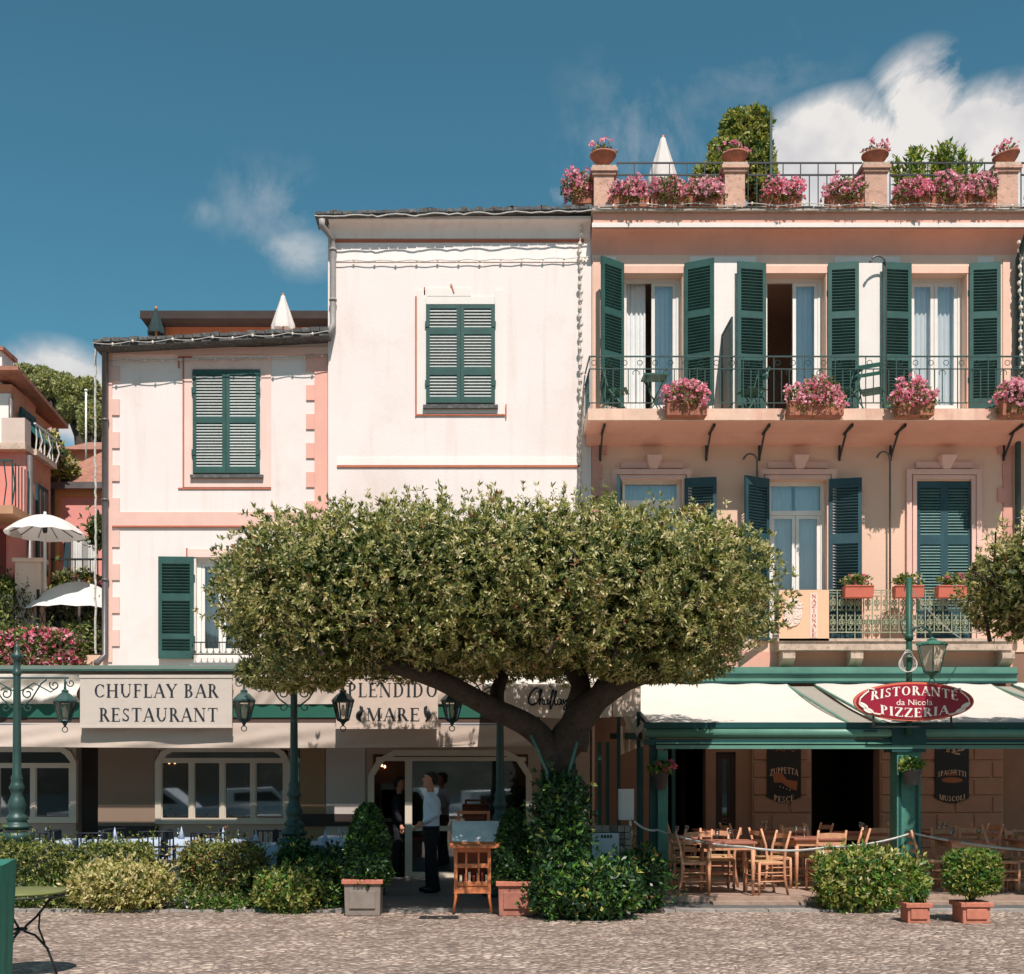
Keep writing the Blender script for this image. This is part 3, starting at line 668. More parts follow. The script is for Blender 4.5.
# downpipe by the corner and light strip
mb = MB(); xp = X(1018, F-.1); mb.tube([(xp+.1, F-.5, zt-.05), (xp, F-.45, Z(245, F)), (xp, F-.12, Z(262, F)), (xp, F-.1, Z(300, F)), (xp, F-.1, Z(640, F))], .05, 10)
for py in (300, 370, 440, 520, 600): mb.tube([(xp, F-.1, Z(py, F)-.02), (xp, F-.1, Z(py, F)+.02)], .062, 10)
mb.build('downpipe', mat('green_grey_pipe', (60, 74, 70), .5, .2, 5), rb)
# steel awning poles (thin swan necks)
def swan(px, top, bot, d, reach, label):
    mb = MB(); x = X(px, d); zt_ = Z(top, d); r = reach/2
    pts = [(x, d, Z(bot, d)), (x, d, zt_-r)] + [(x-r+r*math.cos(t), d-.12*math.sin(t/2), zt_-r+r*math.sin(t)) for t in np.linspace(.3, 2.6, 8)]
    mb.tube(pts, .018, 6); mb.box(x-.03, x+.03, d+.02, F, Z(bot, d)-.02, Z(bot, d)+.02)
    e = pts[-1]; mb.tube([e, (e[0]-.03, e[1], e[2]-.05)], .022, 6)
    mb.build('swan_neck_pipe', ZINC, None, label, 'pipe', 'curved steel pipes on the peach facade', loc=(x, d, Z(bot, d)))
swan(886, 258, 405, F-.12, .32, 'tall bent steel pipe rising past the top-floor shutter above the balcony')
swan(890, 453, 640, F-.12, .26, 'long bent steel pipe running down the peach wall under the balcony')
swan(757, 455, 560, F-.12, .26, 'short bent steel pipe beside a dark shutter just above the clipped tree')
# ================================================================== middle building (white)
D2 = 21.42
mbl = thing('white_building', 'plain white three-storey building with one closed shuttered window', 'building', (X(460,D2), D2, 0))
wl2 = hx(426, 495, 305, 404, D2)
mb = MB(); wall(mb, X(328,D2), X(592,D2)-.01, Z(668,D2), Z(214,D2), D2, [wl2], .12)
mb.box(X(328,D2), X(328,D2)+.05, D2+.01, 30, 2, Z(214,D2)); mb.box(X(328,D2), X(592,D2)-.01, 29.9, 30, 0, Z(214,D2)); mb.box(X(328,D2), X(592,D2)-.01, D2+.4, 29.89, Z(222,D2)-.1, Z(222,D2))
a, b, c, d = wl2; mb.box(a-.1, b+.1, D2+.121, D2+.2, c-.1, d+.1)
mb.build('wall', CREAM, mbl)
mb = MB(); g0, g1 = D2-.22, D2
prof = [(g1, Z(216,D2)), (g0, Z(216,g0)), (g0, Z(219,g0))] + [(g0+.02+.17*math.sin(t), Z(220,g0)-(Z(220,g0)-Z(239,D2))*(1-math.cos(t))) for t in np.linspace(0,1.57,7)] + [(g1, Z(240,D2))]
mb.profx(prof, X(330,D2), X(590,D2)); mb.box(X(330,D2), X(590,D2), D2-.012, D2, Z(262,D2), Z(243,D2))
mb.build('cornice', CREAM, mbl)
mb = MB(); mb.box(X(331,D2), X(584,D2), D2-.03, D2, Z(242.5,D2), Z(240,D2)); mb.box(X(337,D2), X(580,D2), D2-.025, D2, Z(467.5,D2), Z(465.5,D2)); mb.build('painted_line', RUSTL, mbl)
mb = MB(); mb.box(X(337,D2), X(581,D2), D2-.02, D2, Z(465.3,D2), Z(458,D2)); mb.build('string_course', WHITEP, mbl)
# roof edge: slates lifted a little towards the right
mb = MB(); y0 = D2-.3
xa, xb = X(315,y0), X(598,y0); za, zb_ = Z(215,y0), Z(209,y0)
mb.beam((xa, y0+.24, za-.02), (xb, y0+.24, zb_-.02), .5, .03)
n = 30
for k in range(n):
    t = k/n; x = xa+(xb-xa)*t; z = za+(zb_-za)*t
    mb.box(x+.005, x+(xb-xa)/n-.008, y0-.04-random.random()*.02, y0+.5, z-.006, z+.03+random.random()*.025)
for k in range(14): x = random.uniform(xa, xb); z = za+(zb_-za)*(x-xa)/(xb-xa); mb.box(x, x+.12, y0-.02, y0+.1, z+.05, z+.08)
mb.build('roof_edge', [SLATE], mbl)
mb = MB(); gy = y0-.02
pts = [(xa+(xb-xa)*t, gy-.03, za+(zb_-za)*t-.03-.05*abs(math.sin(t*22))*random.uniform(.3,1)) for t in np.linspace(0,1,60)]
mb.tube(pts, .012, 5); tag(mb.build('light_string', mat('pale_cable', (190,186,178), .6, .3, 9), None, loc=(xa, gy, za)), 'white bulb cable sagging along the slate eave of the white building', 'light string', 'bulb cables on the facades')
WC = MATS['pale_cable']
def cable(pts, label, bulbs=.25, r=.008, br=.022, m2=None, name='light_string', cat='light string', grp='bulb cables on the facades'):
    mb = MB(); mb.tube(pts, r, 5); acc = 0
    for i in range(1, len(pts)):
        p, q = Vector(pts[i-1]), Vector(pts[i]); L_ = (q-p).length; acc += L_
        if bulbs and acc > bulbs: acc = 0; mb.lathe([(.004,-br*1.4),(br,-br*.6),(br,br*.5),(.004,br*1.2)], q, 6, 1)
    o = mb.build(name, [WC, m2 or BULBG], None, loc=pts[0]); return tag(o, label, cat, grp)
def sag(p, q, s, n=24, wob=0): 
    p = Vector(p); q = Vector(q); return [p.lerp(q, t) - Vector((0,0,4*s*t*(1-t) + wob*math.sin(t*57))) for t in np.linspace(0,1,n)]
cable(sag((X(333,D2), D2-.06, Z(262,D2)), (X(590,D2), D2-.06, Z(259,D2)), .02, 50, .012), 'thin bulb cable across the white wall under the cornice', .3)
cable([(X(580,D2)+random.uniform(-.02,.02), D2-.1, Z(py,D2)) for py in range(214, 500, 4)], 'bulb cable hanging down the joint between the white and peach buildings', .12, .012, .035)
cable([(X(1015,F)+random.uniform(-.03,.03), F-.22, Z(py,F)) for py in range(240, 430, 4)], 'bulb cable hanging down the right end of the balcony facade', .12, .012, .035)
cable(sag((X(596,F-.45), F-.46, zT+.03), (X(1110,F-.45), F-.46, zT+.03), 0, 90, .02), 'bulb cable lying along the slate edge of the roof terrace', .3)
# window with surround
zz = wl2; hc = zz[3]-zz[2]; secs = [(.06*hc, .28*hc), (.36*hc, .69*hc), (.76*hc, .95*hc)]
for px, fl in ((426.3, 1), (494.7, -1)): shutter(mbl, (X(495,D2)-X(426,D2))/2-.008, hc-.02, (X(px,D2), D2-.025, zz[2]+.01), 0, secs, fl, closed=1)
mb = MB()
for q in ((417,290,426,414), (495,290,504,414), (426.2,296.5,494.8,304)): mb.pbox(*q, D2-.02, .019)
mb.pbox(427,288,471,296, D2-.02, .019); mb.pbox(426,405,495,413.6, D2-.017, .016)
mb.build('window_surround', WHITEP, mbl)
mb = MB(); mb.pbox(415.2,296,416.6,416, D2-.026, .026); mb.pbox(415.2,414.2,505,415.4, D2-.027, .026); mb.pbox(505.5,404,506.6,417,D2-.04,.04); mb.pbox(424,287,425.2,295,D2-.02,.02); mb.beam(P(451,284,D2-.02), P(454,293,D2-.02), .03, .02); mb.build('painted_edge', RUSTL, mbl)
mb = MB(); mb.pbox(423,404.4,498,408, D2-.09, .09); mb.build('window_sill', SLATE, mbl)
mb = MB(); mb.tube([P(322,219,D2-.4), P(322,226,D2-.38), P(332,238,D2-.1), P(333,250,D2-.08), P(333,300,D2-.08), P(333,325,D2-.08), P(328,334,D2-.25)], .055, 10)
for py in (250, 300): mb.tube([P(333,py-1,D2-.08), P(333,py+1,D2-.08)], .07, 10)
mb.build('downpipe', mat('pale_pipe', (150, 142, 136), .5, .2, 5), mbl)

# ================================================================== left building (cream with pink corner blocks)
D3 = 21.5
lb = thing('corner_building', 'cream two-storey building with pink corner blocks and bands', 'building', (X(215,D3), D3, 0))
w1 = hx(193, 260, 370, 474, D3); w2 = hx(196, 246, 558, 658, D3)
mb = MB(); wall(mb, X(103,D3), X(328,D3)-.005, 0, Z(343,D3), D3, [w1, w2], .15)
mb.box(X(103,D3), X(103,D3)+.05, D3+.01, 30, 0, Z(343,D3)); mb.box(X(103,D3), X(328,D3)-.01, 29.9, 30, 0, Z(343,D3)); mb.box(X(103,D3)+.06, X(328,D3)-.01, D3+.3, 29.89, Z(345,D3)-.1, Z(345,D3))
a, b, c, d = w1; mb.box(a-.1, b+.1, D3+.151, D3+.2, c-.1, d+.1)
mb.build('wall', CREAM, lb)
a, b, c, d = w2; mb = MB(); mb.box(a-.3, b+.3, D3+.2, D3+2, c-.02, d+.1); mb.f = [f for i, f in enumerate(mb.f) if i % 6 != 2]; mb.m = mb.m[:len(mb.f)]; mb.s = mb.s[:len(mb.f)]
mb.build('room', BROWNR, lb)
window(lb, a, b, c, d, D3+.1, 2, cur='both')
mb = MB(); mb.pbox(104,347,328,354, D3-.05, .05); mb.pbox(112,512,328,526, D3-.03, .03); mb.pbox(104,354,112,662, D3-.026, .026)
for k in range(9):
    y = 366+k*33; 
    if y < 650: mb.pbox(112, y, 119.5, y+16, D3-.026, .026)
mb.build('pink_band', PINKL, lb)
mb = MB(); mb.pbox(314.5,354,327.6,512, D3-.026, .026)
for k in range(6): mb.pbox(306, 356+k*29, 314.4, 356+k*29+15, D3-.026, .026)
mb.build('corner_block', PINKT, lb)
mb = MB(); mb.pbox(112, 525.5, 328, 527, D3-.04, .04)
mb.pbox(182.5,357,184.2,488, D3-.02, .02); mb.pbox(178,487.6,271,489, D3-.02, .02); mb.pbox(178,356,192,357.4,D3-.02,.02); mb.pbox(178,357,179.4,368,D3-.02,.02)
mb.pbox(186,548,187.5,558,D3-.02,.02); mb.build('painted_line', RUSTL, lb)
mb = MB()
for q in ((184.3,358,192,487), (261,358,271,487), (192.1,358,260.9,369)): mb.pbox(*q, D3-.018, .017)
mb.pbox(192.1,478,260.9,487, D3-.018, .017); mb.pbox(187,549,250,557,D3-.018,.017)
mb.build('window_surround', mat('faint_pink', (232,198,184), .9, .08, 2, streak=.3, dirt=(224,182,168)), lb)
mb = MB(); mb.pbox(190,474.4,263,477.5, D3-.08, .08); mb.build('window_sill', SLATE, lb)
a, b, c, d = w1; hw = d-c; secs = [(.06*hw, .48*hw), (.54*hw, .94*hw)]
for x, fl in ((a+.005, 1), (b-.005, -1)): shutter(lb, (b-a)/2-.008, hw-.02, (x, D3-.025, c+.01), 0, secs, fl, closed=1)
a, b, c, d = w2; hw = d-c; secs = [(.08*hw, .2*hw), (.25*hw, .58*hw), (.65*hw, .95*hw)]
shutter(lb, .62, hw+.03, (a-.03, D3-.05, c-.02), R(184), secs, 1)
mb = MB(); 
for z in (Z(643,D3), Z(655,D3)): mb.box(a-.05, b+.05, D3-.12, D3-.1, z-.01, z+.01)
for k in range(9): x = a+(b-a)*k/8; mb.box(x-.006, x+.006, D3-.116, D3-.104, Z(655,D3), Z(643,D3)); 
for k in range(8): x = a+(b-a)*(k+.5)/8; mb.tube([(x+.045*math.cos(t), D3-.11, Z(652,D3)-.045*math.sin(t)) for t in np.linspace(0,3.14,6)], .005, 4)
mb.build('window_rail', IRONK, lb)
mb = MB(); y0 = D3-.36
xa, xb = X(94,y0), X(329,y0); za, zb_ = Z(343,y0), Z(331,y0)
mb.beam((xa, y0+.25, za-.045), (xb, y0+.25, zb_-.045), .54, .07)
for k in range(26):
    t = k/26; x = xa+(xb-xa)*t; z = za+(zb_-za)*t; mb.box(x+.005, x+(xb-xa)/26-.008, y0-.05-random.random()*.03, y0+.45, z-.004, z+.04+random.random()*.03)
mb.build('roof_edge', SLATE, lb)
mb = MB(); mb.tube([P(103,346,D3-.2), P(105,352,D3-.08), P(105,560,D3-.08), P(105,655,D3-.08), P(96,664,D3-.3)], .055, 10)
for py in (420, 500, 580): mb.tube([P(105,py-1,D3-.08), P(105,py+1,D3-.08)], .07, 10)
mb.build('downpipe', ZINC, lb)
cable(sag((X(110,D3), D3-.06, Z(361,D3)), (X(327,D3), D3-.06, Z(357,D3)), .02, 50, .012), 'thin bulb cable across the cream corner building just under its eave', .3)
cable([(xa+(xb-xa)*t, y0-.07, za+(zb_-za)*t-.02-.04*abs(math.sin(t*19))) for t in np.linspace(0,1,60)], 'bulb cable along the slate eave of the cream corner building', .3)
cable([(X(99,D3)+random.uniform(-.01,.01), D3-.2, Z(py,D3)) for py in range(350, 660, 5)], 'bulb cable running down the left edge of the cream corner building', .14, .02, .022, m2=STONEW)
# hut on its roof
hd = 24.5
hut = thing('rooftop_hut', 'low orange rooftop room with a flat dark roof', 'hut', (X(240,hd), hd, Z(345,hd)))
mb = MB(); mb.box(X(165,hd), X(335,hd), hd, hd+3, Z(352,hd), Z(327,hd)); mb.build('wall', mat('orange_wall', (196,120,84), .9, .15, 2), hut)
mb = MB(); mb.box(X(147,hd)-.0, X(335,hd), hd-.5, hd+3.1, Z(327,hd)+.002, Z(322,hd)+.04); mb.box(X(147,hd), X(335,hd), hd-.52, hd-.502, Z(328,hd), Z(325,hd)); mb.build('roof', mat('dark_flat_roof', (62,52,46), .8, .2, 3), hut)
mb = MB(); mb.box(X(152,hd), X(166,hd), hd-.3, hd+2, Z(352,hd), Z(330,hd)); mb.build('lattice_screen', mat('lattice', (92,90,84), .8, .5, 40), hut)

def folded(px, top, bot, d, w, m, label, grp='folded parasols on the roofs'):
    t = thing('folded_parasol', label, 'parasol', (X(px,d), d, Z(bot,d)), 0, grp)
    b = MB(); H = Z(top,d)-Z(bot,d); n = 24; rows = [(0,.42),(.25,.5),(.6,.32),(.92,.12),(1,.05)]
    prof = []
    vs = []; fs = []
    for (v, r_) in [(0,.98),(.12,1),(.5,.62),(.85,.26),(.97,.16),(1.0,.05)]:
        for j in range(n):
            a_ = 6.283*j/n; rr = w/2*r_*(1+.14*math.cos(a_*6)); vs.append((X(px,d)+rr*math.cos(a_), d+rr*math.sin(a_), Z(bot,d)+.12+v*(H-.12)))
    for i in range(5):
        for j in range(n): fs.append((i*n+j, i*n+(j+1)%n, (i+1)*n+(j+1)%n, (i+1)*n+j))
    b.add(vs, fs, 0, True); b.build('canopy', m, t)
    b = MB(); b.tube([(X(px,d), d, Z(bot,d)-.4), (X(px,d), d, Z(top,d)+.03)], .022, 8); b.build('pole', WOODL, t)
folded(663, 137, 190, 22.2, .5, UMBW, 'folded white parasol on the roof terrace among pink flowers')
folded(283, 295, 336, 23.6, .42, UMBW, 'folded white parasol on the low roof beside the white building')
folded(156, 308, 340, 23.6, .3, mat('dark_green_canvas', (44,58,58), .9, .1, 5), 'folded dark parasol at the left end of the rooftop hut')

# ================================================================== houses on the left slope
hs = thing('street_house', 'orange and pink house along the side street with white balcony and sloping eave line', 'house', (-9, 24, 0))
sx = -9.0
def sp(px, py, xx=sx): d = FPX*xx/(px-VX); return (d, Z(py, d))      # point on the plane X=xx
mb = MB(); 
d0 = FPX*sx/(27-VX); zr = 9.45; dE = 26.6
mb.box(-16, sx, d0, 25.15, 0, Z(452, d0-.02)); mb.box(-16, sx-.42, d0+.3, dE, Z(452, d0-.02)+.002, zr+.02); mb.prismz([(-16,d0+.3),(sx-.42,d0+.3),(sx-.42,d0+1.6),(-16,d0+1.6)], zr+.021, zr+.2)
mb.build('wall', mat('orange_house_wall', (222,156,124), .9, .15, 1, bump=.2, dirt=(200,130,104)), hs)
mb = MB(); zr2 = Z(452, d0-.02); mb.box(-16, sx+.003, d0-.05, d0-.002, 0, zr2); mb.build('pink_front', mat('red_pink_wall', (222,142,130), .9, .12, 1, streak=.5, dirt=(230,172,158)), hs)
mb = MB(); mb.box(-16, sx-.43, d0+.25, d0+.298, zr2+.15, zr); mb.build('white_front', WHITEP, hs)
mb = MB(); mb.add([(-16,d0-.15,zr+.34),(sx-.12,d0-.15,zr+.34),(sx-.12,dE,zr+.02),(-16,dE,zr+.02),(-16,d0-.15,zr+.42),(sx-.12,d0-.15,zr+.42),(sx-.12,dE,zr+.1),(-16,dE,zr+.16),(-13,d0+1.2,zr+.6),(-13,dE-1.2,zr+.6)], [(0,3,2,1),(0,1,5,4),(1,2,6,5),(2,3,7,6),(4,5,8),(5,6,9,8),(6,7,9),(7,4,8,9)])
rf = mb.build('roof', ROOFT, hs)
mb = MB(); mb.box(sx-1.2, sx-.66, d0+.4, d0+1.0, zr+.1, zr+.9); mb.box(sx-1.28, sx-.6, d0+.32, d0+1.08, zr+.9, zr+.98, 1); mb.build('chimney', [WHITEP, ROOFT], rf)
mb = MB(); mb.box(-16, sx+.06, d0-.25, d0+.2, zr2+.0, zr2+.12); mb.box(sx-.4, sx+.12, d0+.21, d0+1.35, zr2+.005, zr2+.12); mb.build('balcony_slab', STONEW, hs)
mb = MB(); mb.box(sx-.42, sx+.04, d0-.22, d0+.1, zr2+.125, zr2+.62); mb.build('balcony_parapet', mat('grey_pink_render', (206,184,170), .9, .12, 2), hs)
mb = MB()
for k in range(8):
    yy = d0+.25+k*.16; mb.tube([(sx+.08, yy, zr2+.12), (sx+.08+.06*math.sin(k*2), yy+.05, zr2+.35), (sx+.08, yy, zr2+.62)], .014, 4)
mb.box(sx+.06, sx+.1, d0+.2, d0+1.35, zr2+.62, zr2+.65); mb.build('balcony_railing', FRAMEW, hs)
for (ya, yb, za_, zb2_) in ((d0+.7, d0+1.5, zr2+.3, zr2+1.12), (d0+.45, d0+1.05, 5.9, 7.7), (d0+.45, d0+1.05, 3.6, 5.2)):
    mb = MB(); o_ = sx-.42 if za_ > zr2 else sx; mb.box(o_+.003, o_+.05, ya, yb, za_, zb2_); mb.box(o_+.051, o_+.07, ya+.1, (ya+yb)/2-.03, za_+.1, zb2_-.1, 1); mb.box(o_+.051, o_+.07, (ya+yb)/2+.03, yb-.1, za_+.1, zb2_-.1, 1); mb.build('shutter', [GREEND, DARK], hs)
mb = MB(); mb.beam((sx-.38, d0+1.2, zr-.3), (sx+.02, d0+1.2, zr-.8), 1.3, .04); mb.build('awning', mat('green_awning_cloth', (34,96,92), .8, .1, 3), hs)
mb = MB(); mb.tube([(sx-.4, d0+.2, zr-.1), (sx-.4, d0+.2, zr2+.2)], .045, 8); mb.tube([(sx+.1, d0-.12, zr2-.1), (sx+.12, d0-.12, 2)], .06, 8); mb.build('downpipe', ZINC, hs)
zl = Z(512, d0-.5); mb = MB(); mb.box(-16, sx+.15, d0-1.1, d0-.06, zl-.16, zl); mb.build('lower_balcony', mat('ochre_edge', (196,150,116), .9, .15), hs)
mb = MB(); mb.box(-16, sx+.13, d0-1.08, d0-1.05, zl+.83, zl+.87)
for k in range(40): x = sx+.12-k*.16; mb.tube([(x, d0-1.06, zl), (x+.05, d0-1.06, zl+.4), (x, d0-1.06, zl+.85)], .013, 4)
for k in range(7): yy = d0-1.06+k*.16; mb.tube([(sx+.12, yy, zl), (sx+.12, yy, zl+.85)], .013, 4)
mb.build('lower_railing', IRONG, hs)
mb = MB()
for x in (-9.75, -11.4): mb.box(x, x+.5, d0-.09, d0-.052, 3.0, 5.2)
mb.box(-10.6, -9.4, d0-.09, d0-.052, 1, zl-.25, 1); mb.build('front_shutter', [GREEND, mat('maroon_wall', (120,62,58), .9)], hs)

pd = 26.2
ph = thing('pink_house', 'small pink house with hipped tile roof behind the parasols', 'house', (X(75,pd), pd, 0))
xa, xb = X(48,pd), X(130,pd); ze = Z(487,pd)
mb = MB(); mb.box(xa, xb, pd, pd+4.9, 0, ze); mb.build('wall', mat('rose_wall', (224,150,140), .9, .08, 1, streak=.25, dirt=(226,160,150)), ph)
mb = MB(); mb.box(xa-.01, xa+.28, pd-.04, pd-.001, 0, ze); mb.box(xa-.01, xb, pd-.045, pd-.001, ze-.22, ze); mb.build('orange_trim', mat('orange_trim', (220,156,104), .9, .08), ph)
mb = MB(); mb.add([(xa-.3,pd-.14,ze),(xb+.4,pd-.14,ze),(xb+.4,pd+5,ze),(xa-.3,pd+5,ze),(xa+.4,pd+2.5,ze+1.45),(xb-1.2,pd+2.5,ze+1.45)], [(0,3,2,1),(0,1,5,4),(1,2,5),(2,3,4,5),(3,0,4)])
mb.build('roof', ROOFT, ph)
mb = MB(); mb.box(xa-.34, xb+.4, pd-.22, pd-.13, ze-.08, ze+.06); mb.tube([(xa+.12,pd-.1,ze-.05),(xa+.12,pd-.1,1)], .06, 8); mb.build('gutter', ZINC, ph)
mb = MB(); mb.box(X(72,pd), X(98,pd), pd-.05, pd-.002, Z(595,pd), Z(538,pd)); mb.box(X(65,pd), X(71,pd), pd-.06, pd-.002, Z(578,pd), Z(538,pd), 1)
mb.build('door', [mat('pale_door', (150,150,146), .7), GREEND], ph)
mb = MB(); curtain(mb, X(75,pd), X(84,pd), Z(580,pd), Z(541,pd), pd-.12, .06, 4); curtain(mb, X(90,pd), X(99,pd), Z(580,pd), Z(541,pd), pd-.12, .06, 4); mb.build('curtain', CURT, ph)
mb = MB(); yb = pd-.7; mb.box(X(44,yb), X(110,yb), yb, pd-.01, Z(592,yb)-.1, Z(578,yb)); mb.build('balcony_slab', mat('ochre_edge', (196,150,116)), ph)
mb = MB(); mb.box(X(44,yb), X(110,yb), yb+.02, yb+.06, Z(559,yb)-.02, Z(559,yb)+.02)
for k in range(16): x = X(44,yb)+k*.16; mb.box(x, x+.02, yb+.03, yb+.05, Z(578,yb), Z(559,yb))
mb.build('balcony_railing', IRONK, ph)
# tiled roofs further up
for (a, b, t, bt, d, lab) in ((60, 112, 424, 452, 46, 'upper terracotta roof half hidden on the slope below the pines'), (68, 125, 440, 466, 38, 'lower terracotta roof just behind the small pink house')):
    t_ = thing('hill_house', lab.replace('roof', 'roofed house'), 'house', (X((a+b)/2,d), d, 0), 0, 'tile-roofed houses on the slope')
    mb = MB(); mb.box(X(a,d)+.4, X(b,d)-.3, d, d+5, 0, Z(bt,d)); mb.build('wall', mat('hill_wall', (200,130,100), .9, .1), t_)
    mb = MB(); za, zb_ = Z(bt,d), Z(t,d)
    mb.add([(X(a,d),d-.4,za),(X(b,d),d-.4,za),(X(b,d),d+5.4,za),(X(a,d),d+5.4,za),(X(a,d)+.3,d+2.5,zb_),(X(b,d)-.3,d+2.5,zb_)], [(0,3,2,1),(0,1,5,4),(1,2,5),(2,3,4,5),(3,0,4)]); mb.build('roof', ROOFT, t_)
mb = MB(); mb.tube([P(86,470,33), P(86,392,33)], .026, 8); mb.lathe([(.02,0),(.05,.03),(.05,.06),(.02,.08)], P(86,392,33), 8); tag(mb.build('flag_pole', FRAMEW, None, loc=P(86,470,33)), 'bare pale flag pole rising behind the small pink house', 'flag pole')
# garden wall and pier on the left
mb = MB(); mb.box(X(15,23.5), X(41,23.5), 23.5, 23.75, 2.5, Z(562,23.5)); mb.box(X(14,23.5)-.03, X(42,23.5)+.03, 23.47, 23.78, Z(562,23.5), Z(560,23.5)+.04); tag(mb.build('garden_pier', PEACHL, None, loc=(X(28,23.5),23.6,2.5)), 'peach garden pier between the two open parasols', 'pier')
mb = MB(); mb.box(-14, X(103,22.8), 22.8, 23.2, 0, Z(655,22.8)); mb.box(-14, X(103,22.8), 23.21, 30, 0, 2.9)
tag(mb.build('garden_wall', PEACH, None, loc=(-11,22.8,0)), 'low peach wall holding up the flowered garden terrace', 'wall')
mb = MB(); fd = 23.35
for k in range(60):
    x = -13+k*.12
    mb.tube([(x,fd,2.9),(x+.8,fd,5.3-.0)], .008, 3); mb.tube([(x+.8,fd,2.9),(x,fd,5.3)], .008, 3)
for x in (-12.5,-10.4,-8.6): mb.tube([(x,fd,2.9),(x,fd,5.4)], .03, 6)
tag(mb.build('wire_fence', IRONK, None, loc=(-10,fd,2.9)), 'dark chain-link fence behind the pink flowers at far left', 'fence')
def parasol(px, py_rim, py_top, d, w, pole_bot, label):
    t = thing('open_parasol', label, 'parasol', (X(px,d), d, Z(pole_bot,d)), 0, 'open cream parasols on the garden terrace')
    b = MB(); n = 48; r = w/2; zr_ = Z(py_rim,d); h = Z(py_top,d)-zr_; cx = X(px,d); vs = [(cx,d,zr_+h)]; fs = []
    for k in range(1, 9):
        u = k/8
        for j in range(n):
            a_ = 6.283*j/n; sc = 1-.035*u*(.5-.5*math.cos(a_*12)); rr = r*u*sc
            vs.append((cx+rr*math.cos(a_), d+rr*math.sin(a_), zr_+h*(1-u**1.9)-.02*u*u*(.5-.5*math.cos(a_*12))))
    for j in range(n): fs.append((0, 1+j, 1+(j+1)%n))
    for k in range(7):
        for j in range(n): fs.append((1+k*n+j, 1+(k+1)*n+j, 1+(k+1)*n+(j+1)%n, 1+k*n+(j+1)%n))
    b.add(vs, fs, 0, True); b.build('canopy', UMBW, t)
    b = MB(); b.tube([(cx,d,Z(pole_bot,d)),(cx,d,zr_+h+.06)], .028, 8); b.build('pole', FRAMEW, t)
    b = MB()
    for j in range(12): a_ = 6.283*(j+.0)/12; b.tube([(cx,d,zr_+h-.05),(cx+r*.9*math.cos(a_),d+r*.9*math.sin(a_),zr_+.05)], .01, 4)
    b.lathe([(.03,-.15),(.05,-.1),(.05,.05),(.03,.08)], (cx,d,zr_+h-.2), 8); b.build('ribs', IRONK, t)
parasol(45, 534, 515, 22.9, 1.5, 590, 'upper open cream parasol in front of the small pink house')
parasol(79, 612, 582, 23.9, 2.1, 640, 'lower open cream parasol just above the mass of pink flowers')
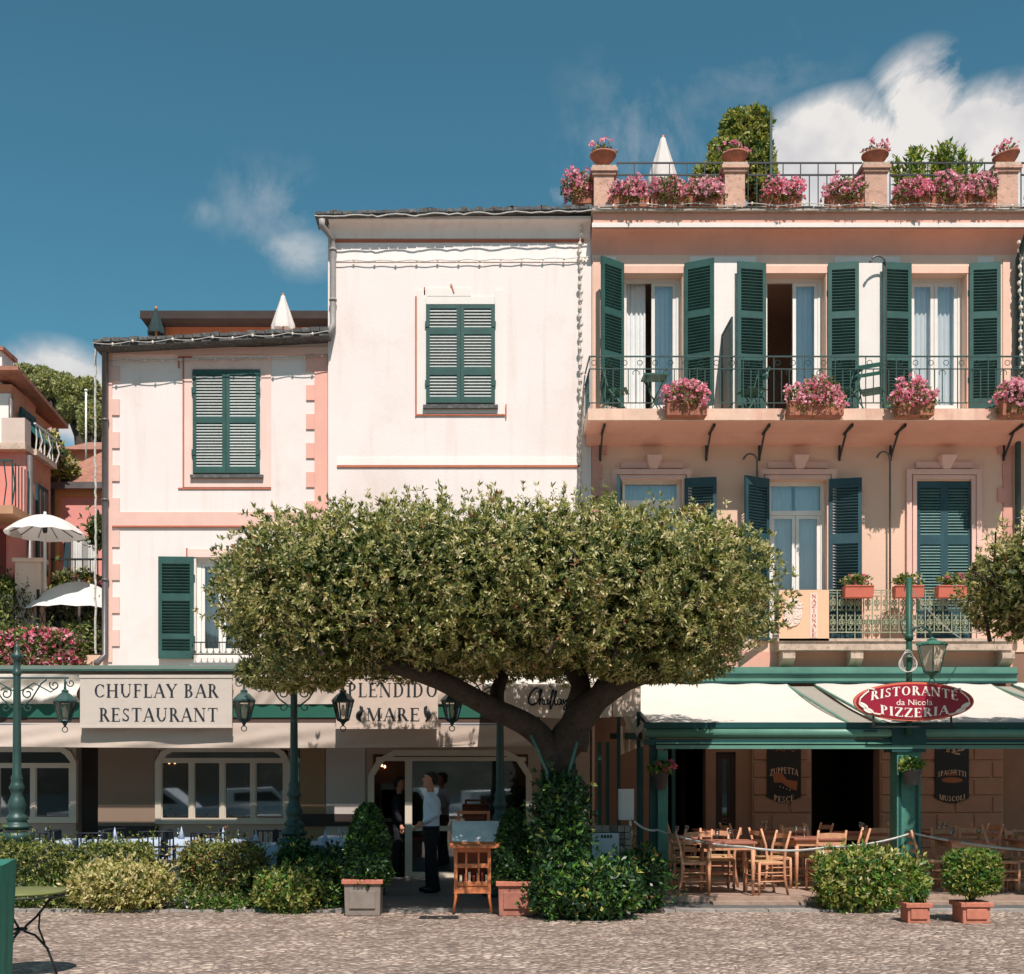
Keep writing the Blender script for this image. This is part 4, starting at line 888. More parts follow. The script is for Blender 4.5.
# ------------------------------------------------------------------ lettering
def L_(x0,y0,x1,y1,w): return ('l',x0,y0,x1,y1,w)
T, t_ = .15, .055
def S_(x, y, w=.28): return ('l', x-w/2, y, x+w/2, y, .045)
def A_(cx,cy,rx,ry,a0,a1,thick=T,thin=t_): return ('a',cx,cy,rx,ry,a0,a1,thick,thin)
G = {
 'A': (.76, [L_(.08,.0,.38,1,t_),L_(.38,1,.68,0,T),L_(.18,.34,.58,.34,t_),S_(.08,.02,.2),S_(.68,.02,.26)]),
 'B': (.66, [L_(.17,0,.17,1,T),S_(.17,.02),S_(.17,.98),L_(.1,.98,.34,.98,t_),L_(.2,.52,.34,.52,t_),L_(.1,.02,.36,.02,t_),A_(.32,.75,.2,.23,-90,90),A_(.34,.27,.24,.25,-90,90)]),
 'C': (.76, [A_(.44,.5,.36,.49,48,312),L_(.68,.68,.68,.95,.045),L_(.7,.1,.7,.24,.04)]),
 'D': (.8, [L_(.17,0,.17,1,T),S_(.17,.02),S_(.17,.98),L_(.1,.98,.38,.98,t_),L_(.1,.02,.38,.02,t_),A_(.36,.5,.34,.48,-90,90)]),
 'E': (.64, [L_(.17,0,.17,1,T),S_(.17,.02),S_(.17,.98),L_(.1,.98,.56,.98,t_),L_(.2,.52,.46,.52,t_),L_(.1,.02,.58,.02,t_),L_(.55,.8,.55,.99,.04),L_(.46,.42,.46,.62,.04),L_(.58,0,.58,.2,.04)]),
 'F': (.6, [L_(.17,0,.17,1,T),S_(.17,.02),S_(.17,.98),L_(.1,.98,.55,.98,t_),L_(.2,.52,.45,.52,t_),L_(.54,.8,.54,.99,.04),L_(.45,.42,.45,.62,.04)]),
 'G': (.8, [A_(.44,.5,.36,.49,48,330),L_(.68,.68,.68,.95,.045),L_(.7,.02,.7,.42,T*.9),S_(.68,.42,.26)]),
 'H': (.84, [L_(.17,0,.17,1,T),L_(.67,0,.67,1,T),L_(.2,.51,.64,.51,t_),S_(.17,.02),S_(.17,.98),S_(.67,.02),S_(.67,.98)]),
 'I': (.34, [L_(.17,0,.17,1,T),S_(.17,.02),S_(.17,.98)]),
 'L': (.6, [L_(.17,0,.17,1,T),S_(.17,.02),S_(.17,.98),L_(.1,.02,.56,.02,t_),L_(.56,0,.56,.22,.04)]),
 'M': (.98, [L_(.14,0,.16,1,t_),L_(.17,1,.48,.02,T),L_(.48,.02,.8,1,t_),L_(.81,0,.81,1,T),S_(.14,.02,.22),S_(.12,.98,.16),S_(.82,.02),S_(.86,.98,.2)]),
 'N': (.86, [L_(.14,0,.14,1,t_),L_(.16,1,.7,.02,T),L_(.7,.0,.7,1,t_),S_(.14,.02,.22),S_(.1,.98,.16),S_(.7,.98,.24)]),
 'O': (.84, [A_(.42,.5,.35,.49,0,360)]),
 'P': (.62, [L_(.17,0,.17,1,T),S_(.17,.02),S_(.17,.98),L_(.1,.98,.34,.98,t_),L_(.2,.48,.34,.48,t_),A_(.32,.73,.23,.25,-90,90)]),
 'R': (.72, [L_(.17,0,.17,1,T),S_(.17,.02),S_(.17,.98),L_(.1,.98,.34,.98,t_),L_(.2,.5,.34,.5,t_),A_(.32,.74,.21,.24,-90,90),L_(.36,.5,.64,0,T),S_(.68,.02,.14)]),
 'S': (.56, [A_(.28,.745,.19,.235,20,270,.07,.09),A_(.27,.265,.22,.25,-160,90,.1,.09),L_(.45,.76,.45,.97,.04),L_(.07,.03,.07,.26,.04)]),
 'T': (.7, [L_(.35,0,.35,1,T),S_(.35,.02),L_(.05,.98,.65,.98,t_),L_(.05,.78,.05,.99,.04),L_(.65,.78,.65,.99,.04)]),
 'U': (.8, [L_(.16,.3,.16,1,T),L_(.66,.3,.66,1,t_),A_(.41,.3,.25,.29,180,360,T*.8,.07),S_(.16,.98),S_(.66,.98,.22)]),
 'Y': (.72, [L_(.08,1,.37,.46,T),L_(.66,1,.37,.46,t_),L_(.37,0,.37,.48,T),S_(.1,.98,.24),S_(.64,.98,.2),S_(.37,.02)]),
 'Z': (.66, [L_(.06,.98,.6,.98,t_),L_(.58,.98,.08,.02,T),L_(.06,.02,.62,.02,t_),L_(.07,.78,.07,.98,.04),L_(.62,.02,.62,.22,.04)]),
 ' ': (.3, [])}
def text_mesh(mb, s, mapf, mi=0, bold=1.0, gap=.08, thick=.004):
    """mapf(u,v)->(x,y,z); u runs in letter heights; returns the width"""
    u0 = 0; lay = 0
    for ch in s:
        w, strokes = G[ch]
        for st in strokes:
            if st[0] == 'l':
                _, xa, ya, xb, yb, sw = st; pts = [(xa,ya,sw),(xb,yb,sw)]
                if abs(ya-yb) < 1e-6 and sw < .1: pass
            else:
                _, cx, cy, rx, ry, a0, a1, tk, tn = st; n = max(6, int(abs(a1-a0)/18)); pts = []
                for k in range(n+1):
                    a = R(a0+(a1-a0)*k/n); sw = tn+(tk-tn)*abs(math.cos(a))**1.5; pts.append((cx+(rx-sw/2)*math.cos(a), cy+(ry-sw/2)*math.sin(a), sw))
            lay += 1; off = (lay % 7)*.0003
            vs = []; m = len(pts)
            for k in range(m):
                a = pts[max(k-1,0)]; b = pts[min(k+1,m-1)]; dx, dy = b[0]-a[0], b[1]-a[1]; l = math.hypot(dx,dy) or 1
                nx, ny = -dy/l, dx/l; w2 = pts[k][2]*bold/2
                for s_ in (1,-1):
                    x, y, z = mapf(u0+pts[k][0]+nx*w2*s_, pts[k][1]+ny*w2*s_); vs.append((x, y-thick-off, z))
            mb.add(vs, [(2*k, 2*k+1, 2*k+3, 2*k+2) for k in range(m-1)], mi)
        u0 += w+gap
    return u0-gap
def text_w(s, gap=.08): return sum(G[c][0]+gap for c in s)-gap
def line_map(xc, zb, h, W, wt, y): # centred, squeezed to width W
    k = W/wt; return lambda u, v: (xc-W/2+u*k, y, zb+v*h)
def put_text(mb, s, pxc, pxw, ptop, pbot, d, mi=0, bold=1.0):
    h = Z(ptop,d)-Z(pbot,d); text_mesh(mb, s, line_map(X(pxc,d), Z(pbot,d), h, pxw*d/FPX, text_w(s), d), mi, bold)
def font_mb(mb, s, xc, zb, size, y, mi=0, width=None, rot90=False, spacing=1.0):
    cu = bpy.data.curves.new('lettering', 'FONT'); cu.body = s; cu.size = size; cu.align_x = 'CENTER'; cu.space_character = spacing; cu.resolution_u = 3
    ob = bpy.data.objects.new('lettering', cu); COL.objects.link(ob); bpy.context.view_layer.update()
    me = bpy.data.meshes.new_from_object(ob.evaluated_get(bpy.context.evaluated_depsgraph_get()))
    xs = [v.co.x for v in me.vertices]; k = 1 if not width else width/(max(xs)-min(xs))
    if rot90: vs = [(xc-v.co.y, y, zb+v.co.x*k*-1) for v in me.vertices]
    else: vs = [(xc+v.co.x*k, y, zb+v.co.y) for v in me.vertices]
    if rot90: vs = [(xc+v.co.y, y, zb-v.co.x*k) for v in me.vertices]
    mb.add(vs, [tuple(p.vertices) for p in me.polygons], mi); bpy.data.objects.remove(ob); bpy.data.meshes.remove(me)

# ================================================================== veranda of the left restaurants
VD = 20.6; VF = 19.2
va = thing('restaurant_veranda', 'long beige canvas-fronted veranda with arched windows below the white and cream buildings', 'veranda', (X(280,VF), VF, 0))
def vh(a, b, t, c): return (X(a,VD), X(b,VD), Z(c,VD), Z(t,VD))
vholes = [vh(-45, 72, 750, 822), vh(158, 288, 750, 822), vh(372, 528, 754, 880), vh(76, 98, 740, 880)]
mb = MB(); wall(mb, X(-70,VD), X(590,VD), .0, 3.35, VD, vholes, .3)
mb.build('wall', [mat('veranda_plaster', (168,148,132), .9, .06, 1, streak=.2, dirt=(180,160,140))], va)
PM_ = [GREEN, mat('grey_panel', (180,170,160), .9, .05), mat('brown_panel', (138,116,98), .9, .06), mat('ochre_panel', (150,122,92), .9, .06)]
for q in ((326,365,.03,1),(98,156,.02,2),(290,325,.025,3)): mb = MB(); mb.pbox(q[0], 740, q[1], 880, VD-q[2], q[2]-.001); mb.build('wall_panel', PM_[q[3]], va)
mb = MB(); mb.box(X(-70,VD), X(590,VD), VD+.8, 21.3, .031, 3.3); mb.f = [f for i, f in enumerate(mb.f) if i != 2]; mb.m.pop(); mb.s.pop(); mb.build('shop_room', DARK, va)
mb = MB()
for k in range(10):
    x = random.uniform(X(378,VD), X(520,VD)); mb.box(x, x+.3, VD+.5, VD+.75, random.uniform(.8,1.4), random.uniform(1.5,1.8), k % 2)
mb.build('bar_shelf', [mat('bottle_glass', (60,80,70), .2), mat('warm_shelf', (120,80,50), .5)], va)
# arched frames: band with cut corners
def arch(a, b, t, bt, cut, w, dark=True):
    mb = MB(); d = VD-.06
    o = [(X(a,d),Z(bt,d)),(X(a,d),Z(t+cut,d)),(X(a+cut*.35,d),Z(t+cut*.35,d)),(X(a+cut,d),Z(t,d)),(X(b-cut,d),Z(t,d)),(X(b-cut*.35,d),Z(t+cut*.35,d)),(X(b,d),Z(t+cut,d)),(X(b,d),Z(bt,d))]
    w_ = w*d/FPX; i_ = [(x+(w_ if k < 3 else 0)-(w_ if k > 4 else 0), z-(w_ if 2 < k < 5 else 0)-(w_*.5 if k in (2,5) else 0)) for k, (x,z) in enumerate(o)]
    for k in range(7): mb.prism([o[k], o[k+1], i_[k+1], i_[k]], d, d+.12)
    return mb
def glazed(a, b, t, bt, tr, n, label, door=False):
    mb = arch(a, b, t, bt, 16, 6); d = VD-.05
    mb.pbox(a+6, tr-2, b-6, tr+3, d, .1); mb.pbox(a+6, bt-6, b-6, bt, d, .1)
    w = (b-a-12)/n; panes = []
    for k in range(n+1):
        x = a+6+k*w
        if 0 < k < n: mb.pbox(x-2.0, tr+3, x+2.0, bt-6, d+.003, .09)
    for k in range(n):
        x = a+6+k*w; q0, q1 = x+(2.0 if k else 0), x+w-(2.0 if k < n-1 else 0)
        mb.pbox(q0, tr+3, q0+1.3, bt-6, d+.02, .05); mb.pbox(q1-1.3, tr+3, q1, bt-6, d+.02, .05); panes.append((q0+1.3, q1-1.3))
    f = mb.build('window_frame', FRAMEC, va, label)
    g = MB()
    for q0, q1 in panes: g.add([P(q0,bt-6,d+.045),P(q1,bt-6,d+.045),P(q1,tr+3,d+.045),P(q0,tr+3,d+.045)], [(0,1,2,3)])
    g.add([P(a+6,tr-2,d+.045),P(b-6,tr-2,d+.045),P(b-6,t+14,d+.045),P(b-18,t+4,d+.045),P(a+18,t+4,d+.045),P(a+6,t+14,d+.045)], [(0,1,2,3,4,5)])
    g.build('pane', GLASSD, f)
glazed(-46, 76, 746, 823, 765, 3, 'arched glazed frame at far left'); glazed(155, 290, 746, 824, 760, 4, 'arched frame with four glazed lights')
mb = arch(368, 532, 750, 884, 26, 6); d = VD-.05
mb.pbox(376, 757, 526, 761, d, .1); mb.pbox(405, 761, 412, 884, d, .1); mb.pbox(412, 826, 526, 831, d+.02, .06); mb.pbox(412, 872, 526, 884, d+.02, .06)
f = mb.build('door_frame', FRAMEC, va)
g = MB(); g.add([P(412,826,d+.05),P(526,826,d+.05),P(526,761,d+.05),P(412,761,d+.05)], [(0,1,2,3)]); g.add([P(412,872,d+.05),P(526,872,d+.05),P(526,831,d+.05),P(412,831,d+.05)], [(0,1,2,3)])
g.build('pane', GLASSD, f)
# low radiator-like grey box by the glass, dado rail
for q in ((296,814,368,826),(98,826,158,836)): mb = MB(); mb.pbox(*q, VD-.08, .04); mb.build('dado_rail', mat('dark_wood_dado', (58,46,40), .6, .2), va)
# roof, gutter and canvas front
mb = MB(); zg = Z(668,VF); mb.box(X(-70,VF), X(640,VF), VF-.05, 21.38, zg-.03, zg+.02); mb.build('roof', mat('veranda_roof', (150,140,128), .8, .1), va)
mb = MB(); mb.box(X(-70,VF), X(642,VF), VF-.14, VF-.05, zg-.03, zg+.03); mb.box(X(-70,VF), X(642,VF), VF-.145, VF-.141, zg-.06, zg-.034, 1); mb.build('gutter', [mat('gutter_green', (112,126,114), .5, .1), GREEN], va)
def canvas_front(a, b, t, bt, d, m, name, amp=.05, fold=5, label=None, bot_sag=0):
    mb = MB()
    mb.sheet(lambda u, v: (X(a+(b-a)*u, d), d - amp*math.sin(v*fold+u*3)*(.3+v) - .03*math.sin(u*40+v*9)*v*(amp/.05), Z(t+(bt-t)*v + bot_sag*math.sin(u*3.14)*v, d)), 40, 14)
    return mb.build(name, m, va, label)
def canvas_roll(a, b, label=None): canvas_front(a, b, 674, 704, VF-.1, AWN, 'canvas_drape', .09, 7, label)
canvas_roll(-60, 79, 'rumpled white canvas drape above the green band'); canvas_front(233, 338, 674, 704, VF-.1, AWNO, 'canvas_drape', .02, 3); canvas_front(437, 508, 674, 704, VF-.1, AWNO, 'canvas_drape', .02, 3)
mb = MB(); mb.pbox(-60, 702, 79, 717.5, VF-.06, .03); mb.pbox(233, 702, 338, 717.5, VF-.06, .03); mb.pbox(437, 702, 508, 717.5, VF-.06, .03); mb.build('green_band', mat('green_band', (40,96,78), .6, .1), va)
mb = MB(); mb.pbox(-60, 717, 540, 726, VF-.04, .03); mb.build('brown_strip', mat('brown_strip', (92,70,60), .8), va)
mb = MB(); mb.tube([P(-60,724.5,VF-.12), P(540,724.5,VF-.12)], .028, 8); mb.build('front_rail', mat('blue_grey_rail', (120,140,158), .4, metal=.3), va)
canvas_front(-60, 540, 723, 746, VF-.14, AWNO, 'valance', .03, 2, None, 2)
mb = MB(); mb.box(X(-60,VF), X(540,VF), VF-.1, VF+.1, Z(745,VF), Z(742,VF)); mb.build('valance_rail', AWNO, va)
for px in (-40, 137, 298, 520): 
    mb = MB(); mb.tube([P(px,880,VF), P(px,668,VF)], .03, 8); mb.build('post', POSTD, va) if px in (298,) else None
# signs
mb = MB(); d = VF-.3
def signsheet(a, b, t, bt, d, m, name, parent=None, label=None, **k):
    mb = MB(); mb.box(X(a,d), X(b,d), d, d+.035, Z(bt,d), Z(t,d)); mb.box(X(a,d)-.01, X(b,d)+.01, d-.012, d+.04, Z(t,d)+.001, Z(t,d)+.05); mb.box(X(a,d)-.01, X(b,d)+.01, d-.012, d+.04, Z(bt,d)-.03, Z(bt,d)-.001)
    return mb.build(name, m, parent, label, **k)
s1 = signsheet(80, 232, 678, 726, d, AWNS, 'canvas_sign', None, 'sunlit canvas sign lettered CHUFLAY BAR RESTAURANT', cat='sign', group='canvas restaurant signs', loc=P(156,726,d))
mb = MB(); put_text(mb, 'CHUFLAY BAR', 156, 125, 684, 697.5, d); put_text(mb, 'RESTAURANT', 158.5, 119, 708, 721.5, d); mb.build('lettering', LETK, s1)
s2 = signsheet(336, 438, 678, 727, d-.05, AWNO, 'canvas_sign', None, 'shaded canvas sign lettered SPLENDIDO MARE', cat='sign', group='canvas restaurant signs', loc=P(386,727,d))
mb = MB(); put_text(mb, 'SPLENDIDO', 388, 100, 683, 697, d-.05); put_text(mb, 'MARE', 393, 54, 708, 721, d-.05)
for cx, sg in ((360, 1), (427, -1)):   # small sea-horse marks
    pts = [P(cx+sg*(2*math.sin(v*7)), 706+15*v, d-.056) for v in np.linspace(0,1,9)]; mb.tube(pts, [.012,.03,.022,.035,.045,.04,.03,.02,.01], 6)
mb.build('lettering', LETK, s2)
# porch awning with script lettering
pa = thing('porch_awning', 'beige drop awning with script lettering hanging beside the tree trunk', 'awning', P(560,690,18.3))
da = 18.2; mb = MB(); mb.sheet(lambda u, v: (X(484+(150)*u, VF), VF-.2-(VF-.2-da)*v, Z(668,VF)+(Z(686,da)-Z(668,VF))*v-.06*math.sin(v*3.14)), 20, 8); mb.build('canopy', AWN, pa)
mb = MB(); mb.sheet(lambda u, v: (X(506+106*u, da), da-.02*math.sin(u*30)*v, Z(684+(28+4*math.sin(u*3.14)+5*u)*v, da)), 30, 6); vv = mb.build('valance', AWNS, pa)
mb = MB(); mb.sheet(lambda u, v: (X(613+28*u, da), da+.03*u, Z(684+(33-2*u)*v, da)), 12, 6); mb.build('side_valance', AWNO, pa)
# script word on the porch valance as pen strokes
def pen(mb, pts, cx, cy, s, d, w=.011):
    k = []
    for i in range(len(pts)-1):
        for t in np.linspace(0,1,5)[:-1]:
            p0 = pts[max(i-1,0)]; p1 = pts[i]; p2 = pts[i+1]; p3 = pts[min(i+2,len(pts)-1)]
            f = lambda a,b,c,e: .5*((2*b)+(-a+c)*t+(2*a-5*b+4*c-e)*t*t+(-a+3*b-3*c+e)*t**3)
            k.append((f(p0[0],p1[0],p2[0],p3[0]), f(p0[1],p1[1],p2[1],p3[1])))
    k.append(pts[-1]); mb.tube([P(cx+x*s, cy-y*s, d-.012) for x, y in k], w, 5)
mb = MB(); cx, cy, s_ = 529, 705, 9.6
pen(mb, [(.95,1.35),(1.15,1.6),(.7,1.75),(.1,1.1),(-.05,.35),(.35,0),(.9,.3)], cx, cy, s_, da-.02, .016)            # C
pen(mb, [(.8,.2),(1.25,1.1),(1.35,1.6),(1.15,1.3),(1.1,0),(1.2,.55),(1.42,.6),(1.42,.1),(1.6,.1)], cx, cy, s_, da-.02)  # h
pen(mb, [(1.6,.6),(1.6,.1),(1.8,.1),(1.95,.6),(1.95,.1),(2.1,.1)], cx, cy, s_, da-.02)                                   # u
pen(mb, [(2.1,.1),(2.5,1.2),(2.55,1.6),(2.35,1.2),(2.2,-.4),(2.35,-.2),(2.5,.2)], cx, cy, s_, da-.02)                   # f
pen(mb, [(2.5,.2),(2.85,1.2),(2.85,1.55),(2.7,1.2),(2.7,.1),(2.95,.1)], cx, cy, s_, da-.02)                              # l
pen(mb, [(3.35,.55),(3.05,.6),(2.98,.15),(3.2,.05),(3.4,.55),(3.38,.1),(3.55,.1)], cx, cy, s_, da-.02)                   # a
pen(mb, [(3.6,.6),(3.65,.15),(3.95,.6),(3.9,-.3),(3.6,-.5),(3.7,-.2),(4.2,.5)], cx, cy, s_, da-.02)                       # y
mb.build('lettering', LETK, vv)

# ================================================================== awning and posts of the right restaurant
AD = 17.2; AW = 21.2
rv = thing('terrace_awning', 'wide cream awning on a green metal frame and green posts above the pizzeria tables', 'awning', (X(800,AD), AD, 0))
mb = MB(); mb.box(X(630,AW), X(1012,AW), AW-.2, AW+.15, Z(682,AW), Z(668,AW)); mb.box(X(630,AW), X(1012,AW), AW-.24, AW-.201, Z(676,AW), Z(674.5,AW), 1); mb.box(X(630,AW), X(1012,AW), AW-.21, AW-.19, Z(684,AW), Z(682,AW)-.003, 1)
mb.build('cassette', [AWNGREEN, POSTD], rv)
def slope(u): return AW-.15+(AD+.1-(AW-.15))*u
zA, zB = Z(684,AW), Z(724,AD)
for xw0, xw1, lab in ((613, 784, 'left canvas sheet'), (812, 986, 'middle canvas sheet behind the oval sign'), (1008, 1130, 'right canvas sheet cut by the frame edge')):
    a, b = X(xw0,AW), X(xw1,AW); mb = MB()
    mb.sheet(lambda u, v: (a+(b-a)*u, slope(v), zA+(zB-zA)*v-.09*math.sin(v*3.14)+.012*math.sin(u*25+v*4)), 30, 12); mb.build('canopy', AWN, rv, lab)
for xw0, xw1 in ((784, 812), (986, 1008)):
    a, b = X(xw0,AW)+.0, X(xw1,AW); mb = MB()
    mb.sheet(lambda u, v: (a+(b-a)*u, slope(v), zA+(zB-zA)*v-.05-.05*math.sin(v*3.14)), 2, 12, 0)
    for e in (a, b): mb.beam((e, slope(0), zA-.03), (e, slope(1), zB-.02), .035, .035, 1)
    mb.build('gap_strip', [GREY_CANV, AWNGREEN], rv)
mb = MB()
xa, xb = X(645,AD), X(1130,AD)
mb.box(xa, xb, AD-.06, AD+.12, Z(728,AD), Z(722.5,AD), 1); mb.tube([(xa,AD,Z(733,AD)),(xb,AD,Z(733,AD))], .075, 16, 0); mb.box(xa, xb, AD-.04, AD+.1, Z(745,AD), Z(739,AD), 1); mb.box(xa+.15, xb, AD-.09, AD-.041, Z(749,AD), Z(745.5,AD), 0); mb.box(xa+.15,xb,AD-.07,AD-.045,Z(744,AD),Z(742.5,AD),0)
mb.box(X(862,AD), X(875,AD), AD-.09, AD-.07, Z(732,AD), Z(730,AD), 1)
mb.build('front_beam', [AWNGREEN, POSTD], rv)
mb = MB(); mb.pbox(897,735,921,900, AD-.05, .3); mb.pbox(899,756,901.5,900, AD-.062, .012, 1); mb.pbox(916,756,918.5,900, AD-.062, .012, 1); mb.pbox(892,728,926,752, AD-.08, .36, 1); mb.build('wide_post', [POSTG, POSTD], rv, 'wide green post under the oval sign')
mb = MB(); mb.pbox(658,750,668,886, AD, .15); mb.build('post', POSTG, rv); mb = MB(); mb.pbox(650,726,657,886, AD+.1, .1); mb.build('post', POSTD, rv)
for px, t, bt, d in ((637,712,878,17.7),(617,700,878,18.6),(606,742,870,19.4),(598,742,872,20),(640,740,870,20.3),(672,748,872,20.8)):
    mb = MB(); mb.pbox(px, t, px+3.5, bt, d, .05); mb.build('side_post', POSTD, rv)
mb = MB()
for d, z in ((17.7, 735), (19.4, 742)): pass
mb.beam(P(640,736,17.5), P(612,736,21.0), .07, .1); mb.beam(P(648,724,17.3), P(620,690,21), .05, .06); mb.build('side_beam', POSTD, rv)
# hanging folds of canvas at the left end
mb = MB(); mb.sheet(lambda u, v: (X(641-20*u*.9,17.3+2.5*u)+.05*math.sin(v*8+u*5), 17.3+2.6*u, Z(722-26*u+ (24+6*math.sin(u*6))*v, 17.3+2.6*u)), 20, 10); mb.build('side_valance', GREY_CANV, rv)
mb = MB(); mb.sheet(lambda u, v: (X(618+19*u,18.9)+.0, 18.9+.05*math.sin(u*20), Z(726+ (30-8*u)*v, 18.9)), 24, 6); mb.build('rolled_side_canvas', AWNO, rv)
mb = MB(); False and mb.sheet(lambda u, v: (X(655+80*u,17.5), 17.55+.25*v, Z(722-3*math.sin(v*3.14)*1.5-10*v+3*math.sin(u*3.1), 17.5+.5*v)), 30, 5); pass
# decking
mb = MB()
for k in range(34):
    y = 16.35+k*.15; mb.box(X(664,16.35), X(1150,16.35), y+.003, y+.145, .04, .12)
for s_ in range(2): mb.box(X(712+6*s_,16.2)-0, X(1150,16.2), 16.35-.22*(s_+1), 16.345-.22*s_, .005, .115-.045*(s_+1)+.0)
tag(mb.build('deck', mat('grey_deck_board', (168,142,124), .8, .2, 3, bump=.3, bscale=20, dirt=(120,100,90)), None, loc=(X(850,16.4),16.4,0)), 'low plank platform under the wooden tables', 'deck')
# oval sign on the pole
od = 16.9
osn = thing('oval_sign', 'dark red oval restaurant and pizzeria sign with white lettering above the wide green post', 'sign', P(914,721,od))
cx, cz, rx, rz = X(914,od), Z(701.5,od), 60*od/FPX, 19.5*od/FPX
mb = MB(); mb.prism([(cx+rx*math.cos(a), cz+rz*math.sin(a)) for a in np.linspace(0,6.283,65)[:-1]], od, od+.05); mb.build('rim', SIGNRIM, osn)
mb = MB(); mb.prism([(cx+(rx-.03)*math.cos(a), cz+(rz-.03)*math.sin(a)) for a in np.linspace(0,6.283,65)[:-1]], od-.012, od-.001); mb.build('face', SIGNRED, osn)
mb = MB(); y = od-.012
s = 'RISTORANTE'; W = 88*od/FPX; wt = text_w(s); h = 9*od/FPX
text_mesh(mb, s, lambda u, v: (cx+(u/wt-.5)*W*(1+.0*v)-.16*(u/wt-.5)*v*h, y, cz+6.3*od/FPX+v*h-.075*((u/wt-.5)*2)**2), 0, 1.2)
s = 'PIZZERIA'; W = 68*od/FPX; wt2 = text_w(s)
text_mesh(mb, s, lambda u, v: (cx+(u/wt2-.5)*W+.12*(u/wt2-.5)*v*h, y, cz-15.6*od/FPX+v*h*.98+.05*((u/wt2-.5)*2)**2), 0, 1.2)
font_mb(mb, 'da Nicola', cx, cz-3.6*od/FPX, .115, y-.004, 0, 36*od/FPX)
for sg in (1,-1):
    pts = [(cx+sg*a*od/FPX, y-.006, cz+b*od/FPX) for a,b in ((40,12),(46,13),(46,10),(50,7),(54,3),(55,-1),(50,-4),(46,-8),(40,-12),(34,-13))]; mb.tube(pts, .012, 5)
    for a, b, q in ((51,-4,.5),(46,-9,.35)):
        c0 = Vector((cx+sg*a*od/FPX, y-.008, cz+b*od/FPX)); mb.prism([(c0.x+.075*math.cos(t)*math.cos(q*sg)-.032*math.sin(t)*math.sin(q*sg), c0.z+.075*math.cos(t)*math.sin(q*sg)+.032*math.sin(t)*math.cos(q*sg)) for t in np.linspace(0,6.283,13)[:-1]], y-.012, y-.007)
mb.build('lettering', LETW, osn)
mb = MB(); mb.box(X(872,od), X(955,od), od+.02, od+.05, Z(727.5,od), Z(726,od)); 
for px in (874, 952): mb.box(X(px,od)-.012, X(px,od)+.012, od+.02, od+.045, Z(727,od), Z(716,od))
mb.build('bracket', IRONK, osn)
# pole with lantern
rp = thing('sign_pole', 'slim green pole with coiled white cable and hexagonal lantern above the oval sign', 'lamp post', P(909,726,17.05))
pdp = 17.05; mb = MB(); mb.tube([P(909,735,pdp), P(909,578,pdp)], .042, 10); mb.tube([P(909,640,pdp),P(909,634,pdp)], .06, 10); mb.build('pole', mat('pole_green', (42,88,72), .5, .15, 5), rp)
mb = MB()
for k in range(4): mb.tube([P(908+ (5.5+1.2*k)*math.cos(a), 661+k+(11-k)*math.sin(a), pdp-.07-.02*k+.05*math.sin(a+k)) for a in np.linspace(0,6.5,22)], .007, 5)
mb.build('cable_coil', WC, rp)
def lantern(parent, px, pt, pb, d, w, glass=GLASSL, metal=None, ring=True, sh=.62):
    """hexagonal street lantern, wide at the shoulder"""
    metal = metal or IRONG; c = X(px,d); zt_, zb_ = Z(pt,d), Z(pb,d); H = zt_-zb_; r = w/2
    mb = MB()
    def ringp(rr, z): return [(c+rr*math.cos(a+.26), d+rr*math.sin(a+.26), z) for a in np.linspace(0,6.283,7)[:-1]]
    lo, hi = ringp(r*.5, zb_+H*.16), ringp(r*.92, zb_+H*sh)
    for k in range(6): mb.tube([lo[k], hi[k]], .011, 4); mb.tube([hi[k], hi[(k+1)%6]], .013, 4); mb.tube([lo[k], lo[(k+1)%6]], .013, 4)
    mb.lathe([(r*1.02,H*sh),(r*1.0,H*(sh+.04)),(r*.55,H*(sh+(1-sh)*.45)),(r*.3,H*(sh+(1-sh)*.58)),(r*.32,H*(sh+(1-sh)*.7)),(r*.12,H*(sh+(1-sh)*.8)),(r*.1,H)], (c,d,zb_), 6)
    mb.lathe([(.01,0),(r*.12,H*.04),(r*.2,H*.09),(r*.52,H*.15)], (c,d,zb_), 6)
    if ring: mb.tube([(c+.04*math.cos(a), d, zb_-.03+.04*math.sin(a)) for a in np.linspace(0,6.283,10)], .007, 4)
    l = mb.build('lantern', metal, parent)
    g = MB(); g.add(lo+hi, [(k,(k+1)%6,6+(k+1)%6,6+k) for k in range(6)]); g.build('pane', glass, l)
    b = MB(); b.lathe([(.01,-.05),(.03,-.03),(.035,.03),(.02,.08),(.02,.12)], (c,d,zb_+H*.33), 8); b.build('bulb', BULBG, l)
    return l
lantern(rp, 932, 637, 679, pdp-.02, .46, glass=mat('frosted_pane', (206,190,168), .4, .05), metal=mat('lantern_green', (64,116,98), .5), sh=.8)
mb = MB(); mb.tube([P(909,636,pdp), P(914,628,pdp), P(922,626,pdp), P(930,632,pdp), P(932,642,pdp)], .02, 6)
mb.tube([P(909,618,pdp), P(900,622,pdp), P(903,634,pdp), P(909,640,pdp)], .012, 5); mb.build('arm', IRONG, rp)
cable(sag(P(909,586,17.05), P(968,642,F-.5), .1, 14), 'pale guy cable slanting from the green pole to the lower balcony', 0, .009, name='guy_cable', cat='cable', grp=None)
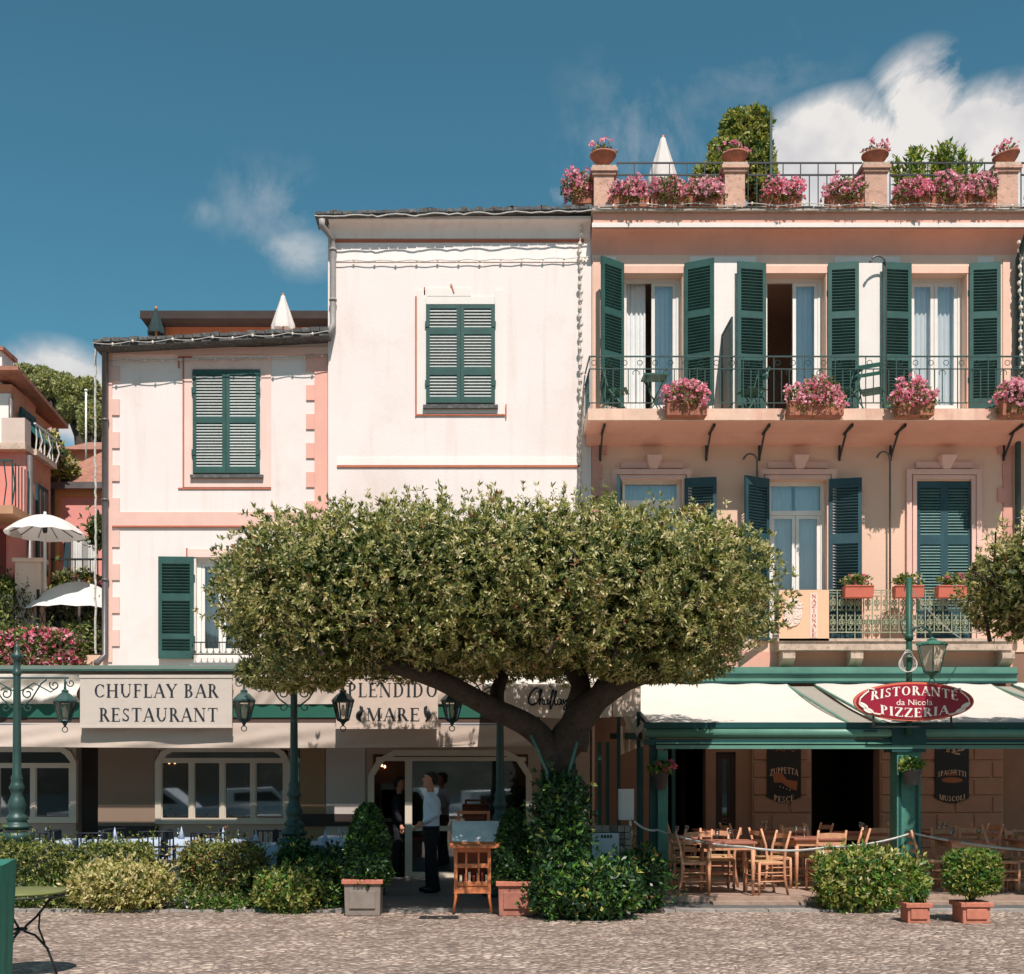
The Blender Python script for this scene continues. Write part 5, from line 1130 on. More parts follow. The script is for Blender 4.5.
# painted panel with vertical lettering
npn = thing('painted_panel', 'peach painted panel with a plaster crest and vertical lettering beside the wrought iron railing', 'sign', P(806,640,f2-.02))
mb = MB(); d = f2-.03; mb.pbox(779,590,829,641, d, .04); mb.build('board', mat('peach_board', (222,176,142), .8, .05), npn)
mb = MB(); mb.pbox(810,593,817.5,638, d-.008, .007); mb.build('letter_strip', mat('strip_cream', (234,204,186), .8), npn)
mb = MB()
for k, ch in enumerate('NAZIONALE'):
    zc = Z(597+k*4.75, d); w_ = text_w(ch); hgt = 4.2*d/FPX
    text_mesh(mb, ch, lambda u, v: (X(811.5,d)+(u/w_)*(4.6 if ch != 'I' else 1.6)*d/FPX+(0 if ch != 'I' else 1.5*d/FPX), d-.009, Z(598.2+k*4.85,d)+v*3.6*d/FPX), 0, 1.1, thick=.003)
mb.build('lettering', mat('faded_red_letter', (176,84,72), .8), npn)
mb = MB(); rr = random.Random(4)
for k in range(26):
    a = rr.random()*6.28; q = rr.random()**.5; x = 793+9*q*math.cos(a)*1.0; y = 612+16*q*math.sin(a); r0 = rr.uniform(1,2.6)
    mb.tube([P(x+r0*math.cos(t), y+r0*math.sin(t), d-.012) for t in np.linspace(0,4.5,8)], .022*rr.uniform(.6,1.2), 5)
mb.prism([(X(793,d)+.16*math.cos(t), Z(612,d)+.25*math.sin(t)) for t in np.linspace(0,6.28,17)[:-1]], d-.02, d-.001)
mb.build('plaster_crest', mat('crest_plaster', (232,206,190), .85), npn)
# two menu boards on the stone wall
def menub(a, b, t, bt, d, label, words, art):
    th = thing('menu_board', label, 'sign', P((a+b)/2, bt, d), 0, 'black painted boards on the block wall')
    xa, xb = X(a,d), X(b,d); zt_, zb_ = Z(t,d), Z(bt,d); m = (xa+xb)/2
    low = [(xa+(xb-xa)*k/12, zb_+.09-.09*math.sin(3.14*k/12)) for k in range(13)]
    mb = MB(); mb.prism(low+[(xb,zt_),(xa,zt_)], d, d+.04); mb.build('board', SIGNBLK, th)
    mb = MB(); art(mb, m, zb_, zt_, d-.002)
    mb.build('painted_motif', [LETB, LETT], th)
    mb = MB()
    for s, zc, w_, hh_, cv in words:
        wt_ = text_w(s); text_mesh(mb, s, lambda u, v: (m+(u/wt_-.5)*w_, d-.001, zc+v*hh_+cv*(1-((u/wt_-.5)*2)**2)), 0, 1.2)
    mb.build('lettering', LETT, th)
dB = F-.08
def fishart(mb, m, zb_, zt_, y):
    c = (zb_+zt_)/2-.13
    mb.prism([(m-.18,c-.02),(m-.2,c+.13),(m-.05,c+.16),(m+.05,c+.03),(m+.24,c-.0),(m+.22,c-.17),(m+.1,c-.12),(m-.05,c-.02)], y-.006, y, 0)
    for k in range(7): mb.tube([(m-.22+k*.07,y-.004,zt_-.06-.03*(k%2)),(m-.16+k*.07,y-.004,zt_-.03-.03*(k%3))], .012, 4, 0)
    for k in range(4): mb.tube([(m-.08+k*.06,y-.004,c-.09-.02*k),(m-.07+k*.06,y-.004,c-.1-.02*k)], .012, 4, 1)
def mussart(mb, m, zb_, zt_, y):
    c = (zb_+zt_)/2-.1
    mb.prism([(m+.19*math.cos(t), c+.05*math.sin(t)) for t in np.linspace(0,6.28,17)[:-1]], y-.006, y, 0)
    r = random.Random(3)
    for k in range(14): x = m+r.uniform(-.2,.2); z = zt_-.02-r.random()*.12; mb.tube([(x,y-.004,z),(x+.05,y-.004,z+.02*r.choice((1,-1)))], .014, 4, 1)
    for k in range(2): mb.tube([(m-.08+k*.02,y-.004,c+.09+k*.015),(m+.08,y-.004,c+.09+k*.015)], .01, 4, 0)
menub(767, 801, 746, 802, dB, 'black board painted with a fish on the left pier of stone blocks', [('ZUPPETTA', Z(776,dB), .5, .11, .045), ('PESCE', Z(800,dB), .36, .1, -.04)], fishart)
menub(935, 969, 746, 803, dB, 'black board painted with a mussel dish right of the wide green post', [('SPAGHETTI', Z(777,dB), .5, .09, .04), ('MUSCOLI', Z(799,dB), .46, .09, -.04)], mussart)
# barrier rope
def rope(pts, label): cable([q for i in range(len(pts)-1) for q in sag(pts[i], pts[i+1], .05, 12)], label, 0, .016, name='barrier_rope', cat='rope', grp=None)
rope([P(634,821,16.8), P(657,830,17.0), P(745,847,16.1), P(828,847,16.1), P(912,833,17.1), P(1060,852,16.4)], 'white barrier rope strung from the grey box past the green posts')
# ================================================================== trees
def tree(label, c, rad, n, seed, trunk_base, limbs, trunk_r, e=3.2, k=8, grp=None, length=.10, extra=()):
    t = thing('clipped_tree', label, 'tree', trunk_base, 0, grp)
    p1, o1 = crown_pts(int(n*.7), c, rad, e, seed, .12, .11, 3.0); p2, o2 = crown_pts(int(n*.3), c, (rad[0]*.9, rad[1]*.86, rad[2]*.86), e, seed+9, .3, .1, 2.0)
    pts = np.concatenate([p1, p2]); out = np.concatenate([o1, o2])
    p3, o3 = crown_pts(int(n*.45), c, (rad[0]*.78, rad[1]*.72, rad[2]*.7), e, seed+19, .35, .05, 2.0)
    for (bc, br, bn) in extra: q_, oq = crown_pts(bn, bc, br, 2.6, seed+int(bc[0]*10)+60, .2, .12, 3.0); pts = np.concatenate([pts, q_]); out = np.concatenate([out, oq])
    keep = ~((pts[:,2] < c[2]-rad[2]*.85) & (RNG.random(len(pts)) < .1)); pts, out = pts[keep], out[keep]
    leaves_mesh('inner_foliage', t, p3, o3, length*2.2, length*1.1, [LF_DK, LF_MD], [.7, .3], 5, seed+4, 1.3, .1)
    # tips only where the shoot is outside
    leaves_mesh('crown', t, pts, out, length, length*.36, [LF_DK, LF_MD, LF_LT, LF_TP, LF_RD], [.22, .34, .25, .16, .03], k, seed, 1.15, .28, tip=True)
    # stray shoots on top
    g = np.random.default_rng(seed+2); m = int(n*.02)
    th_ = g.uniform(0, 6.28, m); rr = np.sqrt(g.random(m))*.86
    sp = np.stack([c[0]+rad[0]*rr*np.cos(th_), c[1]+rad[1]*rr*np.sin(th_), c[2]+rad[2]*(1-.35*rr**4)+g.uniform(-.05,.2,m)], 1)
    q = np.concatenate([sp, sp-np.array([0,0,.08]), sp-np.array([0,0,.16])]); leaves_mesh('crown_shoots', t, q, np.tile([[0,0,1.0]], (len(q),1)), length*.95, length*.3, [LF_MD, LF_LT, LF_TP], [.4,.4,.2], 6, seed+3, 1.2, .3, tip=True)
    mb = MB()
    for pts_, rs in limbs: 
        P_ = [Vector(p) for p in pts_]; pp = []; rr = []
        for i in range(len(P_)-1):
            for q in np.linspace(0,1,5)[:-1]:
                p0=P_[max(i-1,0)];p1_=P_[i];p2_=P_[i+1];p3=P_[min(i+2,len(P_)-1)]
                v = .5*((2*p1_)+(-p0+p2_)*q+(2*p0-5*p1_+4*p2_-p3)*q*q+(-p0+3*p1_-3*p2_+p3)*q**3)
                r_ = rs[i]+(rs[i+1]-rs[i])*q; pp.append(v+Vector((math.sin(v.z*9)*.02,0,0))*r_*4); rr.append(r_*(1+.07*math.sin(v.z*13+v.x*9)))
        pp.append(P_[-1]); rr.append(rs[-1]); mb.tube(pp, [q*.74 for q in rr], 12)
    mb.build('trunk', BARK, t)
    # inner twigs
    mb = MB()
    for i in range(70):
        a = Vector(c)+Vector((g.uniform(-.75,.75)*rad[0], g.uniform(-.7,.5)*rad[1], -rad[2]*g.uniform(.3,.95))); b = a+Vector((g.uniform(-.5,.5), g.uniform(-.5,.3), g.uniform(.4,1.1))); m_ = (a+b)/2+Vector((g.uniform(-.1,.1),0,0)); mb.tube([a,m_,b], [.03,.022,.012], 5)
    mb.build('branches', BARK, t)
    return t
TD = 15.2
def Q(px, py, d=TD): return tuple(P(px, py, d))
zc = (Z(494,TD-1)+Z(668,TD))/2
limbs = [
 ([Q(566,915),Q(566,850),Q(563,790),Q(560,765),Q(566,740),(X(585,TD),TD-.1,Z(712,TD)),(X(612,TD),TD-.3,Z(688,TD)),(X(655,TD),TD-.6,Z(672,TD)),(X(700,TD),TD-.8,Z(645,TD))],[.30,.27,.27,.29,.30,.27,.19,.13,.05]),
 ([Q(563,795),Q(556,760),(X(530,TD),TD-.1,Z(728,TD)),(X(490,TD),TD-.3,Z(708,TD)),(X(440,TD),TD-.6,Z(684,TD)),(X(395,TD),TD-.8,Z(670,TD)),(X(340,TD),TD-.7,Z(640,TD))],[.2,.23,.22,.19,.15,.13,.05]),
 ([Q(575,750),(X(580,TD),TD,Z(700,TD)),(X(578,TD),TD+.2,Z(675,TD)),(X(560,TD),TD+.5,Z(640,TD)),(X(530,TD),TD+.6,Z(590,TD))],[.2,.2,.17,.12,.05]),
 ([(X(590,TD),TD-.1,Z(705,TD)),(X(606,TD),TD+.3,Z(680,TD)),(X(622,TD),TD+.8,Z(640,TD)),(X(640,TD),TD+1,Z(600,TD))],[.16,.13,.1,.05]),
 ([(X(500,TD),TD-.3,Z(715,TD)),(X(497,TD),TD+.1,Z(690,TD)),(X(505,TD),TD+.5,Z(655,TD)),(X(470,TD),TD+.6,Z(600,TD))],[.14,.12,.09,.05]),
 ([(X(440,TD),TD-.5,Z(684,TD)),(X(432,TD),TD-.4,Z(665,TD)),(X(440,TD),TD-.3,Z(640,TD))],[.1,.08,.05]),
]
tree('large clipped tree with a wide flat-topped crown in front of the white building', (X(494,TD), TD+.1, 3.99), (3.52, 2.4, .98), 21000, 21, Q(566,905), limbs, .3, e=4.6, length=.071, k=9, extra=[((X(300,TD),TD-.5,3.0),(.7,1.0,.2),800),((X(650,TD),TD-.7,3.06),(.85,.9,.16),700)])
# hanging sprig at the right underside
g = np.random.default_rng(5)
TR = 15.4
tree('clipped street tree entering the picture at the right edge', (X(1092,TR), TR, Z(585,TR)), (1.56, 1.6, .76), 4200, 33, (X(1092,TR), TR, .03),
     [([(X(1092,TR),TR,0),(X(1090,TR),TR,1.5),(X(1092,TR),TR,2.6),(X(1100,TR),TR,3.3)],[.17,.14,.13,.08]), ([(X(1092,TR),TR,2.5),(X(1070,TR),TR-.2,3.0),(X(1040,TR),TR-.3,3.6)],[.1,.08,.04])], .17, e=2.6, length=.08)
# stone pines on the hill
def pine(px, pt, pb, d, w, seed, label):
    t = thing('stone_pine', label, 'tree', (X(px,d), d, Z(pb,d)-3), 0, 'stone pines on the hill')
    g = np.random.default_rng(seed); zt_, zb_ = Z(pt,d), Z(pb,d); H = zt_-zb_; W = w*d/FPX
    pts = []; out = []
    for i in range(11):
        cx = X(px,d)+g.uniform(-.36,.36)*W; cz = zb_+H*(.5+g.uniform(-.12,.3)-.5*((cx-X(px,d))/W)**2); cy = d+g.uniform(-.25,.25)*W
        p, o = crown_pts(1500, (cx,cy,cz), (W*.2,W*.2,H*.24), 2, seed*20+i, .25, .12, .8); pts.append(p); out.append(o)
    leaves_mesh('crown', t, np.concatenate(pts), np.concatenate(out), .26, .14, [PN_DK, PN_MD, PN_LT], [.3,.4,.3], 2, seed, 1.2, .4)
    mb = MB(); b = Vector((X(px,d), d, Z(pb,d)-5)); mb.tube([b, b+Vector((.3,0,3)), Vector((X(px,d),d,zb_+H*.3))], [.5,.4,.3], 7)
    for s_ in (-1,1,.4): mb.tube([Vector((X(px,d),d,zb_-.3)), Vector((X(px,d)+s_*W*.25,d,zb_+H*.5))], [.25,.12], 6)
    mb.build('trunk', BARK, t)
pine(22, 361, 402, 82, 74, 3, 'leftmost stone pine on the hilltop behind the sloping roof')
pine(50, 372, 412, 80, 56, 4, 'dense stone pine in the middle of the hilltop group')
pine(78, 381, 430, 70, 52, 5, 'stone pine with visible trunks beside the pale flag pole')
pine(95, 402, 444, 66, 30, 6, 'lowest stone pine, half hidden by the cream corner building')

# ================================================================== hedges, shrubs and flowers
def shrub(name, label, cat, c, rad, n, mats, w, seed, length=.055, wid=.5, e=3.5, k=4, grp=None, amp=.08, flowers=None, bare=.0, shell=.14):
    t = thing(name, label, cat, (c[0], c[1], max(0, c[2]-rad[2])), 0, grp)
    rad = tuple(max(.08, r-.07) for r in rad)
    p, o = crown_pts(n, c, rad, e, seed, shell, amp, 4.5)
    kk = p[:,2] > .02; p, o = p[kk], o[kk]
    gj = np.random.default_rng(seed+11); p = p + o*(np.abs(gj.normal(size=(len(p),1)))**2*.035)
    leaves_mesh('foliage', t, p, o, length*1.15, length*wid, mats, w, k, seed, 1.2, .3, tip=True)
    if flowers:
        fm, fn, fs = flowers; q, oo = crown_pts(fn, c, (rad[0]*1.03, rad[1]*1.03, rad[2]*1.05), e, seed+1, .05, amp, 4.5); kk = q[:,2] > c[2]-rad[2]*.9
        leaves_mesh('flowers', t, q[kk], oo[kk], fs, fs*.8, fm, [1]*len(fm), 4, seed+2, 1.3, .3)
    mb = MB(); g = np.random.default_rng(seed+3)
    for i in range(max(4, int(rad[0]*9))):
        x = c[0]+g.uniform(-.8,.8)*rad[0]; y = c[1]+g.uniform(-.5,.5)*rad[1]; z0 = max(.0, c[2]-rad[2]*1.02)
        mb.tube([(x,y,z0),(x+g.uniform(-.1,.1),y,c[2]),(x+g.uniform(-.2,.2),y+g.uniform(-.1,.1),c[2]+rad[2]*.8)], [.016,.012,.006], 4)
    mb.build('stems', TWIG, t); return t
def pxs(px0, pt, px1, pb, d, dep):  # centre and radii from picture extent
    return ((X((px0+px1)/2,d), d, (Z(pt,d)+Z(pb,d))/2), ((X(px1,d)-X(px0,d))/2, dep, (Z(pt,d)-Z(pb,d))/2))
c, r = pxs(-70, 840, 78, 907, 16.6, .45); shrub('hedge', 'clipped green hedge at far left behind the bistro table', 'hedge', c, r, 5200, [HG_DK,HG_MD,HG_LT,HG_YG], [.3,.4,.15,.15], 41, .05, e=7, grp='clipped hedges along the piazza')
c, r = pxs(74, 840, 158, 905, 16.9, .4); shrub('hedge', 'clipped green hedge behind the round variegated shrub', 'hedge', c, r, 3300, [HG_DK,HG_MD,HG_LT,HG_YG], [.3,.4,.15,.15], 42, .05, e=7, grp='clipped hedges along the piazza')
c, r = pxs(181, 841, 266, 908, 16.4, .42); shrub('hedge', 'reddish olive clipped hedge right of the white gap', 'hedge', c, r, 4200, [HG_DK,HG_MD,HG_LT,HG_YG,LF_RD], [.25,.33,.16,.16,.1], 43, .05, e=7, grp='clipped hedges along the piazza')
c, r = pxs(68, 862, 178, 911, 15.75, .45); shrub('shrub', 'low rounded cream-yellow variegated shrub', 'shrub', c, r, 3300, [HG_YL,HG_LT,HG_YG,HG_MD], [.5,.22,.14,.14], 44, .06, e=2.8)
c, r = pxs(252, 868, 322, 914, 15.6, .4); shrub('shrub', 'low bright yellow-green shrub left of the grey planter', 'shrub', c, r, 2100, [HG_YG,HG_LT,BX_LT,BX_MD], [.35,.25,.2,.2], 45, .06, e=2.6)
c, r = pxs(296, 858, 350, 915, 15.9, .4); shrub('shrub', 'dark glossy shrub hugging the left side of the grey planter', 'shrub', c, r, 1700, [BX_DK,BX_MD,BX_LT,HG_YG], [.3,.35,.25,.1], 46, .06, e=2.6)
c, r = pxs(278, 842, 320, 880, 16.9, .35); shrub('shrub', 'shaded green bush in front of the middle lamp post', 'shrub', c, r, 1000, [BX_DK,BX_MD,BX_LT], [.4,.4,.2], 47, .06, e=2.6)
c, r = pxs(314, 846, 352, 878, 17.0, .3); shrub('shrub', 'thin dark bush with white flowers before the shaded tablecloth', 'shrub', c, r, 600, [BX_DK,BX_MD], [.5,.5], 48, .06, e=2.4, flowers=([FL_W], 24, .06))
c, r = pxs(0, 888, 120, 912, 15.9, .3); shrub('ground_cover', 'strip of low leafy plants along the foot of the hedge', 'plants', c, r, 1400, [HG_DK,HG_MD,BX_LT,HG_YL], [.35,.35,.2,.1], 49, .05, e=2.6)
c, r = pxs(168, 893, 262, 914, 15.75, .25); shrub('ground_cover', 'low leafy plants at the foot of the reddish hedge', 'plants', c, r, 1100, [HG_DK,HG_MD,BX_LT,HG_YL], [.25,.35,.3,.1], 50, .05, e=2.6, flowers=([FL_W], 14, .07))
# climbing shrub round the tree foot
c, r = pxs(534, 768, 586, 905, 15.0, .36); shrub('climbing_shrub', 'tall dark climber wrapped round the foot of the large tree', 'shrub', c, r, 3000, [BX_DK,BX_MD,BX_LT,HG_YG], [.5,.35,.12,.03], 51, .075, e=3.2, grp=None)
c, r = pxs(530, 862, 640, 918, 14.9, .45); shrub('shrub', 'spreading dark shrub on the ground below the tree climber', 'shrub', c, r, 4200, [BX_DK,BX_MD,BX_LT,HG_YG], [.38,.36,.18,.08], 52, .075, e=2.7)
c, r = pxs(612, 850, 668, 912, 15.6, .35); shrub('shrub', 'loose reddish-green shrub by the foot of the green corner posts', 'shrub', c, r, 1700, [BX_DK,BX_MD,BX_LT,LF_RD], [.4,.36,.16,.08], 53, .07, e=2.4)
c, r = pxs(816, 850, 902, 913, 15.7, .36); shrub('shrub', 'wide sunlit green shrub left of the wide green post', 'shrub', c, r, 2900, [BX_MD,BX_LT,HG_YG,HG_LT,HG_YL], [.2,.3,.27,.15,.08], 54, .075, e=4)
c, r = pxs(890, 858, 922, 900, 16.0, .24); shrub('shrub', 'small sunlit shrub directly in front of the wide green post', 'shrub', c, r, 900, [BX_MD,BX_LT,HG_YG,HG_LT], [.25,.3,.3,.15], 55, .075, e=2.8)
# potted plants
def pot(parent, c, w, h, mats, round_=False, rim=.03):
    mb = MB(); x, y, z = c
    if round_:
        mb.lathe([(w*.32,0),(w*.36,.01),(w*.5,h-.05),(w*.53,h-.05),(w*.53,h),(w*.45,h),(w*.44,h-.04),(.01,h-.04)], (x,y,z), 20)
    else:
        a, b = w/2*.84, w/2
        mb.add([(x-a,y-a,z),(x+a,y-a,z),(x+a,y+a,z),(x-a,y+a,z),(x-b+rim,y-b+rim,z+h-.06),(x+b-rim,y-b+rim,z+h-.06),(x+b-rim,y+b-rim,z+h-.06),(x-b+rim,y+b-rim,z+h-.06)], [(0,3,2,1),(4,5,6,7),(0,1,5,4),(1,2,6,5),(2,3,7,6),(3,0,4,7)], 0)
        mb.box(x-b,x+b,y-b,y+b,z+h-.058,z+h,1)
        mb.box(x-a*.75,x+a*.75,y-a*1.06-.01,y-a,z+h*.2,z+h*.7,0)
    return mb.build('pot', mats, parent, bevel=.008)
def potted(label, px, pbot, prim, w, d, mats, fol, cat='potted plant', name='potted_shrub', grp=None, round_=False):
    h = Z(prim,d)-Z(pbot,d); t = thing(name, label, cat, (X(px,d), d, Z(pbot,d)), 0, grp)
    pot(t, (X(px,d), d, Z(pbot,d)), w, h, mats, round_)
    for i, (c, r, n, ms, ws, sd, ln, e) in enumerate(fol):
        p, o = crown_pts(n, c, r, e, sd, .13, .07, 4); leaves_mesh('foliage', t, p, o, ln, ln*.45, ms, ws, 4, sd, 1.2, .3, tip=True)
    mb = MB(); x = X(px,d); z = Z(prim,d); g = np.random.default_rng(int(px))
    c = fol[0][0]
    for i in range(6): mb.tube([(x+g.uniform(-.06,.06),d+g.uniform(-.05,.05),z-.05),(x+g.uniform(-.12,.12),d,(z+c[2])/2),(x+g.uniform(-.2,.2),d,c[2]+fol[0][1][2]*.5)], [.02,.014,.006], 5)
    mb.build('stems', TWIG, t); return t
def cone_pts(n, px, pt, pb, w, d, seed):
    g = np.random.default_rng(seed); v = g.random(n)**.9; a = g.uniform(0,6.28,n); zt_, zb_ = Z(pt,d), Z(pb,d); wr = w/2*(1-v**2.6)**.5*(1+.1*np.sin(v*14+a*2))*(1-.12*np.abs(g.normal(size=n)))*(.82+.18*np.minimum(1,v*6))
    p = np.stack([X(px,d)+wr*np.cos(a), d+wr*np.sin(a), zb_+(zt_-zb_)*v], 1); o = unit(np.stack([np.cos(a), np.sin(a), .3+v*.9], 1)); return p, o
for (px, pt, pb, w, d, prim, pbot, pw, ms, lab, sd, dx) in ((368, 806, 886, .56, 15.3, 878, 914, .52, [TERRAO, TERRA], 'square grey-faced planter with a tall cone shrub left of the waiter', 61, -4), (513, 812, 890, .48, 15.3, 880, 914, .52, [mat('stained_terracotta', (170,110,92), .85, .25, 4, dirt=(134,96,86)), TERRA], 'square reddish planter with a dark cone shrub right of the menu stand', 62, 3)):
    if sd == 61: ms = [GREYPOT, TERRA]
    t = thing('potted_shrub', lab, 'potted plant', (X(px+dx,d), d, Z(pbot,d)), 0, 'cone shrubs flanking the doorway')
    pot(t, (X(px+dx,d), d, Z(pbot,d)), pw, Z(prim,d)-Z(pbot,d), ms)
    p, o = cone_pts(2600, px, pt, pb, w, d, sd); leaves_mesh('foliage', t, p, o, .06, .028, [BX_DK,BX_MD,BX_LT], [.45,.42,.13], 4, sd, 1.1, .3, tip=True)
    mb = MB(); mb.tube([(X(px,d),d,Z(prim+4,d)),(X(px,d),d,Z(pt+10,d))],[.03,.012],6); mb.build('stem', TWIG, t)
d = 14.5; c, r = pxs(948, 852, 996, 893, d, .22)
potted('terracotta pot with a bushy sunlit oleander at lower right', 971, 922, 901, .39, d, [TERRA,TERRA], [(c, r, 1500, [BX_MD,BX_LT,HG_YG,HG_LT], [.22,.33,.3,.15], 63, .08, 4)])
c, r = pxs(905, 886, 926, 900, 14.5, .1)
potted('small terracotta pot at the foot of the wide green post', 915, 922, 902, .32, 14.5, [TERRA,TERRA], [(c, r, 160, [BX_MD,BX_LT,HG_YG], [.4,.4,.2], 64, .08, 2)])
def flowerbox(label, px0, px1, pt, pb, d, fol, mats, w, grp, flw, dep=.13, name='flower_box', n=500, fm=None, bw=1.0, sd=1, tilt=0, boxm=None, ln=.055, fs=.05):
    """terracotta trough with a mound of leaves and blossom"""
    x0, x1 = X(px0,d), X(px1,d); zt_, zb_ = Z(pt,d), Z(pb,d); m = (x0+x1)/2; hw = (x1-x0)/2*bw
    t = thing(name, label, 'flower box', (m, d, zb_), 0, grp)
    mb = MB(); mb.profx([(d-dep*.8,zb_),(d-dep,zt_-.02),(d-dep-.015,zt_-.02),(d-dep-.015,zt_),(d+dep,zt_),(d+dep,zt_-.02),(d+dep*.8,zb_)], m-hw, m+hw); mb.build('trough', boxm or TERRAO, t, bevel=.006)
    c, r = fol
    p, o = crown_pts(n, c, r, 2.3, sd, .25, .3, 7); leaves_mesh('foliage', t, p, o, ln, ln*.5, mats, w, 3, sd, 1.2, .3)
    q, oo = crown_pts(flw, c, (r[0]*1.06, r[1]*1.06, r[2]*1.1), 2.3, sd+7, .32, .34, 7); kk = (oo[:,2] > -.55)
    gw = np.random.default_rng(sd*7).uniform(.2,.8); leaves_mesh('flowers', t, q[kk], oo[kk], fs, fs*.85, fm or [FL_P,FL_L,FL_R], [.5,.4,.1][:len(fm)] if fm else [gw,1-gw,.04], 5, sd+8, 1.3, .3); return t
GM = [HG_DK, HG_MD, HG_LT]; GW = [.35,.45,.2]; GP = 'pink flower boxes along the roof terrace'
td = F-.32
k = 0
for (a, b, t0, lab) in ((613,648,184,'terrace flower box just right of the first stone pier'), (650,686,184,'terrace flower box under the folded white parasol'), (688,722,186,'terrace flower box beside the second stone pier'), (764,800,184,'terrace flower box just right of the climbing bush'), (826,862,184,'terrace flower box left of the third stone pier'),
                        (893,928,184,'terrace flower box just right of the third stone pier'), (929,964,178,'terrace flower box in the middle of the right bay'), (965,994,180,'terrace flower box left of the fourth stone pier'), (1030,1066,182,'terrace flower box past the fourth stone pier')):
    c, r = pxs(a-5, t0-5-(k*7%5), b+6, 208, td-.06, .26); flowerbox(lab, a, b, 197, 211, td, (c, r), GM, GW, GP, [420,300,430,360,300,460,420,360,340][k], n=[360,480,400,440,500,380,420,460,400][k], sd=70+k, fs=.055); k += 1
c, r = pxs(560, 170, 594, 207, F+.1, .3); flowerbox('mass of pink geraniums overhanging the roof edge left of the first stone pier', 572, 592, 186, 206, F+.1, (c, r), GM, GW, GP, 170, n=400, sd=85, fs=.06)
BP = 'pink flower boxes hooked on the long balcony'
for (a, b, pt, px0, px1, lab, sd) in ((664,708,380,666,706,'balcony flower box nearest the white building',90), (784,848,378,788,842,'widest balcony flower box, spilling pale pink blossom',91), (890,938,380,896,932,'balcony flower box below the third pair of doors',92), (994,1040,378,1000,1036,'balcony flower box cut by the right frame edge',93)):
    c, r = pxs(a-2, pt-2, b+2, 418, fb-.16, .27); flowerbox(lab, px0, px1, 403, 417, fb-.13, (c, r), GM, [.3,.45,.25], BP, 480, n=520, sd=sd, fs=.055)
LP_ = 'orange troughs on the wrought iron railing'; OT = mat('bright_terracotta', (194,104,84), .6, .06, 5)
for (px, fl_, lab, sd) in ((858,[FL_R],'orange trough with sparse red flowers beside the open shutter',95), (908,[FL_W,FL_L],'orange trough with white flowers behind the slim green pole',96), (951,[FL_R,FL_P],'orange trough with a bushy plant under the closed shutters',97)):
    c, r = pxs(px-16, 574, px+16, 588, f2-.05, .14); flowerbox(lab, px-15, px+15, 586, 598, f2-.06, (c, r), [HG_MD,BX_MD,HG_LT], [.4,.3,.3], LP_, 16, n=90, sd=sd, fm=fl_, dep=.1, boxm=OT, ln=.08, fs=.055, bw=.95)
# urns on piers
for (px, sd, lab, lean) in ((603,101,'bowl urn with a few pink blooms on the first pier from the left',0),(735,102,'bowl urn with pink blooms on the pier beside the climbing bush',0),(875,103,'bowl urn with pale trailing flowers on the third pier',.0),(1008,104,'tilted bowl urn on the rightmost pier in view',.2)):
    d = F; w = X(px+13,d)-X(px-13,d); t = thing('bowl_urn', lab, 'urn', (X(px,d), d, Z(166,d)), 0, 'bowl urns on the terrace piers'); z = Z(166,d)
    mb = MB(); mb.lathe([(.11,0),(.11,.03),(.045,.06),(.045,.1),(.11,.13),(.19,.21),(.215,.26),(.235,.27),(.235,.3),(.2,.3),(.16,.26),(.01,.24)], (X(px,d),d,z-.1), 20); mb.build('bowl', TERRAO, t)
    c = (X(px,d), d, z+.26); p, o = crown_pts(60, c, (.24,.2,.1), 2, sd, .4, .2); leaves_mesh('foliage', t, p, o, .07, .03, GM, GW, 3, sd, 1.3, .4)
    p, o = crown_pts(34, (c[0],c[1],c[2]+.04), (.32,.26,.18), 2, sd+1, .3, .2); kk = o[:,2] > -.3; leaves_mesh('flowers', t, p[kk], o[kk], .055, .05, [FL_P,FL_L], [.6,.4], 5, sd, 1.3, .3)
    if lean: t.rotation_euler = (0, -lean, 0)
# green bush on the terrace and low laurel
td2 = 22.3
t = thing('climbing_bush', 'tall yellow-green bush trained up a trellis on the roof terrace', 'bush', (X(750,td2), td2, zT))
pts, out = [], []
for (a, b, pt, pb) in ((722,772,108,150),(706,762,135,185),(748,776,140,216),(690,745,165,195),(716,768,112,200)):
    c, r = pxs(a, pt, b, pb, td2, .4); p, o = crown_pts(650, c, r, 2.4, a, .2, .15, 4); pts.append(p); out.append(o)
leaves_mesh('foliage', t, np.concatenate(pts), np.concatenate(out), .1, .06, [BX_MD,HG_MD,HG_YG,HG_LT], [.12,.28,.35,.25], 4, 9, 1.2, .3, tip=True)
mb = MB(); mb.box(X(764,td2), X(766.5,td2), td2-.45, td2-.42, zT, Z(120,td2)); mb.build('trellis_post', IRONG, t); mb = MB(); mb.tube([(X(750,td2),td2,zT),(X(752,td2),td2,Z(120,td2))],[.05,.02],6); mb.build('stem', TWIG, t)
def shoots(n, px0, px1, ptop, pbot, d, dep, seed, step=.05):
    """leafy upright shoots of uneven height"""
    g = np.random.default_rng(seed); P_, O_ = [], []
    for i in range(n):
        u = g.random(); x0 = X(px0+(px1-px0)*u, d); y0 = d+g.uniform(-dep, dep); top = Z(ptop(u)+g.uniform(-3, 6), d); z = Z(pbot, d); lx, ly = g.uniform(-.12, .12), g.uniform(-.08, .08); H = top-z
        for k in range(int(H/step)): v = k*step/H; P_.append((x0+lx*v*v*2, y0+ly*v, z+k*step)); O_.append((lx, ly, .9))
    return np.array(P_), unit(np.array(O_))
p, o = shoots(26, 726, 768, lambda u: 112+30*abs(u-.6)**1.3*2, 150, td2, .35, 4); leaves_mesh('shoots', t, p, o, .1, .055, [HG_MD,HG_YG,HG_LT], [.3,.4,.3], 4, 5, 1.3, .2, tip=True)
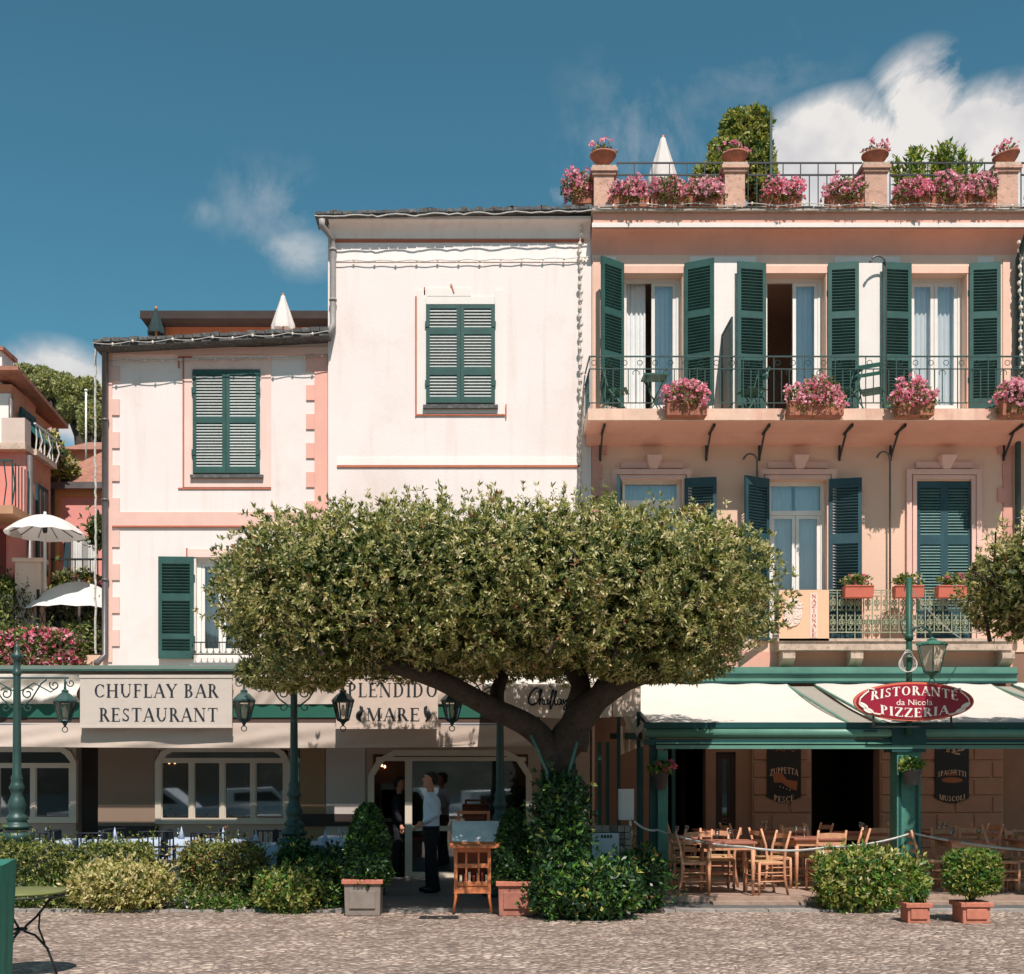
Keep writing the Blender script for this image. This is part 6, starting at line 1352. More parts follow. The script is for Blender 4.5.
p, o = shoots(16, 702, 730, lambda u: 165-28*u, 200, td2, .3, 6); leaves_mesh('shoots', t, p, o, .1, .055, [HG_MD,HG_YG,HG_LT], [.4,.4,.2], 4, 5, 1.3, .2, tip=True)
t = thing('laurel_bush', 'low pale green laurel bush behind the flower boxes of the right terrace bay', 'bush', (X(930,td2), td2, zT))
p, o = shoots(44, 897, 976, lambda u: 166-14*math.sin(u*3.1)-8*math.sin(u*11)-(10 if .48 < u < .6 else 0), 212, td2, .35, 8); leaves_mesh('foliage', t, p, o, .13, .05, [BX_LT,HG_MD,HG_YG,HG_LT], [.3,.28,.25,.17], 4, 19, 1.3, .3, tip=True)
mb = MB()
for i in range(6): mb.tube([(X(905+i*10,td2),td2,zT),(X(903+i*11,td2),td2,Z(165,td2))],[.02,.01],5)
mb.build('stems', TWIG, t)
# terrace flowers at far left, greenery behind
c, r = pxs(-40, 626, 86, 690, 22.7, .5); shrub('flower_bank', 'dense bank of pink flowers spilling over the low wall at far left', 'flowers', c, r, 4200, [HG_DK,HG_MD,HG_LT], [.35,.45,.2], 110, .08, e=3.4, k=3, flowers=([FL_P,FL_P,FL_L,FL_R], 1000, .09), amp=.1)
c, r = pxs(56, 620, 104, 665, 23.4, .4); shrub('shrub', 'green shrub with white specks between the flower bank and the cream building', 'shrub', c, r, 1100, [HG_DK,HG_MD,HG_LT], [.35,.45,.2], 111, .08, k=3, e=2.6, flowers=([FL_W], 50, .06))
c, r = pxs(-30, 578, 36, 640, 23.7, .25); shrub('ivy_bank', 'yellow-green ivy bank behind the chain-link fence', 'shrub', c, r, 2600, [HG_DK,HG_MD,HG_YG], [.4,.4,.2], 112, .1, k=3, e=3)
c, r = pxs(30, 588, 110, 640, 24.6, .3); shrub('garden_shrub', 'garden shrub under the two open parasols', 'shrub', c, r, 2200, [HG_DK,HG_MD,HG_YG], [.4,.4,.2], 113, .1, k=3, e=2.6)
c, r = pxs(42, 574, 104, 592, 25.4, .25); shrub('balcony_flowers', 'row of reddish flowers on the balcony of the small pink house', 'flowers', c, r, 700, [HG_DK,HG_MD,HG_LT], [.4,.4,.2], 114, .1, k=3, e=3, flowers=([FL_P,FL_R,FL_L], 160, .1))
c, r = pxs(91, 516, 108, 548, 25, .2); shrub('garden_shrub', 'narrow bush touching the edge of the cream building above the lower parasol', 'shrub', c, r, 500, [HG_DK,HG_MD], [.5,.5], 115, .12, k=3, e=2.3)
c, r = pxs(34, 405, 78, 458, 26.5, .3)
t = thing('trailing_flowers', 'yellow and pale flowers trailing along the sloping house wall', 'flowers', (sx+.2, 27, 7))
pp = []; oo = []
for k in range(14):
    yy = d0+1.5+k*.15; p, o = crown_pts(120, (sx-.15,yy,zr2+.55-.03*k+.1*math.sin(k)), (.22,.25,.3), 2, 300+k, .3, .2); pp.append(p); oo.append(o)
pp = np.concatenate(pp); oo = np.concatenate(oo); leaves_mesh('foliage', t, pp, oo, .14, .08, [HG_MD,HG_YG,HG_DK,HG_YL,FL_L], [.35,.25,.2,.12,.08], 2, 8, 1.2, .2)
# hanging pots
def hangpot(px, pt, pb, d, w, label, m, sd, fm=None):
    t = thing('hanging_pot', label, 'hanging pot', (X(px,d), d, Z(pb,d)), 0, None); h = Z(pt,d)-Z(pb,d)
    mb = MB(); mb.lathe([(w*.3,0),(w*.34,.01),(w*.5,h*.85),(w*.54,h*.86),(w*.54,h),(w*.46,h),(.01,h*.9)], (X(px,d),d,Z(pb,d)), 16); mb.tube([(X(px,d)-w*.4,d+.02,Z(pt,d)),(X(px,d),d+.12,Z(pt-10,d)),(X(px,d)+w*.4,d+.02,Z(pt,d))], .006, 4); mb.build('pot', m, t)
    c, r = pxs(px-10, pt-9, px+10, pt+2, d, w*.6); p, o = crown_pts(110, c, r, 2, sd, .3, .2); leaves_mesh('foliage', t, p, o, .09, .05, [BX_LT,HG_YG,BX_MD], [.4,.35,.25] if not fm else [.2,.2,.6], 3, sd, 1.3, .2)
    if fm: p, o = crown_pts(8, (c[0]+.08,c[1]-.1,c[2]+.05), r, 2, sd+1, .2, .2); leaves_mesh('flowers', t, p, o, .06, .05, fm, [1], 5, sd, 1.3, .2)
hangpot(912, 769, 785, AD-.2, .26, 'grey hanging pot with a bright green plant on the wide green post', mat('dark_grey_pot', (92,92,92), .6), 120)
hangpot(660, 772, 790, AD-.16, .24, 'dark hanging pot with red blooms on the left corner post', mat('dark_brown_pot', (74,66,62), .6), 121, [FL_R])

for nm, (a_, b_, tp, bt_, dd, dp) in {'wide sunlit green shrub left of the wide green post': (818,898,848,880,15.7,.3), 'terracotta pot with a bushy sunlit oleander at lower right': (950,996,852,885,14.5,.18)}.items():
    t = [o for o in COL.objects if o.get('label') == nm][0]; p, o = shoots(24, a_, b_, lambda u: tp+4*math.sin(u*9), bt_, dd, dp, int(a_), .06); leaves_mesh('shoots', t, p, o, .08, .034, [BX_LT,HG_YG,HG_LT], [.4,.35,.25], 4, 7, 1.3, .2, tip=True)

g = np.random.default_rng(77); n = 420; xx = g.uniform(-8, 9, n); yy = 15.75-np.abs(g.normal(size=n))*.9
leaves_mesh('fallen_leaves', None, np.stack([xx, yy, np.full(n, .012)], 1), np.tile([[0,0,.1]], (n,1)), .06, .03, [LF_TP, HG_YG, TWIG, BX_MD], [.35,.2,.3,.15], 1, 9, 1.5, 0, loc=(0,15,0), label='scattered dry leaves on the cobbles along the foot of the hedges', cat='leaves', kind='stuff')
me = [o for o in COL.objects if o.name == 'fallen_leaves'][0].data
co = np.zeros(len(me.vertices)*3, dtype=np.float32); me.vertices.foreach_get('co', co); co = co.reshape(-1,3); co[:,2] = .012+np.abs(co[:,2]-.012)*.25; me.vertices.foreach_set('co', co.ravel()); me.update()
# ================================================================== lamp posts
def scroll(cx, cz, r0, a0, turns, d, sg, n=20):
    return [(cx+sg*(r0*(1-.75*k/n))*math.cos(a0+turns*6.283*k/n), d, cz+(r0*(1-.75*k/n))*math.sin(a0+turns*6.283*k/n)) for k in range(n+1)]
def lamp_post(px, d, ptop, label, arms, flip=1, base=830):
    t = thing('lamp_post', label, 'lamp post', (X(px,d), d, .03), 0, 'green cast iron lamp posts'); x = X(px,d)
    top = Z(ptop,d); zb = Z(base,d)
    mb = MB(); mb.lathe([(.035,top+.12-zb),(.012,top+.2-zb)][::-1][:0] + [(.17,.0),(.17,.02),(.2,.03),(.2,.06),(.15,.09),(.13,.13),(.16,.16),(.13,.2),(.1,.24),(.115,.3),(.125,.36),(.1,.44),(.075,.5),(.085,.56),(.11,.6),(.085,.65),(.075,.7),(.085,.74),(.06,.8),(.058,1.1),(.05,top-zb-.35),(.05,top-zb-.33),(.075,top-zb-.3),(.05,top-zb-.27),(.045,top-zb-.12),(.085,top-zb-.08),(.08,top-zb-.03),(.03,top-zb),(.04,top-zb+.05),(.008,top-zb+.14)], (x,d,zb), 16); mb.build('pole', IRONG, t)
    mb = MB(); mb.lathe([(.26,0),(.26,.12),(.22,.14),(.22,zb-.15),(.24,zb-.12),(.24,zb-.03)], (x,d,.0), 8); mb.build('base', IRONG, t)
    for sg, pend, phang in arms:
        xe = X(pend,d); L = abs(xe-x); s = 1 if xe > x else -1; za = Z(phang,d); mb = MB()
        mb.box(x, xe+s*.05, d-.01, d+.01, za-.012, za+.012)
        mb.tube([(x+s*.06,d,za-.42),(x+s*L*.3,d,za-.3),(x+s*L*.5,d,za-.08),(x+s*L*.62,d,za-.02)], .012, 5)
        mb.tube([(x+s*.06,d,za-.18),(x+s*L*.35,d,za-.07),(x+s*L*.7,d,za-.2),(x+s*L*.86,d,za-.12)], .01, 5)
        mb.tube(scroll(x+s*L*.22, za-.22, .09, .5, 1.3, d, s), .011, 5); mb.tube(scroll(x+s*L*.78, za-.1, .075, 2.5, 1.2, d, s), .01, 5); mb.tube(scroll(x+s*L*1.0+s*.08, za-.07, .06, 2.8, 1.2, d, s), .009, 5); mb.tube(scroll(x+s*.16, za-.42, .07, 1.5, 1.1, d, s), .01, 5)
        mb.tube([(xe,d,za),(xe,d,za-.12)], .014, 6); mb.build('arm', IRONG, t)
        lantern(t, pend, phang+8, phang+8+46*17/d*.9, d, .33)
lamp_post(17, 17.0, 652, 'sunlit green lamp post at far left with scrolled arms', [(1, 65, 678), (-1, -32, 678)])
lamp_post(294, 17.4, 668, 'shaded green lamp post between the two canvas signs', [(1, 343, 678), (-1, 244, 678)], base=836)
lamp_post(500, 17.4, 668, 'shaded green lamp post partly behind the big tree branch', [(-1, 452, 678)], base=846)

# ================================================================== wooden chairs and tables
def make_chair():
    t = thing('wooden_chair', 'x', 'chair', (0,0,0)); w, dp, sh, H = .40, .38, .45, .88
    mb = MB(); mb.box(-w/2, w/2, -dp/2, dp/2, sh-.025, sh+.012, 0); 
    for s_ in (-1,1): mb.box(s_*w/2-.012, s_*w/2+.012, -dp/2, dp/2, sh-.03, sh+.008, 1)
    mb.build('seat', [RUSH, WOOD], t, bevel=.008)
    for sx_ in (-1,1):
        mb = MB(); mb.tube([(sx_*w/2,-dp/2,0),(sx_*w/2,-dp/2,.2),(sx_*w/2,-dp/2+.005,sh)], [.017,.02,.021], 8); mb.build('leg', WOOD, t)
        mb = MB(); mb.tube([(sx_*w/2,dp/2+.05,0),(sx_*w/2,dp/2+.0,.25),(sx_*w/2,dp/2-.005,sh),(sx_*w/2,dp/2+.02,.65),(sx_*w/2,dp/2+.09,H)], [.018,.021,.022,.02,.017], 8); mb.build('leg', WOOD, t)
    mb = MB()
    for z, h in ((.80,.07),(.69,.045),(.58,.045)):
        y = dp/2+.02+(z-.65)*.3; mb.sheet(lambda u, v: (-w/2+w*u, y+.03*math.sin(u*3.14)+.0, z-h/2+h*v+(.012*math.sin(u*3.14) if z > .75 else 0)), 8, 1); mb.sheet(lambda u, v: (-w/2+w*u, y+.014+.03*math.sin(u*3.14), z-h/2+h*v+(.012*math.sin(u*3.14) if z > .75 else 0)), 8, 1)
    mb.build('backrest', WOOD, t)
    mb = MB()
    for z in (.16,.28):
        for s_ in (-1,1): mb.tube([(s_*w/2,-dp/2,z+.03),(s_*w/2,dp/2+.01,z+.03)], .011, 6)
    for z in (.14,.26): mb.tube([(-w/2,-dp/2,z),(w/2,-dp/2,z)], .011, 6)
    mb.tube([(-w/2,dp/2+.02,.2),(w/2,dp/2+.02,.2)], .011, 6)
    mb.build('stretchers', WOOD, t); return t
def make_table():
    t = thing('wooden_table', 'x', 'table', (0,0,0))
    mb = MB(); mb.box(-.35,.35,-.35,.35,.71,.745,0); mb.build('table_top', [TABTOP], t, bevel=.006)
    mb = MB(); mb.box(-.31,.31,-.31,.31,.63,.708,0); mb.build('apron', WOOD, t)
    for sx_ in (-1,1):
        for sy in (-1,1):
            mb = MB(); mb.tube([(sx_*.3,sy*.3,0),(sx_*.3,sy*.3,.35),(sx_*.3,sy*.3,.63)], [.018,.025,.03], 8); mb.build('leg', WOOD, t)
    return t
chair, table = make_chair(), make_table(); uc = ut = False
TZ = .12
tables = [(727,16.75,'the front table beside the green corner post','lrb'), (686,18.0,'the table behind the green corner post','lrf'), (812,17.7,'the table behind the wide sunlit shrub','lrfb'), (776,19.6,'the back table under the fish board','lrf'), (858,19.3,'the back table before the dark doorway','lrf'),
          (965,17.2,'the front table right of the wide green post','lrb'), (945,19.4,'the back table under the mussel board','lrf'), (1040,16.9,'the rightmost front table','lrb'), (716,20.2,'the back table under the framed shop window','lr'), (1030,19.2,'the back table by the right opening','lf')]
side = {'l': ('left', -.56, 0, 90), 'r': ('right', .56, 0, -90), 'f': ('front', 0, -.56, 180), 'b': ('rear', 0, .56, 0)}
rg = random.Random(8)
for (px, d, ph_, ss) in tables:
    c = (X(px,d), d, TZ); place(table, ut, c, rg.uniform(-.04,.04), 'square red-brown topped wooden table, '+ph_.replace('the ', '', 1), 'red-topped wooden tables'); ut = True
    for s_ in ss:
        nm, dx, dy, rot = side[s_]; place(chair, uc, (c[0]+dx+rg.uniform(-.04,.06), c[1]+dy+rg.uniform(-.05,.05), TZ), R(rot+rg.uniform(-13,13)), f'wooden chair on the {nm} side of {ph_}', 'ladder-back wooden chairs'); uc = True
# place settings on the right tables
for i, (px, d, ph_, ss) in enumerate(tables[:8]):
    for j in range(2):
        x, y = X(px,d)+rg.uniform(-.2,.2), d+rg.uniform(-.2,.2); mb = MB(); mb.lathe([(.03,0),(.03,.005),(.006,.01),(.006,.06),(.03,.09),(.034,.13),(.028,.15),(.03,.13),(.005,.07)], (x,y,TZ+.746), 10)
        tag(mb.build('wine_glass', GLASSL, None, loc=(x,y,TZ+.746)), f'{"left" if j == 0 else "second"} stemmed glass standing on {ph_}', 'glass', 'glasses on the wooden tables')
# ================================================================== left terrace furniture
def make_wicker():
    t = thing('dark_armchair', 'x', 'chair', (0,0,0)); mb = MB(); mb.box(-.24,.24,-.22,.22,.40,.45); mb.build('seat', WICKER, t, bevel=.01)
    mb = MB()
    mb.tube([(-.25,.22,.42),(-.25,.25,.9),(.25,.25,.9),(.25,.22,.42)], .018, 6)
    for k in range(6): x = -.2+k*.08; mb.tube([(x,.23,.5),(x,.25,.89)], .012, 5)
    mb.tube([(-.25,.23,.55),(.25,.23,.55)], .012, 5); mb.build('backrest', WICKER, t)
    for sx_ in (-1,1):
        for sy in (-1,1): mb = MB(); mb.tube([(sx_*.22,sy*.2,0),(sx_*.23,sy*.21,.42)], .016, 6); mb.build('leg', WICKER, t)
        mb = MB(); mb.tube([(sx_*.25,.23,.66),(sx_*.26,-.15,.66),(sx_*.25,-.2,.45)], .016, 6); mb.build('armrest', WICKER, t)
    return t
def make_clothtable():
    t = thing('cloth_table', 'x', 'table', (0,0,0)); mb = MB(); n = 40; vs = []; fs = []
    def sq(a, r, e=8): c, s = math.cos(a), math.sin(a); k = (abs(c)**e+abs(s)**e)**(-1/e); return (r*k*c, r*k*s)
    for (r, z, wv) in ((.001,.752,0),(.40,.752,0),(.425,.74,0),(.43,.6,.01),(.45,.35,.035),(.46,.22,.045)):
        for j in range(n): a = 6.283*j/n; x, y = sq(a, r+wv*math.sin(a*9)); vs.append((x,y,z+.0))
    for i in range(5):
        for j in range(n): fs.append((i*n+j, i*n+(j+1)%n, (i+1)*n+(j+1)%n, (i+1)*n+j))
    mb.add(vs, fs, 0, True); mb.build('tablecloth', TCLOTH, t)
    mb = MB(); mb.tube([(0,0,0),(0,0,.74)], .04, 8); mb.box(-.25,.25,-.03,.03,0,.03); mb.box(-.03,.03,-.25,.25,.001,.031); mb.box(-.38,.38,-.38,.38,.72,.745); mb.build('pedestal', WICKER, t); return t
wch, ctb = make_wicker(), make_clothtable(); uc = ut = False
lt = [(-5,18.3,'at far left','lrf'), (52,18.6,'second from the left','lrf'), (112,18.4,'before the brown wall panel','lrf'), (168,18.9,'under the left half of the arched window','lrf'), (222,18.5,'under the right half of the arched window','lrf'), (258,17.4,'just behind the reddish hedge end','lb'), (345,19.4,'against the grey wall panel','l'), (330,17.8,'behind the cone shrub','r')]
for (px, d, ph_, ss) in lt:
    c = (X(px,d), d, .03); place(ctb, ut, c, rg.uniform(-.1,.1), 'blue-white clothed table '+ph_, 'tables with blue-white cloths'); ut = True
    for s_ in ss:
        nm, dx, dy, rot = side[s_]; place(wch, uc, (c[0]+dx*1.05, c[1]+dy*1.15, .03), R(rot+rg.uniform(-15,15)), f'dark armchair {nm} of the clothed table {ph_}', 'dark armchairs of the left terrace'); uc = True
    for j in range(2):
        x, y = c[0]+rg.uniform(-.25,.25), d+rg.uniform(-.2,.2)
        mb = MB()
        if j: mb.lathe([(.055,0),(.02,.12),(.004,.19)], (x,y,.784), 8)
        else: mb.lathe([(.03,0),(.03,.005),(.006,.01),(.006,.06),(.032,.09),(.034,.13),(.03,.15)], (x,y,.784), 10)
        tag(mb.build('folded_napkin' if j else 'wine_glass', TCLOTH if j else GLASSL, None, loc=(x,y,.784)), ('pointed folded napkin on the clothed table ' if j else 'stemmed glass on the clothed table ')+ph_, 'napkin' if j else 'glass', 'napkins on the clothed tables' if j else 'glasses on the clothed tables')
# balcony furniture (folding bistro chairs)
GR2 = mat('green_folding_metal', (46,90,78), .5, .1, 5)
def bistro_chair(loc, rz, label):
    t = thing('folding_chair', label, 'chair', (0,0,0), 0, 'green folding chairs on the long balcony')
    mb = MB()
    for k in range(5): mb.box(-.19,.19,-.19+k*.08,-.13+k*.08,.44,.455)
    mb.build('seat', GR2, t)
    mb = MB()
    for s_ in (-1,1): mb.tube([(s_*.2,.3,0),(s_*.2,-.02,.45),(s_*.2,-.2,.45)][:2]+[(s_*.2,-.2,.47)][:0], .012, 5); mb.tube([(s_*.18,-.25,0),(s_*.18,.12,.45),(s_*.18,.24,.86)], .012, 5)
    mb.build('frame', GR2, t)
    mb = MB(); mb.box(-.19,.19,.19,.21,.66,.72); mb.box(-.19,.19,.225,.245,.79,.86); mb.build('backrest', GR2, t)
    t.location = loc; t.rotation_euler = (0,0,rz)
zb_ = ztop if False else Z(408.5, fb)
for (px, rz_, lab) in ((617,75,'green folding chair at the left end of the long balcony'),(846,-80,'green folding chair just right of the second pair of doors'),(872,150,'green folding chair below the tall bent pipe'),(752,-70,'green folding chair beside the balcony divider'),(1008,-85,'green folding chair at the right end of the balcony')):
    bistro_chair((X(px,F-.42), F-.42, zb_), R(rz_), lab)
t = thing('bistro_table', 'small green metal table beside the left chair on the long balcony', 'table', (X(655,F-.42), F-.42, zb_)); x, y = X(655,F-.42), F-.42
mb = MB(); mb.box(x-.22,x+.22,y-.2,y+.2,zb_+.68,zb_+.71); mb.build('table_top', GR2, t)
mb = MB(); 
for s_ in (-1,1): mb.tube([(x-.17*s_,y-.15,zb_),(x+.1*s_,y-.15,zb_+.35),(x+.17*s_,y-.15,zb_+.68)], .011, 5); mb.tube([(x-.17*s_,y+.15,zb_),(x+.17*s_,y+.15,zb_+.68)], .011, 5)
mb.build('folding_legs', GR2, t)
t = thing('balcony_divider', 'dark framed mesh divider standing across the long balcony', 'screen', (X(727,F-.45), F-.45, zb_)); x = X(722,F)
mb = MB(); zt_ = Z(335,F); mb.box(x-.015,x+.015,F-.86,F-.82,zb_,zt_); mb.box(x-.015,x+.015,F-.06,F-.02,zb_,zt_); mb.box(x-.015,x+.015,F-.82,F-.06,zt_-.04,zt_); mb.box(x-.015,x+.015,F-.82,F-.06,zb_+.06,zb_+.1); mb.build('frame', POSTD, t)
mb = MB(); mb.box(x-.003,x+.003,F-.82,F-.06,zb_+.1,zt_-.04); mb.build('mesh_panel', mat('grey_mesh', (128,132,128), .8, .2, 60), t)

# ================================================================== menu stand, easel, boxes
d = 15.25
t = thing('menu_stand', 'warm wooden menu stand with sloping glazed top and small pigeonholes', 'menu stand', (X(471,d), d, .02))
xa, xb = X(454,d), X(491,d); z1_ = Z(848,d); zb0 = Z(888,d)
mb = MB(); yb = d+.34
mb.box(xa, xa+.025, d, yb, zb0, z1_); mb.box(xb-.025, xb, d, yb, zb0, z1_); mb.box(xa+.025, xb-.025, yb-.02, yb, zb0, z1_-.001); mb.box(xa+.026, xb-.026, d+.001, yb-.021, zb0, zb0+.02)
mb.box(xa+.0, xa+.045, d-.012, d-.001, zb0-.08, z1_); mb.box(xb-.045, xb, d-.012, d-.001, zb0-.08, z1_)
for z in (z1_-.03, Z(866,d), Z(884,d)): mb.box(xa+.046, xb-.046, d-.01, d+.01, z-.025, z+.03)
mb.box(xa+.045, xb-.045, d-.01, d+.01, zb0-.07, zb0); mb.box(xa+.03, xb-.03, d+.02, yb-.03, Z(866,d)-.012, Z(866,d)+.0)
for k in (1,2): x = xa+(xb-xa)*k/3; mb.box(x-.012, x+.012, d-.008, d+.008, zb0+.02, z1_-.06)
mb.build('cabinet', WOODL, t, bevel=.003)
for sx_, xx in ((-1, xa+.022), (1, xb-.022)):
    for yy in (d+.01, yb-.02):
        mb = MB(); mb.tube([(xx,yy,zb0),(xx+sx_*.0,yy,zb0-.12),(xx+sx_*.03,yy-.01,.03)], [.024,.02,.016], 8); mb.build('leg', WOODL, t)
mb = MB(); 
p0, p1 = Z(848,d-.06), Z(826,d+.3)
xa2, xb2 = X(450,d), X(501,d)
mb.profx([(d-.1,p0),(d+.38,p1+.03),(d+.38,p1+.055),(d-.1,p0+.025)], xa2, xb2, 0); mb.profx([(d-.075,p0+.031),(d+.36,p1+.056),(d+.36,p1+.062),(d-.075,p0+.037)], xa2+.02, xb2-.02, 1)
mb.build('sloping_top', [WOODL, mat('glazed_menu', (214,218,216), .5, .2, 5, spec=.4)], t)
mb = MB(); 
for k in range(7): x = xa+.07+k*.055; mb.box(x, x+.03, d+.04, d+.2, zb0+.022, zb0+.16+.02*(k%3), k % 2)
mb.build('leaflets', [mat('paper_cream', (226,208,180), .8), mat('paper_red', (150,60,48), .8)], t)
d2_ = 16.35
t = thing('wooden_easel', 'plain wooden frame easel standing behind the menu stand', 'easel', (X(473,d2_), d2_, .03)); xa, xb = X(457,d2_), X(490,d2_); mb = MB()
for x in (xa, xb-.04): mb.box(x, x+.04, d2_, d2_+.04, .03, Z(811,d2_))
mb.box(xa+.04, xb-.04, d2_, d2_+.04, Z(814,d2_), Z(811,d2_)); mb.box(xa+.04, xb-.04, d2_, d2_+.04, Z(826,d2_), Z(823,d2_)); mb.build('frame', WOODL, t)
mb = MB(); d = 16.9; mb.pbox(619,789,634,820, d, .14); mb.pbox(621,791,632,818, d-.006, .005); o = mb.build('electric_box', mat('grey_white_box', (206,200,194), .5, .08, 5), None, 'pale electric box mounted beside the green corner posts', 'box', loc=P(627,820,d), bevel=.004)
mb = MB(); mb.tube([P(630,820,d+.06), P(631,836,d+.06), P(628,845,d+.06), P(626,880,d+.06)], .02, 6); mb.build('conduit', FRAMEW, o)
d = 16.7; t = thing('stone_cabinet', 'low rough stone enclosure with a pale metal door behind the dark shrub', 'cabinet', P(608,905,d)); mb = MB()
rs = random.Random(2); y = 905
while y > 829:
    x = 587
    while x < 632:
        w = rs.uniform(5,10); mb.pbox(x+.3, y-6.2, min(x+w,632)-.3, y-.4, d+rs.uniform(-.012,.012), .35, rs.choice((0,0,1))); x += w
    y -= 6.6
mb.build('stone_surround', [mat('rough_stone', (150,140,128), .9, .25, 6, bump=.5), mat('rough_stone_dark', (112,100,92), .9, .25, 6, bump=.5)], t)
mb = MB(); mb.pbox(592,833,619,900, d-.04, .03); mb.build('door', mat('pale_blue_metal', (186,192,192), .45, .06, 4), t)
mb = MB(); 
for k in range(4): mb.pbox(601+k*3, 835, 603+k*3, 838, d-.045, .004)
mb.build('label_plate', LETK, t)
# tree props
for (pa_, pb_, lab) in ((P(531,735,14.9), P(547,772,14.9), 'left thin green stake propping the fork of the large tree'), (P(577,742,14.9), P(569,772,14.9), 'right thin green stake against the trunk of the large tree')):
    mb = MB(); mb.tube([pa_, pb_, pb_+Vector((.05,0,-1.2))], .02, 6); tag(mb.build('support_stake', mat('pale_green_stake', (84,120,112), .5), None, loc=pb_), lab, 'stake')
# ================================================================== foreground bistro table and covered stack
d = 10.5; cx, cy = X(64,d)-.38, d
t = thing('bistro_table', 'round olive-topped iron bistro table in the left foreground', 'table', (cx, cy, 0)); zt_ = .76
mb = MB(); mb.lathe([(.001,0),(.37,0),(.38,.008),(.38,.018),(.37,.026),(.001,.026)], (cx,cy,zt_-.026), 48); mb.build('table_top', mat('olive_top', (118,122,70), .45, .12, 6), t)
mb = MB(); mb.tube([(cx+.365*math.cos(a),cy+.365*math.sin(a),zt_-.045) for a in np.linspace(0,6.283,40)], .01, 6)
for a0 in (25, 145, 265):
    ca, sa = math.cos(R(a0)), math.sin(R(a0)); prof_ = [(.30,zt_-.05),(.24,.66),(.13,.52),(.04,.44),(.03,.40),(.12,.36),(.22,.24),(.27,.1),(.30,0)]
    mb.tube([(cx+r*ca, cy+r*sa, z) for r, z in prof_], .011, 7); mb.tube([(cx+.24*ca,cy+.24*sa,.66),(cx+.16*ca,cy+.16*sa,.56),(cx+.15*ca,cy+.15*sa,.42),(cx+.2*ca,cy+.2*sa,.28)], .009, 6)
mb.tube([(cx+.05*math.cos(a),cy+.05*math.sin(a),.42) for a in np.linspace(0,6.283,14)], .012, 6); mb.build('curved_legs', IRONK, t)
d = 8.9; mb = MB(); xr = X(20,d+.5)
def cov(u, v):
    a = u*6.283; c, s = math.cos(a), math.sin(a); e = 7; k = (abs(c)**e+abs(s)**e)**(-1/e); z = 1.09*v; rr = (1.02-.05*(1-v)+.012*math.sin(a*11+v*4)*(1-v)) 
    return (xr-.42+.42*k*c*rr - .03*(1-v), d+.25+.25*k*s*rr, z+.01+.015*math.sin(a*3)*v)
mb.sheet(cov, 96, 16); b = len(mb.v)-97
top = [mb.v[b+i] for i in range(96)]; mb.add(top+[(xr-.42, d+.25, 1.115)], [(i,(i+1)%96,96) for i in range(96)], 0, True)
tag(mb.build('covered_chair_stack', cloth('green_tarp', (52,118,100), .1, .55), None, loc=(xr-.4,d+.35,0)), 'tall stack under a smooth green fabric cover at the left frame edge', 'covered stack')

# small lit lamps inside the doorway
for px, py, lab in ((382,768,'small lit wall lamp at the left jamb of the doorway'), (533,768,'small lit wall lamp at the right end of the glazed front'), (172,764,'tiny lit lamp behind the first light of the arched window')):
    d = VD+.45; t = thing('wall_lamp', lab, 'wall lamp', P(px,py,d), 0, 'small lit lamps of the left restaurant'); mb = MB()
    for k in range(3): mb.lathe([(.005,0),(.018,.012),(.015,.035),(.004,.05)], (X(px,d)-.05+.05*k, d, Z(py,d)+.02*(k%2)), 8)
    mb.build('flame_bulb', mat('warm_lit_bulb', (255,170,110), .5, emit=6), t); mb = MB(); mb.tube([(X(px,d)-.06,d,Z(py,d)-.01),(X(px,d),d+.05,Z(py,d)-.04),(X(px,d)+.06,d,Z(py,d)-.01)], .008, 5); mb.build('bracket', mat('brass', (160,120,70), .4, metal=.8), t)

# ================================================================== people
def loft(mb, rings, mi=0, n=20, cap=True):
    """rings: (x, y, z, rx, ry) stacked in z, one smooth surface"""
    vs = []; fs = []; k = len(rings); rr = []
    for i in range(k-1):
        for q in (0, .5):
            g = lambda j: rings[min(max(j, 0), k-1)]
            p0, p1, p2, p3 = g(i-1), g(i), g(i+1), g(i+2)
            rr.append(tuple(.5*((2*b)+(-a+c)*q+(2*a-5*b+4*c-e)*q*q+(-a+3*b-3*c+e)*q**3) for a, b, c, e in zip(p0, p1, p2, p3)))
    rr.append(rings[-1])
    for x, y, z, rx, ry in rr:
        for j in range(n): t = 6.2832*j/n; vs.append((x+rx*math.cos(t), y+ry*math.sin(t), z))
    for i in range(len(rr)-1):
        for j in range(n): fs.append((i*n+j, i*n+(j+1)%n, (i+1)*n+(j+1)%n, (i+1)*n+j))
    if cap: fs.append(tuple(range(n-1,-1,-1))); fs.append(tuple((len(rr)-1)*n+j for j in range(n)))
    mb.add(vs, fs, mi, True)
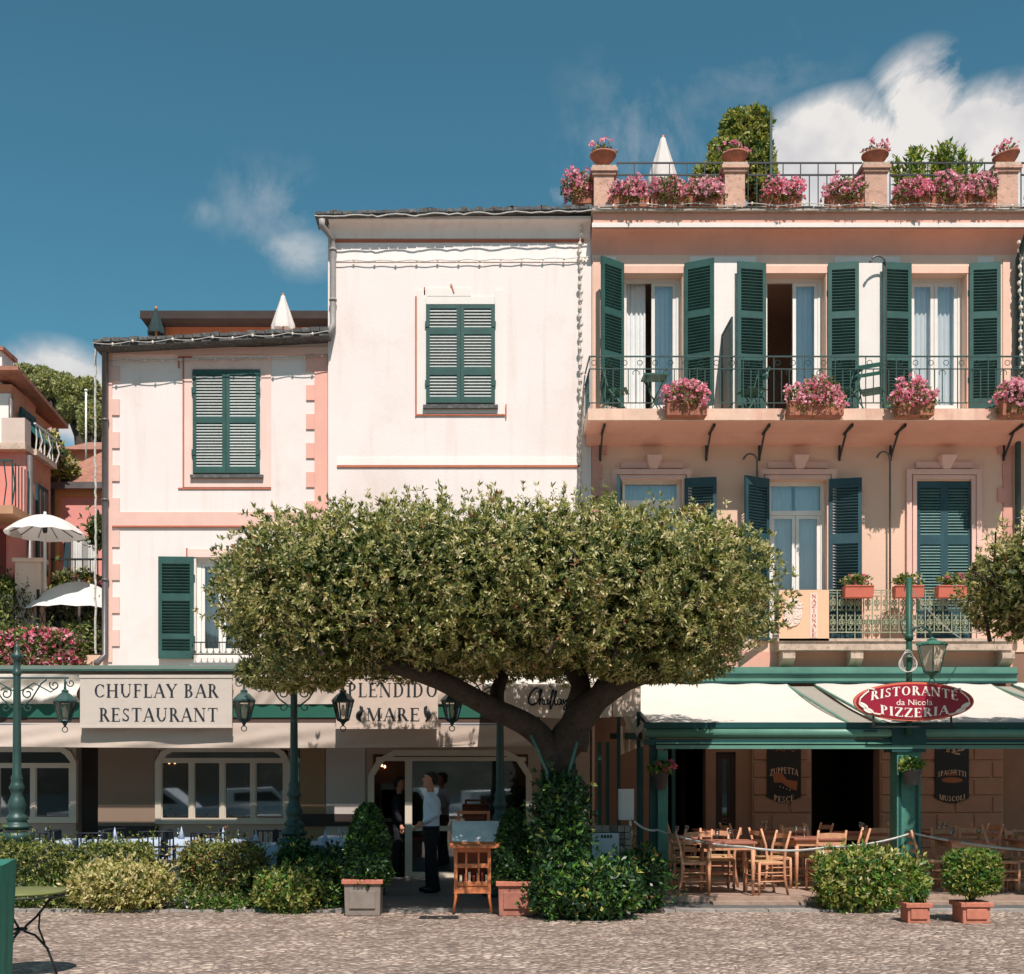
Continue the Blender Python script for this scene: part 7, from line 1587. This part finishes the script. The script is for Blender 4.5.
def person(label, base, face, s=1.0, shirt=None, trousers=None, hair=None, pose='hip', skinm=None):
    """standing figure facing -x when face=-1; y is across the body"""
    bx, by, bz = base; f = face; t = thing('person', label, 'person', base, 0)
    q = lambda x, y, z: (bx+f*x*s, by+y*s, bz+z*s); rg_ = lambda L: [(bx+f*x*s, by+y*s, bz+z*s, rx*s, ry*s) for x, y, z, rx, ry in L]
    E_, W_ = {'hip': ((-.10,.20,1.17), (.12,.15,1.02)), 'down': ((-.03,.22,1.15), (.05,.22,.92))}[pose]
    b = MB()
    loft(b, rg_([(0,0,.86,.09,.13),(0,0,.95,.1,.14),(0,0,1.1,.09,.13),(-.01,0,1.3,.1,.15),(-.005,0,1.4,.075,.13),(.0,0,1.445,.056,.07),(.004,0,1.49,.052,.054),(.008,0,1.53,.054,.054),(.026,0,1.552,.07,.056),(.026,0,1.58,.086,.064),(.018,0,1.62,.092,.07),(.01,0,1.66,.097,.074),(.005,0,1.70,.097,.075),(0,0,1.735,.085,.067),(-.004,0,1.76,.055,.045),(-.004,0,1.768,.01,.01)]), 0, 24)
    for sg in (-1, 1):
        b.tube([q(-.005,sg*.17,1.39), q(E_[0]*.5,sg*.2,(1.4+E_[2])/2), q(E_[0],sg*E_[1],E_[2]), q((E_[0]+W_[0])/2,sg*(E_[1]+W_[1])/2,(E_[2]+W_[2])/2), q(W_[0],sg*W_[1],W_[2])], [.046*s,.042*s,.035*s,.033*s,.023*s], 12)
        dx, dy, dz = (.05,-sg*.02,-.028) if pose == 'hip' else (.008,0,-.06)
        P0 = Vector(q(*[W_[0],sg*W_[1],W_[2]])); P1 = Vector(q(W_[0]+dx, sg*W_[1]+dy, W_[2]+dz)); b.tube([P0, (P0+P1)/2, P1, P1+(P1-P0)*.5], [.023*s,.03*s,.036*s,.03*s], 10)
        D = (P1-P0).normalized(); U = Vector((0,0,1)) if pose == 'hip' else Vector((f,0,0))
        for k in range(4):
            r0 = P1+D*.03*s+U*(k-1.5)*.017*s; L = (.062,.072,.068,.054)[k]*s; b.tube([r0, r0+D*L*.5+Vector((0,-sg*.004,-.004)), r0+D*L+Vector((0,-sg*.02,-.016))*s], [.0095*s,.009*s,.007*s], 7)
        r0 = P0+D*.03*s+U*.022*s; b.tube([r0, r0+(D*.03+U*.022)*s, r0+(D*.055+U*.026)*s], [.012*s,.0105*s,.008*s], 7)
        b.tube([q(0,sg*.09,.9), q(.01,sg*.1,.5), q(-.0+.04*sg,sg*.1,.08)], [.08*s,.05*s,.035*s], 12)
    b.tube([q(.095,0,1.695), q(.122,0,1.66), q(.112,0,1.645), q(.09,0,1.64)], [.008*s,.013*s,.013*s,.008*s], 8); b.tube([q(.088,0,1.558), q(.1,0,1.568), q(.09,0,1.58)], [.02*s,.024*s,.02*s], 8)
    for sg in (-1,1): b.lathe([(.001,-.034*s),(.014*s,-.02*s),(.018*s,.008*s),(.012*s,.03*s),(.001,.036*s)], q(-.002,sg*.078,1.655), 8, 0, 1, .5)
    b.tube([q(.1,-.025,1.612), q(.112,0,1.612), q(.1,.025,1.612)], .007*s, 6, 1)
    for sg in (-1,1): b.lathe([(.001,-.008*s),(.01*s,0),(.001,.008*s)], q(.088,sg*.032,1.683), 8, 2); b.tube([q(.098,sg*.012,1.703), q(.088,sg*.048,1.703)], .006*s, 5, 2)
    b.build('body', [skinm or SKIN, mat('lip', (150,84,78), .6), hair], t)
    b = MB(); loft(b, rg_([(0,0,.93,.118,.158),(0,0,1.0,.128,.165),(-.005,0,1.12,.12,.16),(-.015,0,1.28,.132,.185),(-.01,0,1.37,.115,.19),(-.005,0,1.415,.09,.15),(0,0,1.44,.07,.09),(.004,0,1.475,.062,.064)]), 0, 28)
    for sg in (-1,1):
        mid = (E_[0]*.5, sg*.215, (1.4+E_[2])/2); b.tube([q(-.01,sg*.13,1.385), q(-.01,sg*.18,1.36), q(*mid), q(E_[0],sg*E_[1],E_[2]), q((E_[0]+W_[0])/2,sg*(E_[1]+W_[1])/2,(E_[2]+W_[2])/2), q(E_[0]+(W_[0]-E_[0])*.9,sg*(E_[1]+(W_[1]-E_[1])*.9),E_[2]+(W_[2]-E_[2])*.9)], [.06*s,.07*s,.062*s,.056*s,.05*s,.036*s], 14)
    b.tube([q(.062,-.03,1.47), q(.066,0,1.455), q(.062,.03,1.47)], .014*s, 6)
    b.build('shirt', shirt, t)
    b = MB(); loft(b, rg_([(0,0,.80,.115,.165),(0,0,.86,.13,.172),(0,0,.95,.122,.165)]), 0, 24)
    for sg in (-1,1): loft(b, rg_([(-.03+.04*sg,sg*.1,.05,.075,.065),(-.02+.04*sg,sg*.1,.15,.07,.062),(.0+.02*sg,sg*.1,.45,.075,.07),(0,sg*.09,.7,.095,.08),(0,sg*.085,.86,.105,.085)]), 0, 18)
    b.build('trousers', trousers, t)
    for sg in (-1,1): b = MB(); b.tube([q(-.09+.04*sg,sg*.1,.045), q(-.02+.04*sg,sg*.1,.05), q(.07+.04*sg,sg*.105,.042), q(.14+.04*sg,sg*.11,.032)], [.03*s,.045*s,.044*s,.028*s], 12); b.build('shoe', mat('black_leather', (24,22,22), .35), t)
    b = MB(); loft(b, rg_([(-.052,0,1.585,.03,.045),(-.045,0,1.62,.05,.068),(-.035,0,1.665,.068,.081),(-.022,0,1.71,.088,.083),(-.006,0,1.74,.096,.078),(0,0,1.768,.08,.06),(0,0,1.785,.04,.03),(0,0,1.788,.004,.004)]), 0, 20); b.build('hair', hair, t)
    b = MB(); loft(b, rg_([(0,0,.945,.131,.172),(0,0,.98,.132,.171)]), 0, 24); b.build('belt', mat('black_leather', (24,22,22), .35), t)
    return t
BLACKW = mat('black_trousers', (30,30,32), .85, .15, 6); PBLUE = cloth('pale_blue_shirt', (232,238,248), .1); DHAIR = mat('dark_grey_hair', (52,46,42), .7, .3, 30)
dw = 17.9; person('waiter in a pale blue shirt and black trousers standing in profile, hand at his belt', (X(431,dw), dw, .03), -1, (Z(768,dw)-.03)/1.83, PBLUE, BLACKW, DHAIR)
dw2 = 20.1; person('second person in a dark jacket half hidden in the doorway left of the waiter', (X(396,dw2), dw2+.8, .03), 1, .97, mat('dark_jacket', (34,34,40), .85), BLACKW, DHAIR, 'down')

# ================================================================== harbour boats behind the camera (seen in the shop glass)
def boat(x, y, rz, L, label):
    t = thing('motor_boat', label, 'boat', (0,0,-.9), 0, 'white motor boats moored behind the camera'); W = L*.28; mb = MB(); n = 12; vs = []; fs = []
    for i in range(n+1):
        u = i/n; w = W/2*(1-u**3.2)*(1 if u > .02 else .92)+.01; zt_ = .9+.5*u*u; xx = L*(u-.5)
        vs += [(xx,-w,zt_),(xx,-w*.75,.1),(xx,0,-.3),(xx,w*.75,.1),(xx,w,zt_)]
    for i in range(n):
        for j in range(4): fs.append((i*5+j,(i+1)*5+j,(i+1)*5+j+1,i*5+j+1))
        fs.append((i*5+4,(i+1)*5+4,(i+1)*5,i*5))
    fs.append((0,1,2,3,4)); mb.add(vs, fs, 0, True); WL[t.name] = Vector((0,0,0)); mb.build('hull', mat('boat_white', (236,236,232), .3), t)
    mb = MB(); mb.prism([(-L*.25,.9),(-L*.25,2.0),(L*.08,2.1),(L*.22,1.1)], -W*.32, W*.32); mb.build('cabin', mat('boat_white', (236,236,232), .3), t, bevel=.05)
    mb = MB(); mb.prism([(-L*.2,1.35),(-L*.2,1.8),(L*.07,1.88),(L*.15,1.35)], -W*.33, W*.33); mb.build('window_band', mat('boat_window', (20,24,28), .15), t)
    mb = MB(); mb.tube([(-L*.1,0,2.0),(-L*.1,0,4.6)], .03, 6); mb.build('mast', ZINC, t); t.location = (x,y,-.9); t.rotation_euler = (0,0,rz)
boat(-7, -13, .25, 7.5, 'white motor boat moored left behind the camera'); boat(1.5, -15, -.3, 9, 'longer white motor boat moored in the middle behind the camera'); boat(9.5, -13.5, .5, 7, 'white motor boat moored right behind the camera'); boat(-16, -18, .1, 10, 'largest white motor boat moored far left behind the camera')

b0 = [o for o in COL.objects if o.name == 'motor_boat'][0]
for i, (x, y, rz, w_) in enumerate([(-24,-16,.6,'second from the left'),(16,-17,-.2,'fifth from the left'),(-3,-21,.9,'in the second row, middle'),(7,-23,-.8,'in the second row, right'),(-12,-24,-.4,'in the second row, left'),(24,-19,.3,'at the far right')]):
    place(b0, True, (x,y,-.9), rz, 'white motor boat moored behind the camera '+w_, 'white motor boats moored behind the camera')
